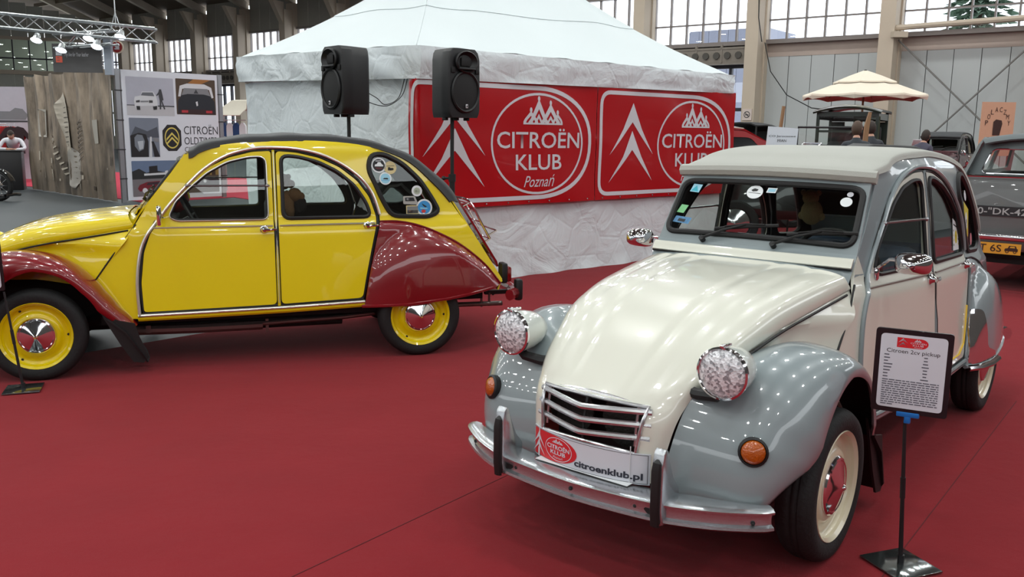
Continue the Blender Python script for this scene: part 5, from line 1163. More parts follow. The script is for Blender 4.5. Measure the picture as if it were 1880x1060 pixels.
truss((-10.9, 17.4, 3.62), (-7.15, 18.2, 3.36), 'long aluminium truss crossing above the printed curtain')
truss((-9.15, 18.25, 3.22), (-7.9, 18.0, 3.30), 'short aluminium truss right above the black hanging sign')
mb = MB(); mb.cyl((-7.9, 18.1, 3.5), (-7.9, 18.1, 9.5), .012, 6); mb.tube([(-8.0, 18.1, 3.45), (-7.9, 18.1, 3.8), (-7.8, 18.1, 3.42)], .012, 6); tag(link('truss_cable', mb, TRM), 'thin steel cable holding the truss', 'cable')
SPOTE = mat('spot_glow', (235, 245, 255), .4, emit=9.0)
for k, (x, y, z) in enumerate(((-10.05, 17.55, 3.70), (-8.95, 17.98, 3.08), (-8.35, 17.9, 3.30), (-8.18, 17.85, 3.14), (-7.75, 17.95, 3.34), (-9.3, 17.75, 3.24))):
    sp = thing('spotlight', ['white spotlight at the far left end of the long truss', 'spotlight above the house emblem of the black sign', 'spotlight on top of the short truss, middle', 'spotlight hanging over the right half of the black sign', 'spotlight at the right end of the truss', 'spotlight left of the black sign under the long truss'][k], 'spotlight', (x, y, z), 0, 'spotlights on the truss')
    T = Matrix.Rotation(math.radians(150), 4, 'X'); mb = MB(); mb.lathe([(.0001, -.10), (.05, -.09), (.07, 0), (.11, .06), (.105, .06), (.06, 0)], 16, 0, T); link('housing', mb, TRM, sp)
    mb = MB(); mb.lathe([(.0001, .03), (.085, .03)], 16, 0, T); mb.lathe([(.0001, .045), (.10, .045), (.10, .05), (.0001, .05)], 16, 0, T); link('lamp', mb, SPOTE, sp)
bs = thing('hanging_sign', 'dark grey sign with white and orange house emblem above the curtain', 'sign', (-9.28, 18.30, 2.66))
mb = MB(); mb.box((.48, 0, .25), (.98, .04, .56)); link('board', mb, mat('sign_charcoal', (78, 76, 76), .5, var=.06), bs, False)
sm_ = lambda u, v, off: Vector((u, -.022 - off, v))
decal('house_print', [(.06, .30), (.18, .30), (.18, .40), (.12, .46), (.06, .40)], [], sm_, .001, WHITEP, bs, 1)
decal('house_print', [(.055, .16), (.185, .16), (.185, .285), (.055, .285)], [], sm_, .001, mat('orange_red_print', (225, 96, 72), .5), bs, 1)
for zz in (.245, .20): decal('house_print', [(.075, zz), (.13, zz), (.13, zz + .012), (.075, zz + .012)], [], sm_, .002, mat('sign_charcoal', (78, 76, 76), .5), bs, 1)
decal('house_print', [(.07, .37), (.10, .385), (.12, .375), (.15, .36), (.15, .352), (.12, .365), (.10, .375), (.07, .36)], [], sm_, .002, INK, bs, 1)
text_map('sign_lettering', 'My home for Your hobby' if False else 'My line for Your leather', .24, .72, .26, .36, sm_, .001, WHITEP, bs, shear=.3)
mb = MB(); mb.box((1.10, .02, .30), (.15, .10, .74)); link('side_column', mb, mat('pale_column', (160, 168, 180), .4, var=.05), bs, False)
rsn = thing('round_sign', 'round red sign with a white arrow pointing down right', 'sign', (-8.05, 18.45, 3.15)); mb = MB(); T = Matrix.Rotation(PI / 2, 4, 'X')
mb.lathe([(.0001, 0), (.13, 0), (.13, .02), (.0001, .02)], 28, 0, T); link('disc', mb, mat('sign_cream', (220, 205, 185), .5), rsn)
mb = MB(); mb.lathe([(.0001, .021), (.108, .021), (.108, .023), (.0001, .023)], 28, 0, T); link('red_field', mb, mat('sign_red', (150, 34, 34), .5), rsn)
rm = lambda u, v, off: Vector((u, -.026 - off, v)); decal('arrow', [(-.06, .055), (-.04, .07), (.02, .01), (.02, .05), (.05, .05), (.05, -.05), (-.05, -.05), (-.05, -.02), (-.01, -.02), (-.07, .04)], [], rm, 0, WHITEP, rsn, 1)
mb = MB(); mb.cyl((0, .03, .12), (0, .03, .30), .008, 6); link('hanger', mb, TRM, rsn)

# ---------------------------------------------------------------- people
SKIN = mat('skin', (196, 150, 128), .55, var=.05); HAIRD = mat('dark_hair', (48, 38, 32), .7, var=.3, scale=60, bump=.4, bscale=200)
def person(loc, rz, lb, J, mats, hair, head_dir=(0, -1, 0), bald=False):
    """J: joints; mats: (shirt, trousers, shoes)"""
    root = thing('person', lb, 'person', loc, rz)
    names = ['pelvis', 'belly', 'chest', 'neck', 'shl', 'ell', 'wrl', 'hal', 'shr', 'elr', 'wrr', 'har', 'hil', 'knl', 'anl', 'tol', 'hir', 'knr', 'anr', 'tor', 'head0']
    rad = dict(pelvis=(.15, .11), belly=(.145, .105), chest=(.16, .11), neck=(.055, .055), shl=(.062, .06), ell=(.045, .045), wrl=(.03, .028), hal=(.042, .02), shr=(.062, .06), elr=(.045, .045), wrr=(.03, .028), har=(.042, .02), hil=(.088, .09), knl=(.06, .062), anl=(.042, .045), tol=(.042, .03), hir=(.088, .09), knr=(.06, .062), anr=(.042, .045), tor=(.042, .03), head0=(.055, .06))
    E_ = [('pelvis', 'belly'), ('belly', 'chest'), ('chest', 'neck'), ('neck', 'head0'), ('chest', 'shl'), ('shl', 'ell'), ('ell', 'wrl'), ('wrl', 'hal'), ('chest', 'shr'), ('shr', 'elr'), ('elr', 'wrr'), ('wrr', 'har'), ('pelvis', 'hil'), ('hil', 'knl'), ('knl', 'anl'), ('anl', 'tol'), ('pelvis', 'hir'), ('hir', 'knr'), ('knr', 'anr'), ('anr', 'tor')]
    # fingers
    V = [Vector(J[n]) for n in names]; idx = {n: i for i, n in enumerate(names)}; R = [rad[n] for n in names]; Ed = [(idx[a], idx[b]) for a, b in E_]
    for sd in ('l', 'r'):
        w, h = Vector(J['wr' + sd]), Vector(J['ha' + sd]); d = (h - w).normalized(); s_ = d.cross(Vector((0, 0, 1))); s_ = s_.normalized() if s_.length > .1 else Vector((1, 0, 0))
        for q, ln in ((-.03, .065), (-.01, .08), (.012, .075), (.032, .06)):
            i0 = len(V); V += [h + s_ * q + d * .02, h + s_ * q * 1.1 + d * (.02 + ln * .55) + Vector((0, 0, -.006)), h + s_ * q * 1.1 + d * (.02 + ln) + Vector((0, 0, -.02))]; R += [(.010, .010), (.009, .009), (.007, .007)]; Ed += [(idx['ha' + sd], i0), (i0, i0 + 1), (i0 + 1, i0 + 2)]
        i0 = len(V); V += [w.lerp(h, .55) - s_ * .035, w.lerp(h, .9) - s_ * .06]; R += [(.012, .012), (.009, .009)]; Ed += [(idx['wr' + sd], i0), (i0, i0 + 1)]
    me = bpy.data.meshes.new('body'); me.from_pydata([tuple(v) for v in V], Ed, []); o = bpy.data.objects.new('body', me); COL.objects.link(o)
    md = o.modifiers.new('s', 'SKIN'); sv = me.skin_vertices[0].data
    for i, r in enumerate(R): sv[i].radius = r
    sv[0].use_root = True; ms = o.modifiers.new('d', 'SUBSURF'); ms.levels = 1; ms.render_levels = 1
    dg = bpy.context.evaluated_depsgraph_get(); m2 = bpy.data.meshes.new_from_object(o.evaluated_get(dg)); bpy.data.objects.remove(o)
    m2.materials.clear()
    for m in (mats[0], mats[1], mats[2], SKIN): m2.materials.append(m)
    pz = J['pelvis'][2]; nk = Vector(J['neck'])
    for p in m2.polygons:
        c = p.center; k = 0
        dl = min((c - Vector(J[a])).length for a in ('hal', 'har')); 
        if min(seg3(c, J['hil'], J['knl']), seg3(c, J['knl'], J['anl']), seg3(c, J['hir'], J['knr']), seg3(c, J['knr'], J['anr']), (c - Vector(J['pelvis'])).length * .8) < min(seg3(c, J['belly'], J['chest']), seg3(c, J['ell'], J['wrl']), seg3(c, J['elr'], J['wrr']), dl) : k = 1
        if c.z < .09: k = 2
        if dl < .085 or seg3(c, J['neck'], J['head0']) < .06 and c.z > nk.z + .0: k = 3
        p.material_index = k; p.use_smooth = True
    o = bpy.data.objects.new('body', m2); COL.objects.link(o); o.parent = root
    # head
    H = Vector(J['head']); hd = Vector(head_dir).normalized(); Rm = hd.to_track_quat('-Y', 'Z').to_matrix().to_4x4(); T = Matrix.Translation(H) @ Rm
    bm = bmesh.new(); bmesh.ops.create_uvsphere(bm, u_segments=24, v_segments=18, radius=1)
    for v in bm.verts:
        x, y, z = v.co; w = 1 - .22 * max(0, -z) ** 1.5; v.co = Vector((x * .076 * w, y * .096 * (1 - .12 * max(0, -z)), z * .118)); 
        if y < 0 and z < -.3: v.co.y -= .008 * (-z)
        if y < -.6 and abs(x) < .22 and -.25 < z < .15: v.co.y -= .018 * (1 - abs(x) / .22)
        if y < -.55 and .0 < z < .3 and .15 < abs(x) < .6: v.co.y += .008
    mb = MB(); mb.add([v.co.copy() for v in bm.verts], [[v.index for v in f.verts] for f in bm.faces], 0, T); bm.free()
    for sx in (-1, 1):
        mb.sphere((sx * .077, .005, -.005), .022, 10, 0, T, (.35, .6, 1)); mb.sphere((sx * .030, -.083, .018), .011, 10, 1, T); mb.box((sx * .030, -.090, .042), (.030, .008, .006), 2, T, .002)
    mb.box((0, -.090, -.052), (.042, .008, .009), 3, T, .003); link('head', mb, [SKIN, WHITEP, HAIRD, mat('lips', (160, 96, 88), .5)], root, True, 60)
    mb = MB(); bm = bmesh.new(); bmesh.ops.create_uvsphere(bm, u_segments=24, v_segments=16, radius=1)
    keep = [f for f in bm.faces if not (f.calc_center_median().z > (.32 if f.calc_center_median().y < -.35 else (-.1 if f.calc_center_median().y < .1 else -.8)))]
    bmesh.ops.delete(bm, geom=keep, context='FACES'); mb.add([Vector((v.co.x * .083, v.co.y * .104, v.co.z * .126)) for v in bm.verts], [[v.index for v in f.verts] for f in bm.faces], 0, T); bm.free(); link('hair', mb, hair, root, True, 60)
    return root
def seg3(p, a, b):
    a, b = Vector(a), Vector(b); d = b - a; t = max(0, min(1, (p - a).dot(d) / max(1e-9, d.length_squared))); return (p - (a + d * t)).length
def stand_pose(h=1.78, lean=0.0, arms='down', stride=.0):
    k = h / 1.78; J = dict(pelvis=(0, 0, .98), belly=(0, -.01 - lean * .1, 1.14), chest=(0, -.02 - lean * .3, 1.36), neck=(0, -.01 - lean * .45, 1.52), head0=(0, -.02 - lean * .5, 1.57), head=(0, -.035 - lean * .58, 1.665),
        shl=(.18, -lean * .35, 1.43), ell=(.24, .02 - lean * .3, 1.15), wrl=(.25, -.08 - lean * .3, .92), hal=(.25, -.11 - lean * .3, .85), shr=(-.18, -lean * .35, 1.43), elr=(-.24, .02 - lean * .3, 1.15), wrr=(-.25, -.08 - lean * .3, .92), har=(-.25, -.11 - lean * .3, .85),
        hil=(.09, 0, .93), knl=(.11, -.02 - stride, .50), anl=(.12, .03 - stride, .09), tol=(.13, -.11 - stride, .035), hir=(-.09, 0, .93), knr=(-.11, -.02 + stride, .50), anr=(-.12, .03 + stride, .09), tor=(-.13, -.11 + stride, .035))
    if arms == 'front':
        J.update(ell=(.24, -.06, 1.17), wrl=(.12, -.28, 1.16), hal=(.07, -.33, 1.17), elr=(-.24, -.06, 1.17), wrr=(-.12, -.28, 1.16), har=(-.07, -.33, 1.17))
    return {a: tuple(c * k for c in b) for a, b in J.items()}
SH_BLUE = mat('pale_blue_shirt', (140, 178, 205), .8); SH_WHITE = mat('white_shirt', (215, 215, 222), .8); SH_DARK = mat('charcoal_jacket', (52, 56, 62), .8, var=.15); SH_PURP = mat('grey_violet_top', (70, 68, 84), .8); TR_DK = mat('dark_trousers', (30, 32, 40), .8); SHO = mat('dark_shoes', (20, 18, 18), .5); HAIRB = mat('brown_hair', (84, 66, 54), .7, var=.3, scale=60, bump=.4, bscale=200)
# man leaning with crossed forearms on the black counter
J = stand_pose(1.74); J.update(belly=(0, -.10, 1.05), chest=(0, -.30, 1.17), neck=(0, -.42, 1.25), head0=(0, -.46, 1.28), head=(0, -.52, 1.33), shl=(.19, -.34, 1.20), shr=(-.19, -.34, 1.20), ell=(.30, -.50, .99), wrl=(.06, -.60, .97), hal=(-.02, -.61, .97), elr=(-.30, -.50, .99), wrr=(-.06, -.62, .985), har=(.02, -.63, .985), pelvis=(0, .02, .92), hil=(.09, .04, .88), hir=(-.09, .04, .88))
lean = person((-12.7, 22.75, 0), math.radians(22), 'man in white shirt and dark waistcoat leaning on a black counter', J, (SH_WHITE, TR_DK, SHO), HAIRD, (0, -.8, -.45))
mb = MB(); mb.tube([(0, -.045, 1.0), (0, -.12, 1.10), (0, -.29, 1.20)], [.165, .168, .15], 14, flat=.74, up=(0, -1, .6)); link('waistcoat', mb, mat('dark_waistcoat', (34, 26, 30), .7), lean)
ct = thing('counter', 'black square counter carrying the leaning man', 'counter', (-12.45, 21.95, 0), math.radians(22)); mb = MB(); mb.box((0, 0, .47), (.66, .55, .94), 0, None, .01); link('body', mb, mat('counter_black', (26, 24, 26), .5), ct); mb = MB(); mb.box((0, 0, .95), (.72, .6, .03), 0, None, .005); link('top', mb, mat('counter_black', (26, 24, 26), .5), ct)
person((-14.3, 26.0, 0), math.radians(75), 'person in pale blue shirt standing behind the leaning man', stand_pose(1.84, .12), (SH_BLUE, TR_DK, SHO), HAIRD, (0, -.9, -.2))
person((-13.85, 26.9, 0), math.radians(40), 'person in pale grey top half hidden beside the curtain edge', stand_pose(1.72), (mat('pale_grey_top', (168, 172, 172), .8), TR_DK, SHO), mat('light_hair', (176, 168, 150), .7), (0, -1, 0))
person((5.42, 14.2, 0), math.radians(160), 'person with brown hair, back turned, left of the wooden board', stand_pose(1.80, .05), (SH_DARK, TR_DK, SHO), HAIRB, (-.3, -.9, 0))
person((6.22, 15.6, 0), math.radians(185), 'short-haired person in dark backpack straps right of the wooden board', stand_pose(1.83, .05), (SH_DARK, TR_DK, SHO), HAIRD, (0, -1, -.05))
person((8.12, 17.9, 0), math.radians(120), 'person in grey-violet top with ponytail beside the black convertible', stand_pose(1.70, .2), (SH_PURP, TR_DK, SHO), HAIRD, (.2, -1, -.1))
# clothes rail with hanging shirts, left edge
rk = thing('clothes_rail', 'clothes rail at the left edge behind the counter', 'clothes rail', (-14.6, 24.6, 0))
for x in (-.7, .7): mb = MB(); mb.cyl((x, 0, 0), (x, 0, 1.62), .015, 8); link('upright', mb, TRM, rk)
mb = MB(); mb.cyl((-.7, 0, 1.60), (.7, 0, 1.60), .015, 8); link('rail', mb, TRM, rk)
for k, (c, nm) in enumerate((((205, 205, 200), 'white'), ((228, 170, 60), 'amber'), ((226, 110, 40), 'orange'), ((190, 40, 30), 'red'), ((150, 26, 30), 'dark red'), ((40, 26, 30), 'black'))):
    sg = tag(None, None) if False else thing('shirt', nm + ' T-shirt hanging on the clothes rail at the left edge', 'shirt', (-14.35 + k * .13, 24.6, 0), math.radians(35), 'shirts on the clothes rail')
    mb = MB(); mb.prism([(-.22, .80), (.22, .80), (.21, 1.30), (.33, 1.16), (.40, 1.24), (.22, 1.50), (.08, 1.54), (0, 1.50), (-.08, 1.54), (-.22, 1.50), (-.40, 1.24), (-.33, 1.16), (-.21, 1.30)], .07); link('cloth', mb, mat('shirt_' + nm.replace(' ', '_'), c, .8), sg)
    mb = MB(); mb.tube([(0, 0, 1.53), (0, 0, 1.60), (.02, 0, 1.625)], .005, 5); link('hanger', mb, TRM, sg)
# stand walls and signs on the far left
bw = thing('display_panel', 'tall pale stand panel with a faint grey car picture at the left edge', 'display wall', (-14.4, 25.2, 0)); mb = MB(); mb.box((.3, 0, 1.35), (1.5, .05, 2.55)); link('board', mb, mat('stand_panel', (178, 174, 184), .5), bw, False)
bm_ = lambda u, v, off: Vector((u, -.03 - off, v)); decal('panel_print', [(-.4, 1.72), (.72, 1.72), (.80, 1.85), (.66, 2.02), (.45, 2.05), (.3, 1.95), (-.4, 1.95)], [], bm_, 0, MDG, bw, 1); decal('panel_print', [(-.4, 1.64), (.9, 1.66), (.9, 1.70), (-.4, 1.70)], [], bm_, 0, DKG, bw, 1)
for nm, (x, y, z), (w, h), lb, txt in (('blue_sign', (-14.9, 27.5, 2.50), (.95, .34), 'blue sign with white lettering beside the curtain, lower one', 'muro targi'), ('blue_banner', (-18.3, 31, 5.05), (.75, 1.15), 'dark blue banner hanging in the top left corner', '')):
    t = thing(nm, lb, 'sign', (x, y, z)); mb = MB(); mb.box((.2, 0, 0), (w, .03, h)); link('board', mb, mat('navy_sign', (22, 52, 110), .5), t, False)
    mm = lambda u, v, off: Vector((u, -.02 - off, v))
    if txt:
        text_map('sign_lettering', txt, -.20, .60, .0, .12, mm, 0, WHITEP, t)
        mb = MB(); mb.box((.2, 0, -.06), (w, .032, .03)); mb.box((.2, 0, h / 2 + .02), (w, .032, .04)); link('sign_bar', mb, WHITEP, t, False)
    else:
        for k in range(3): decal('sign_lines', [(-.15, .1 - k * .14), (.5, .12 - k * .14), (.5, .15 - k * .14), (-.15, .13 - k * .14)], [], mm, 0, mat('pale_blue_print', (150, 205, 225), .4), t, 1)
mb = MB(); mb.box((-14.55, 27.4, 1.95), (.62, .04, .62)); tag(link('white_board', mb, mat('white_board', (205, 215, 215), .4), None, False), 'plain white board below the blue sign, left of the curtain', 'board')
# dark motorcycle, cut by the left edge
mo = thing('motorcycle', 'black motorcycle with chrome details cut off by the left edge', 'motorcycle', (-11.35, 18.6, 0), math.radians(-8)); BLG = mat('gloss_black', (12, 12, 13), .2, coat=1.0)
for x in (-.75, .62):
    mb = MB(); prof = [(.25, -.04), (.28, -.055), (.31, -.04), (.325, 0), (.31, .04), (.28, .055), (.25, .04)]; mb.lathe(prof, 32, 0, Matrix.Translation((x, 0, .325)), 'y', closed=True); w = link('tyre', mb, TYRE, mo)
    mb = MB(); mb.lathe([(.25, -.02), (.255, 0), (.25, .02), (.235, .02), (.235, -.02)], 28, 0, Matrix.Translation((x, 0, .325)), 'y', closed=True); mb.cyl((x, -.06, .325), (x, .06, .325), .05, 12)
    for k in range(10): a = 2 * PI * k / 10; mb.cyl((x, 0, .325), (x + .24 * math.cos(a), 0, .325 + .24 * math.sin(a)), .006, 4)
    link('rim', mb, CHROME, w)
mb = MB(); mb.sphere((-.05, 0, .80), .2, 16, 0, None, (1.5, .75, .8)); link('fuel_tank', mb, BLG, mo)
mb = MB(); mb.sphere((.0, 0, .45), .2, 14, 0, None, (1.1, .7, .9)); mb.cyl((.05, 0, .5), (.12, 0, .72), .09, 12); mb.cyl((-.1, 0, .5), (-.2, 0, .70), .09, 12); link('engine', mb, mat('engine_metal', (70, 70, 72), .35, .8), mo)
mb = MB(); mb.box((-.55, 0, .74), (.55, .26, .10), 0, None, .04); link('seat', mb, RUBBER, mo)
mb = MB(); mb.tube([(.62, .07, .325), (.45, .09, .75), (.36, .09, 1.0)], .02, 8); mb.tube([(.62, -.07, .325), (.45, -.09, .75), (.36, -.09, 1.0)], .02, 8); link('fork', mb, CHROME, mo)
mb = MB(); mb.tube(cr([(.20, -.36, .98), (.30, -.2, 1.04), (.36, 0, 1.02), (.30, .2, 1.04), (.20, .36, .98)], 5), .013, 8); link('handlebar', mb, CHROME, mo)
mb = MB(); mb.sphere((.52, 0, .88), .10, 16); link('headlamp', mb, CHROME, mo)
mb = MB(); mb.tube(cr([(.12, -.14, .5), (.25, -.16, .25), (-.2, -.17, .22), (-.9, -.18, .28)], 6), .04, 10); link('exhaust', mb, CHROME, mo)
mb = MB(); mb.tube([(.92, -.22, .13), (.2, -.22, .13), (-.5, -.22, .13)], .035, 8); mb.tube([(.92, -.22, .13), (.96, 0, .15), (.92, .22, .13)], .035, 8); link('crash_bar', mb, BLG, mo)
for x0, a0, a1 in ((.62, .3, 2.9), (-.75, .2, 2.6)):
    mb = MB(); g = [[(x0 + .35 * math.cos(a0 + (a1 - a0) * k / 14), y, .325 + .35 * math.sin(a0 + (a1 - a0) * k / 14) - .02 * (y / .07) ** 2) for y in (-.07, -.035, 0, .035, .07)] for k in range(15)]; grid_surface(mb, g, 0, .006); link('mudguard', mb, BLG, mo)
# small covered stall with denim seen between photo wall and tent
stl = thing('clothes_stall', 'small stall with beige cover seen between photo wall and tent', 'stall', (-6.9, 22.3, 0), math.radians(-20))
for x in (-.36, .36): mb = MB(); mb.cyl((x, 0, 0), (x, 0, 2.0), .02, 8); link('post', mb, TRM, stl)
mb = MB(); g = [[(x * (1 if k < 3 else .62) - (.0 if k < 3 else -.06), -.35 + .14 * k, z) for x in (-.38, -.2, 0, .2, .38)] for k, z in enumerate((1.86, 1.95, 2.03, 2.22, 2.25, 2.0))]; grid_surface(mb, g, 0, .02); link('cover', mb, mat('beige_cover', (188, 182, 168), .8, bump=.3, bscale=8), stl)
mb = MB(); mb.box((0, -.05, 1.32), (.80, .3, .04)); mb.cyl((-.38, -.1, 1.76), (.38, -.1, 1.76), .012, 6); link('shelf', mb, TRM, stl)
for k in range(4):
    mb = MB(); mb.prism([(-.10, 1.36), (.10, 1.36), (.09, 1.62), (.03, 1.70), (-.03, 1.70), (-.09, 1.62)], .05, 0, Matrix.Translation((-.28 + .19 * k, -.12, 0))); tag(link('jacket', mb, [mat('denim', (30, 62, 108), .8), mat('white_cloth', (205, 208, 212), .8)][k % 2], None), ['dark blue jacket at the left end of the small stall', 'white jacket between the blue ones on the small stall', 'dark blue jacket right of centre on the small stall', 'white jacket at the right end of the small stall'][k], 'jacket', 'jackets on the small stall').matrix_world = Matrix.Translation((-6.9, 22.3, 0)) @ Matrix.Rotation(math.radians(-20), 4, 'Z')
# white partition seen through the yellow car's front window
mb = MB(); mb.box((0, 0, 1.2), (1.5, .06, 2.4)); o = tag(link('partition', mb, mat('partition_white', (196, 190, 186), .6), None, False), 'plain pale partition seen through the yellow car front window', 'partition'); o.location = (-5.9, 24.4, 0)
# red bag inside the yellow car, plush dog, luggage
bg = thing('bag', 'red bag with yellow piping on the dashboard inside the yellow car', 'bag', (0, 0, 0)); bgp = Matrix.Translation((-3.1286, 5.9230, 0)) @ Matrix.Rotation(math.radians(198.52), 4, 'Z'); bg.matrix_world = bgp
mb = MB(); mb.sphere((-.80, -.22, 1.06), .11, 18, 0, None, (.9, 1.0, 1.0)); mb.sphere((-.73, -.18, 1.03), .08, 14); link('pouch', mb, mat('red_cloth', (168, 18, 26), .6, bump=.3, bscale=14), bg)
mb = MB(); mb.tube([(-.80 + .103 * math.cos(a), -.14, 1.06 + .103 * math.sin(a)) for a in [PI * k / 12 for k in range(13)]], .005, 5); link('piping', mb, YEP, bg)
dg_ = thing('plush_dog', 'brown plush dog sitting behind the front seat in the yellow car', 'plush toy', (0, 0, 0)); dg_.matrix_world = bgp
PLB = mat('plush_brown', (122, 88, 58), .95, bump=.5, bscale=180); PLD = mat('plush_dark', (34, 26, 24), .95, bump=.5, bscale=180)
mb = MB(); mb.sphere((-1.55, .28, 1.03), .07, 14, 0, None, (.8, 1, 1.6)); mb.sphere((-1.60, .30, 1.11), .05, 12); mb.sphere((-1.64, .30, 1.10), .03, 10); link('dog_body', mb, PLB, dg_)
mb = MB(); mb.sphere((-1.53, .29, 1.20), .055, 14, 0, None, (.9, .9, 1.0)); mb.sphere((-1.575, .31, 1.185), .03, 10); mb.sphere((-1.50, .30, 1.235), .02, 8); mb.sphere((-1.56, .30, 1.235), .02, 8); link('dog_head', mb, mat('plush_mid', (96, 76, 60), .95, bump=.5, bscale=180), dg_)
mb = MB(); mb.sphere((-1.63, .28, 1.04), .06, 12, 0, None, (.9, 1, 1.1)); link('dog_ear', mb, PLD, dg_)
mb = MB(); g = [[(-2.12 - .46 * i / 10, -.30 + .62 * j / 10, .98 + .24 * math.sin(PI * i / 10) ** .7 * (1 - .75 * (i / 10) ** 2) + .03 * noise.noise(Vector((i * .7, j * .7, 1)))) for j in range(11)] for i in range(11)]; grid_surface(mb, g, 0, -.02); o = link('luggage_cover', mb, mat('silver_sheet', (150, 152, 150), .3, .5, bump=.5, bscale=12)); o.matrix_world = bgp; tag(o, 'crumpled silvery sheet over luggage in the back of the yellow car', 'cover')
plm = thing('plush_toy', 'shaggy beige plush toy sitting on the seat inside the cream car', 'plush toy', (0, 0, 0)); plm.matrix_world = Matrix.Translation((.6777, 3.5161, 0)) @ Matrix.Rotation(math.radians(230.55), 4, 'Z')
mb = MB(); mb.sphere((-1.36, .0, 1.17), .055, 16, 0, None, (1, 1, 1.2)); mb.sphere((-1.36, -.01, 1.245), .042, 14); mb.sphere((-1.36, .03, 1.27), .016, 8); mb.sphere((-1.36, -.05, 1.27), .016, 8); mb.sphere((-1.36, .05, 1.15), .022, 8); mb.sphere((-1.36, -.05, 1.15), .022, 8); link('plush_body', mb, mat('plush_beige', (150, 134, 96), .95, bump=.8, bscale=90), plm)
# ---------------------------------------------------------------- right background
# parasol
pr = thing('parasol', 'large cream parasol standing behind the green vintage car', 'parasol', (8.87, 23.0, 0)); pr.scale = (1.095, 1.095, 1.085); CRM = mat('cream_canvas', (226, 214, 196), .8, var=.03)
mb = MB(); mb.cyl((0, 0, 0), (0, 0, 2.9), .025, 10); link('pole', mb, mat('parasol_wood', (150, 120, 88), .6), pr)
mb = MB(); mb.cyl((0, 0, 0), (0, 0, .10), .30, 20); link('base', mb, mat('parasol_base', (90, 90, 90), .8), pr)
def pring(r, z, dip=0.0, n=8, m=6):
    out = []
    for k in range(n):
        a0, a1 = 2 * PI * (k + .35) / n, 2 * PI * (k + 1.35) / n
        for j in range(m):
            t = j / m; p = Vector((math.cos(a0), math.sin(a0), 0)).lerp(Vector((math.cos(a1), math.sin(a1), 0)), t) * r; out.append((p.x, p.y, z - dip * math.sin(PI * t)))
    return out
mb = MB(); rr = [pring(.55, 2.70, .01), pring(1.0, 2.53, .02), pring(1.37, 2.40, .03), pring(1.38, 2.36, .03), pring(1.36, 2.27, -.05)]; mb.rings(rr + [rr[0]][:0], 0, True); link('canopy', mb, CRM, pr, True, 20)
mb = MB(); mb.rings([pring(.05, 2.95), pring(.35, 2.84, .005), pring(.70, 2.69, .01), pring(.70, 2.66, .01)], 0, True, (True, False)); link('vent_canopy', mb, CRM, pr, True, 20)
mb = MB(); mb.lathe([(.0001, 2.98), (.03, 2.97), (.04, 2.94), (.0001, 2.93)], 12, 0); link('finial', mb, INK, pr)
for k in range(8): a = 2 * PI * (k + .35) / 8; mb = MB(); mb.cyl((0, 0, 2.86), (1.34 * math.cos(a), 1.34 * math.sin(a), 2.37), .009, 5); mb.cyl((0, 0, 2.35), (.65 * math.cos(a), .65 * math.sin(a), 2.61), .007, 5); link('rib', mb, mat('parasol_wood', (150, 120, 88), .6), pr)
# grey vintage estate seen from behind, right edge
GRP = mat('faded_grey_paint', (106, 112, 112), .35, coat=.5, var=.08, scale=5); GRC = mat('grey_roof_cloth', (92, 100, 102), .7, var=.05)
ge_ = thing('vintage_estate', 'faded grey vintage estate car with yellow plate, rear view at the right edge', 'car', (5.25, 8.85, 0), math.radians(51))
def xs(x, w0, z0, w1, z1, r=.12): return [(x, p[0], p[1]) for p in rnd([(-w0, z0), (w0, z0), (w1, z1), (-w1, z1)], r, 4)]
mb = MB(); mb.rings([xs(-.02, .66, .46, .62, 1.12, .10), xs(.02, .72, .42, .70, 1.18, .10), xs(.3, .77, .40, .76, 1.19, .08), xs(2.2, .78, .38, .77, 1.17, .08), xs(2.6, .76, .40, .70, 1.12, .15), xs(3.5, .60, .42, .46, 1.02, .2), xs(3.85, .50, .48, .36, .92, .2)], 0, True, (True, True)); body = link('body', mb, GRP, ge_, True, 40)
# greenhouse: rear panel with window opening, side walls, roof
rp_ = [(-.70, 1.17), (.70, 1.17), (.60, 1.52), (.45, 1.575), (-.45, 1.575), (-.60, 1.52)]; rwn = rnd([(-.58, 1.20), (.58, 1.20), (.50, 1.45), (-.50, 1.45)], .07)
V, F, B = tri_region(rp_, [rwn], .1); mb = MB(); n = len(V); f3 = lambda y, z, o: (.03 + (z - 1.17) * .42 + o - .10 * (y / .7) ** 2 * -1, y, z)
mb.add([f3(y, z, 0) for y, z in V] + [f3(y, z, .03) for y, z in V], F + [tuple(k + n for k in reversed(f)) for f in F] + [(a, b, b + n, a + n) for a, b in B]); link('rear_pillar', mb, GRC, ge_, True, 40)
mb = MB(); mb.tube([f3(y, z, -.005) for y, z in rwn], .009, 6, closed=True); link('rear_window_trim', mb, CHROME, ge_)
V, F, B = tri_region(offset_poly(rwn, .01), [], .2); mb = MB(); mb.add([f3(y, z, .012) for y, z in V], F); link('rear_window', mb, GLASS, ge_)
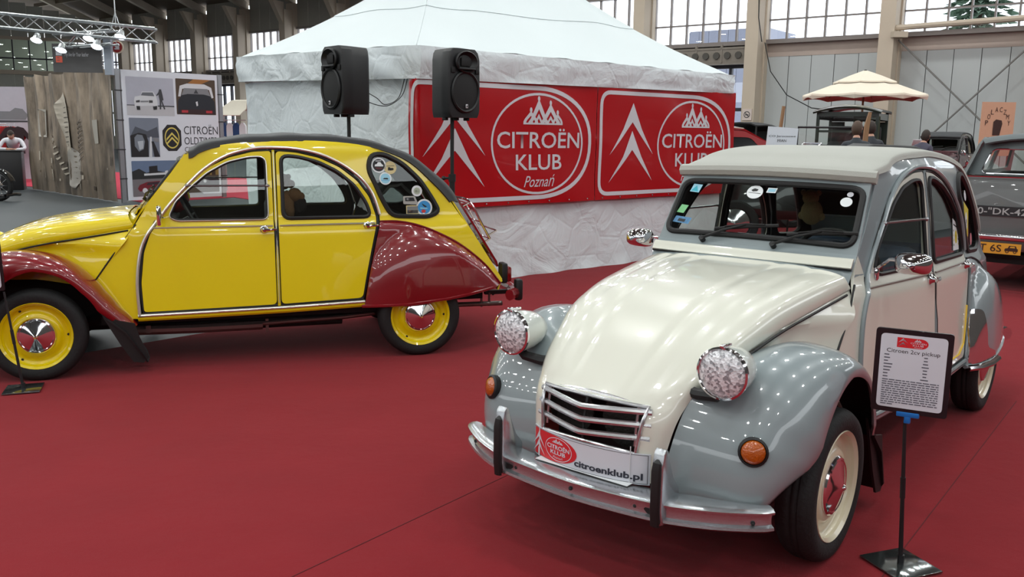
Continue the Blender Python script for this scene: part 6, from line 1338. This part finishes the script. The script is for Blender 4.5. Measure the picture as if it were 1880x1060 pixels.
for s in (1, -1):
    sp_ = [(.02, 1.17), (2.45, 1.15), (2.05, 1.50), (1.9, 1.56), (.35, 1.57), (.20, 1.50)]; h1 = rnd([(.35, 1.21), (1.15, 1.21), (1.15, 1.49), (.45, 1.49)], .05); h2 = rnd([(1.25, 1.21), (2.15, 1.21), (1.95, 1.49), (1.25, 1.49)], .05)
    V, F, B = tri_region(sp_, [h1, h2], .15); mb = MB(); n = len(V); yf = lambda x, z: s * (.74 - .28 * (z - 1.15)); mb.add([(x, yf(x, z), z) for x, z in V] + [(x, yf(x, z) - s * .03, z) for x, z in V], F + [tuple(k + n for k in reversed(f)) for f in F] + [(a, b, b + n, a + n) for a, b in B]); link('side_frame', mb, GRP, ge_)
    mb = MB(); mb.add([(x, yf(x, z) - s * .015, z) for x, z in h1 + h2], [tuple(range(len(h1))), tuple(range(len(h1), len(h1) + len(h2)))]); link('side_window', mb, GLASS, ge_, False)
mb = MB(); G = [[(x, y * w, zc_ - .06 * abs(y) ** 2.5) for y in (-1, -.85, -.6, -.3, 0, .3, .6, .85, 1)] for x, w, zc_ in ((.13, .56, 1.55), (.18, .60, 1.585), (.4, .63, 1.60), (1.2, .64, 1.61), (1.8, .62, 1.59), (2.05, .58, 1.55))]; grid_surface(mb, G, 0, -.02); link('roof', mb, GRC, ge_)
mb = MB(); mb.add([(2.45, y, 1.15) for y in (-.66, .66)] + [(2.05, y, 1.52) for y in (.58, -.58)], [(0, 1, 2, 3)]); link('windscreen', mb, GLASS, ge_, False)
mb = MB(); mb.box((1.1, 0, 1.02), (.5, 1.2, .36), 0, None, .08); mb.box((.35, 0, .98), (.3, 1.2, .2), 0, None, .05); link('seat', mb, DARK, ge_)
mb = MB(); mb.tube([(-.035, y, 1.175) for y in (-.69, -.3, .3, .69)], .014, 8); mb.tube([(-.02, .69, 1.175), (.2, .78, 1.185), (2.3, .79, 1.17)], .012, 8); mb.tube([(-.02, -.69, 1.175), (.2, -.78, 1.185), (2.3, -.79, 1.17)], .012, 8); link('waist_trim', mb, CHROME, ge_)
mb = MB(); mb.tube(cr([(.12, .80, .57), (-.10, .74, .57), (-.14, 0, .57), (-.10, -.74, .57), (.12, -.80, .57)], 6), .022, 8, flat=1.5); link('rear_bumper', mb, CHROME, ge_)
mb = MB(); mb.box((-.05, .05, .70), (.03, .09, .018), 0, None, .006); mb.sphere((-.035, .09, 1.0), .022, 10); link('boot_handle', mb, CHROME, ge_)
gm_ = lambda u, v, off: Vector((-.028 - off, -u, v))
mb = MB(); mb.add([gm_(u, v, .006) for u, v in ((-.66, .775), (.62, .775), (.62, .875), (-.66, .875))] + [gm_(u, v, -.03) for u, v in ((-.66, .775), (.62, .775), (.62, .875), (-.66, .875))], [(0, 1, 2, 3), (0, 1, 5, 4), (1, 2, 6, 5), (2, 3, 7, 6), (3, 0, 4, 7)]); bd = link('number_board', mb, mat('board_black', (34, 35, 38), .5), ge_, False)
text_map('board_lettering', '40-"DK-42', -.60, -.09, .79, .86, gm_, .009, mat('aged_white_letters', (170, 172, 172), .5), bd, bold=.01)
gp_ = lambda u, v, off: Vector((-.165 - off, -u, v))
mb = MB(); mb.add([gp_(u, v, o) for o in (0, .006) for u, v in ((-.60, .405), (-.085, .405), (-.085, .515), (-.60, .515))], [(4, 5, 6, 7), (3, 2, 1, 0), (0, 1, 5, 4), (1, 2, 6, 5), (2, 3, 7, 6), (3, 0, 4, 7)]); pl2 = link('yellow_plate', mb, mat('plate_yellow', (222, 160, 50), .45, var=.1), ge_, False)
text_map('plate_lettering', 'CT 6S', -.54, -.26, .425, .498, gp_, .008, mat('dark_brown_print', (60, 36, 28), .4), pl2, bold=.01)
decal('plate_car', [(u - .062, v - .035) for u, v in ((-.17, .475), (-.165, .50), (-.14, .505), (-.13, .53), (-.07, .53), (-.06, .505), (-.05, .50), (-.05, .475))], [[(u - .062, v - .035) for u, v in ((-.125, .508), (-.118, .524), (-.08, .524), (-.075, .508))]], gp_, .008, mat('dark_brown_print', (60, 36, 28), .4), pl2, 1)
for u in (-.207, -.137): decal('plate_car', ell(u, .435, .016, .016, 12), [ell(u, .435, .009, .009, 12)], gp_, .009, mat('dark_brown_print', (60, 36, 28), .4), pl2, 1)
for s in (1, -1):
    mb = MB(); mb.box((-.03, s * .60, .68), (.04, .07, .14), 0, None, .015); link('tail_light', mb, REDLENS, ge_)
    for x in (.75, 3.15):
        mb = MB(); mb.lathe([(.20, -.06), (.29, -.06), (.31, -.03), (.31, .03), (.29, .06), (.20, .06)], 32, 0, Matrix.Translation((x, s * .68, .31)), 'y', closed=True); w = link('tyre', mb, TYRE, ge_); mb = MB(); mb.lathe([(.0001, .05), (.12, .045), (.20, .03), (.20, -.03), (.0001, -.03)], 24, 0, Matrix.Translation((x, s * .68, .31)) @ Matrix.Diagonal((1, s, 1, 1)), 'y'); link('rim', mb, GRP, w)
    mb = MB(); g = [[(3.15 + .40 * math.cos(a), s * y, .31 + .40 * math.sin(a)) for y in (.50, .62, .74, .80)] for a in [PI * k / 12 for k in range(13)]]; grid_surface(mb, g, 0, .01); link('front_wing', mb, GRP, ge_)
mb = MB(); mb.box((1.8, 0, .33), (3.4, 1.3, .10)); link('floor_pan', mb, DARK, ge_)

def wheels(root, xs_, ys, r, rimm, w=.07):
    for x in xs_:
        for s in (1, -1):
            mb = MB(); mb.lathe([(r * .68, -w), (r * .93, -w), (r, -w * .5), (r, w * .5), (r * .93, w), (r * .68, w)], 28, 0, Matrix.Translation((x, s * ys, r)), 'y', closed=True); t = link('tyre', mb, TYRE, root)
            mb = MB(); mb.lathe([(.0001, w), (r * .2, w * .9), (r * .68, w * .4), (r * .68, -w * .4), (.0001, -w * .4)], 20, 0, Matrix.Translation((x, s * ys, r)) @ Matrix.Diagonal((1, s, 1, 1)), 'y'); link('rim', mb, rimm, t)
# dark green vintage car with open door
GN = mat('dark_green_paint', (26, 40, 32), .35, coat=.4, var=.1)
gc = thing('vintage_car', 'tall dark green vintage car with its door open below the parasol', 'car', (7.85, 21.0, 0), math.radians(240)); gc.scale = (1.04, 1.04, 1.03)
GNB = mat('black_leather', (20, 20, 20), .6)
# x forward. cab from x=-.9..0.5 ; bonnet to 1.7
mb = MB(); mb.rings([xs(-1.0, .62, .6, .62, 1.25, .05), xs(.45, .64, .6, .64, 1.25, .05), xs(.46, .42, .6, .42, 1.15, .15), xs(1.55, .34, .62, .32, 1.08, .15), xs(1.62, .30, .64, .28, 1.04, .12)], 0, True, (True, True)); link('body', mb, GN, gc, True, 30)
mb = MB(); G = [[(x, y * .70, zc_ + .12 * (1 - y * y)) for y in (-1, -.75, -.5, -.25, 0, .25, .5, .75, 1)] for x, zc_ in ((-1.06, 2.02), (-.9, 2.05), (.4, 2.05), (.62, 2.0))]; grid_surface(mb, G, 0, -.04); link('roof', mb, GN, gc)
for x in (-1.0, .45):
    for s in (1, -1): mb = MB(); mb.box((x, s * .62, 1.65), (.07, .06, .82)); link('cab_post', mb, GN, gc, False)
mb = MB(); mb.box((-1.0, 0, 1.95), (.06, 1.25, .18)); mb.box((-1.0, .40, 1.55), (.05, .40, .6)); mb.box((-1.0, -.45, 1.55), (.05, .30, .6)); mb.box((.45, 0, 2.0), (.05, 1.25, .10)); mb.box((.45, 0, 1.62), (.04, 1.25, .05)); mb.box((.45, 0, 1.28), (.05, 1.25, .08)); mb.box((-.3, -.62, 1.95), (1.4, .05, .14)); mb.box((-.3, .62, 1.95), (1.4, .05, .14)); link('cab_frame', mb, GN, gc, False)
mb = MB(); mb.add([(.45, -.6, 1.66), (.45, .6, 1.66), (.45, .6, 1.95), (.45, -.6, 1.95), (.45, -.6, 1.32), (.45, .6, 1.32), (.45, .6, 1.6), (.45, -.6, 1.6)], [(0, 1, 2, 3), (4, 5, 6, 7)]); link('windscreen', mb, GLASS, gc, False)
mb = MB(); mb.box((-.55, 0, 1.15), (.5, 1.1, .5), 0, None, .08); mb.box((-.80, 0, 1.5), (.14, 1.1, .5), 0, None, .06); link('seat', mb, GNB, gc)
mb = MB(); mb.tube([(.10 + .05 * math.sin(a), .30 + .2 * math.cos(a), 1.42 + .2 * math.sin(a)) for a in [2 * PI * k / 20 for k in range(20)]], .014, 6, closed=True); mb.cyl((.12, .30, 1.42), (.4, .30, 1.2), .015, 6); link('steering_wheel', mb, RUBBER, gc)
dt_ = Matrix.Translation((.42, .66, 0)) @ Matrix.Rotation(math.radians(60), 4, 'Z')
mb = MB()
for c, d in (((-.33, 0, 1.0), (.66, .05, .7)), ((-.03, 0, 1.62), (.06, .05, .60)), ((-.63, 0, 1.62), (.06, .05, .60)), ((-.33, 0, 1.92), (.66, .05, .07)), ((-.33, 0, 1.36), (.66, .05, .05)), ((-.33, 0, 1.65), (.05, .05, .5))): mb.box(c, d, 0, dt_)
link('open_door', mb, mat('olive_green_paint', (52, 62, 40), .4), gc, False)
wheels(gc, (1.15, -.75), .66, .38, GN, .05)
for s in (1, -1):
    mb = MB(); g = [[(1.15 + .44 * math.cos(a), s * y, .38 + .44 * math.sin(a)) for y in (.55, .66, .77)] for a in [.2 + 2.7 * k / 10 for k in range(11)]]; grid_surface(mb, g, 0, .01); link('mudguard', mb, GNB, gc)
    mb = MB(); mb.sphere((1.62, s * .38, .98), .11, 14); link('headlamp', mb, CHROME, gc)
# roadster with folding windscreen frame left of it
rd_ = thing('roadster', 'open dark roadster with upright windscreen frame and round lamp left of green car', 'car', (6.05, 17.1, 0), math.radians(240))
mb = MB(); mb.rings([xs(-1.3, .4, .5, .3, .9, .15), xs(-.9, .55, .45, .5, 1.12, .15), xs(.2, .58, .45, .55, 1.15, .12), xs(.6, .42, .5, .40, 1.10, .15), xs(1.5, .34, .52, .32, 1.02, .15)], 0, True, (True, True)); link('body', mb, GNB, rd_, True, 40)
mb = MB(); mb.tube([(.25, -.58, 1.10), (.22, -.58, 1.72), (.22, .62, 1.72), (.25, .62, 1.10)], .022, 8); mb.tube([(.24, -.58, 1.38), (.24, .62, 1.38)], .012, 6); link('windscreen_frame', mb, INK, rd_)
mb = MB(); mb.add([(.235, -.56, 1.12), (.235, .60, 1.12), (.225, .60, 1.70), (.225, -.56, 1.70)], [(0, 1, 2, 3)]); link('windscreen', mb, GLASS, rd_, False)
mb = MB(); mb.tube([(.25, -.58, 1.48), (.27, -.80, 1.50)], .008, 6); mb.sphere((.28, -.82, 1.50), .085, 14, 0, None, (.35, .8, 1.1)); link('side_mirror', mb, INK, rd_)
mb = MB(); mb.box((-.45, 0, 1.12), (.2, 1.0, .35), 0, None, .06); link('seat', mb, mat('brown_leather', (86, 56, 40), .5), rd_)
wheels(rd_, (1.1, -.9), .62, .36, INK, .05)
# long black convertible just behind the beige roof
bk = thing('convertible', 'long black open car just behind the beige roof of the cream car', 'car', (4.55, 12.9, 0), math.radians(172)); BG = mat('gloss_black', (12, 12, 13), .2, coat=1.0)
mb = MB(); mb.rings([xs(-2.1, .5, .5, .4, .9, .2), xs(-1.7, .74, .42, .66, 1.12, .18), xs(-.6, .80, .40, .74, 1.22, .12), xs(.7, .80, .40, .72, 1.22, .14), xs(1.7, .72, .42, .55, 1.12, .2), xs(2.1, .55, .5, .4, .9, .2)], 0, True, (True, True)); link('body', mb, BG, bk, True, 50)
mb = MB(); mb.rings([xs(-1.25, .58, 1.2, .5, 1.36, .06), xs(-1.0, .68, 1.2, .64, 1.44, .08), xs(-.45, .70, 1.2, .66, 1.46, .08), xs(-.3, .66, 1.2, .6, 1.40, .08)], 0, True, (True, True)); link('folded_hood', mb, GNB, bk, True, 50)
mb = MB(); mb.tube([(.45, -.66, 1.22), (.25, -.62, 1.45), (.25, .62, 1.45), (.45, .66, 1.22)], .018, 8); link('windscreen_frame', mb, CHROME, bk)
mb = MB(); mb.add([(.44, -.64, 1.22), (.44, .64, 1.22), (.25, .61, 1.44), (.25, -.61, 1.44)], [(0, 1, 2, 3)]); link('windscreen', mb, GLASS, bk, False)
wheels(bk, (1.35, -1.35), .70, .33, CHROME)
# red car behind the tent corner
rc2 = thing('hatchback', 'dark red car roof showing between the tent and the beige roof', 'car', (3.4, 15.6, 0), math.radians(12)); RD = mat('car_red', (150, 16, 22), .25, coat=1.0)
mb = MB(); mb.rings([xs(-1.9, .6, .45, .5, .95, .15), xs(-1.6, .78, .35, .72, 1.10, .12), xs(1.1, .80, .35, .74, 1.08, .12), xs(1.9, .70, .38, .6, .9, .15)], 0, True, (True, True)); link('body', mb, RD, rc2, True, 50)
mb = MB(); G = [[(x, y * w, zc_ - .05 * y ** 2) for y in (-1, -.7, -.35, 0, .35, .7, 1)] for x, w, zc_ in ((-1.6, .70, 1.12), (-1.15, .64, 1.45), (-.8, .60, 1.67), (-.2, .60, 1.72), (.35, .60, 1.68), (.75, .63, 1.48), (1.15, .70, 1.14))]; grid_surface(mb, G, 0, -.03); link('roof', mb, RD, rc2)
for s in (1, -1):
    V, F, B = tri_region([(-1.5, 1.08), (1.05, 1.08), (.72, 1.46), (.35, 1.62), (-.2, 1.66), (-.8, 1.61), (-1.15, 1.42)], [rnd([(-1.2, 1.14), (.85, 1.14), (.45, 1.52), (-.75, 1.54)], .08)], .2); mb = MB(); mb.add([(x, s * (.72 - .2 * (z - 1.08)), z) for x, z in V], F); link('side_frame', mb, RD, rc2, False)
    mb = MB(); mb.add([(x, s * (.71 - .2 * (z - 1.08)), z) for x, z in ((-1.2, 1.14), (.85, 1.14), (.45, 1.52), (-.75, 1.54))], [(0, 1, 2, 3)]); link('side_window', mb, mat('dark_glass', (26, 28, 30), .1, coat=1.0), rc2, False)
wheels(rc2, (1.25, -1.2), .72, .31, CHROME)
# further open-top dark car frame behind the red one
oc_ = thing('old_roadster', 'black-hooded old car behind the white information board', 'car', (7.6, 29.5, 0), math.radians(230)); mb = MB(); mb.rings([xs(-1.5, .6, .5, .6, 1.15, .1), xs(.5, .62, .5, .62, 1.15, .1), xs(1.6, .4, .55, .4, 1.0, .1)], 0, True, (True, True)); link('body', mb, BG, oc_, True, 40)
mb = MB(); mb.tube(cr([(-1.4, 0, 1.2), (-1.3, 0, 1.85), (-.6, 0, 2.02), (.4, 0, 1.98)], 5), .62, 4, flat=.06, up=(0, 0, 1)); 
mb = MB(); G = [[(x, y, z - .1 * abs(y / .6) ** 3) for y in (-.6, -.4, 0, .4, .6)] for x, z in ((-1.5, 1.2), (-1.4, 1.7), (-1.1, 1.9), (-.3, 1.95), (.5, 1.93))]; grid_surface(mb, G, 0, -.04); link('hood', mb, GNB, oc_)
for s in (1, -1): mb = MB(); mb.cyl((.5, s * .58, 1.1), (.45, s * .58, 1.88), .03, 6); link('hood_post', mb, GNB, oc_)
wheels(oc_, (1.1, -1.0), .62, .36, CHROME, .05)
# small black and maroon car far away, facing the camera
fr_ = car_2cv('vintage_car', 'small distant black and maroon economy car facing the camera', (11.75, 25.2, 0), math.radians(233), dict(body=mat('far_black_paint', (22, 20, 22), .3, coat=1.0), door=mat('far_maroon_paint', (70, 16, 26), .3, coat=1.0), hood=mat('far_maroon_paint', (70, 16, 26)), cowl=mat('far_maroon_paint', (70, 16, 26)), nose=mat('far_maroon_paint', (70, 16, 26)), fender=mat('far_black_paint', (22, 20, 22)), roof=BLACKC, trim=TRIMG, chrome=False, rim=mat('far_maroon_paint', (70, 16, 26)), mirror='round', lid=BLACKC, lampm=CHROME, seat=SEATY, visor=True))[0]
fr_.scale = (1.13, 1.13, 1.13)
mb = MB(); mb.box((0, 0, 0), (.30, .03, .18), 0, Matrix.Rotation(.5, 4, 'X'), .01); o = tag(link('paper_sheet', mb, WHITEP), 'white paper sheet on the windscreen of the distant maroon car', 'paper'); o.location = (10.9, 24.2, 1.42)
# rope posts in front of the distant car
for k, x in enumerate((9.62, 10.60)):
    t = thing('barrier_post', ['chrome barrier post left of the pair before the distant maroon car', 'chrome barrier post right of the pair before the distant maroon car'][k], 'post', (x, 21.0 - k * .1, 0)); mb = MB(); mb.lathe([(.0001, 0), (.15, .0), (.15, .02), (.03, .05), (.02, .10), (.02, .93), (.04, .95), (.045, 1.0), (.0001, 1.05)], 14, 0); link('post', mb, CHROME, t)
mb = MB(); mb.tube([(9.62 + .98 * k / 12, 21.0 - .1 * k / 12, .92 - .22 * math.sin(PI * k / 12)) for k in range(13)], .018, 6); tag(link('barrier_rope', mb, mat('dark_red_rope', (90, 16, 26), .8)), 'dark red rope sagging between the two barrier posts', 'rope')
# boards, posts and little signs
ib = thing('information_board', 'white board with black writing standing behind the beige roof', 'sign', (4.17, 14.0, 0)); mb = MB(); mb.add([(-.25, 0, 1.02), (.23, 0, 1.02), (.29, .10, 1.67), (-.18, .10, 1.70), (-.25, .03, 1.02), (.23, .03, 1.02), (.29, .13, 1.67), (-.18, .13, 1.70)], [(0, 1, 2, 3), (7, 6, 5, 4), (0, 4, 5, 1), (1, 5, 6, 2), (2, 6, 7, 3), (3, 7, 4, 0)]); link('board', mb, PAPER, ib, False)
im = lambda u, v, off: Vector((u + (v - 1.02) * .09, (v - 1.02) * .15 - .004, v)); text_map('board_lettering', 'CO Jarocsowe', -.22, .20, 1.525, 1.565, im, 0, INK, ib); text_map('board_lettering', 'MIAN', -.08, .06, 1.46, 1.50, im, 0, INK, ib)
for x in (-.2, .2): mb = MB(); mb.cyl((x, .04, 0), (x, .02, 1.05), .015, 6); link('leg', mb, INK, ib)
po = thing('poster', 'salmon poster with brown arched lettering and crowned shield at far right', 'poster', (10.2, 19.0, 0)); mb = MB(); mb.box((0, .02, 1.75), (.70, .03, 1.12)); link('board', mb, mat('salmon_print', (205, 160, 132), .6, var=.03), po, False)
pm_ = lambda u, v, off: Vector((u, -off, v)); BRN = mat('brown_print', (58, 34, 28), .6)
decal('poster_shield', [(-.09, 1.62), (.06, 1.62), (.10, 1.86), (.08, 1.93), (-.04, 1.95), (-.09, 1.90)], [], pm_, .004, BRN, po, 1)
for k, chx in enumerate('POLACZMY'): 
    a = PI * (.93 - .86 * k / 7); text_map('poster_lettering', chx, .24 * math.cos(a) - .03, .24 * math.cos(a) + .03, 1.80 + .36 * math.sin(a) - .05, 1.80 + .36 * math.sin(a) + .05, pm_, .004, BRN, po)
for x in (-.3, .3): mb = MB(); mb.box((x, .02, .6), (.04, .03, 1.2)); link('leg', mb, BRN, po, False)
nsn = thing('no_smoking_sign', 'small white no-smoking sign on the pale column', 'sign', tuple(HP(4.2, .98, 2.35))); NM = Matrix(((HU.x, -HN.x * 0, 0, 0), (HU.y, 0, 0, 0), (0, 0, 0, 0), (0, 0, 0, 1)))
nm_ = lambda u, v, off: HU * u + HN * (.012 + off) + Vector((0, 0, v))
mb = MB(); mb.add([HU * a * .19 + HN * b + Vector((0, 0, c * .22)) for a in (-1, 1) for b in (-.02, .01) for c in (-1, 1)], [(0, 1, 3, 2), (4, 6, 7, 5), (0, 4, 5, 1), (2, 3, 7, 6), (0, 2, 6, 4), (1, 5, 7, 3)]); link('board', mb, mat('sign_pinkish', (205, 190, 182), .5), nsn, False)
decal('ring', ell(0, 0, .13, .13, 24), [ell(0, 0, .10, .10, 24)], nm_, .002, INK, nsn, 1); decal('cigarette', [(-.07, -.03), (.07, -.03), (.07, .01), (-.07, .01)], [], nm_, .002, DKG, nsn, 1); decal('bar', [(-.09, .07), (-.07, .09), (.09, -.07), (.07, -.09)], [], nm_, .003, INK, nsn, 1)
WD = mat('bare_wood', (150, 116, 84), .7, var=.12, stretch=(6, 6, 1))
mb = MB(); mb.tube([(7.25, 25, 0), (7.46, 25, 2.36)], .05, 6); tag(link('wooden_pole', mb, WD), 'leaning wooden pole before the pale wall right of the no-smoking column', 'pole')
pb_ = [(5.735, 0), (5.80, 0), (5.86, 1.74), (5.88, 1.95), (5.84, 1.96), (5.785, 1.74)]
mb = MB(); mb.prism(pb_, .04, 0, Matrix.Translation((0, 14.85, 0))); tag(link('wooden_board', mb, WD, None, False), 'upright tapering wooden board between the two dark-clad people', 'board')
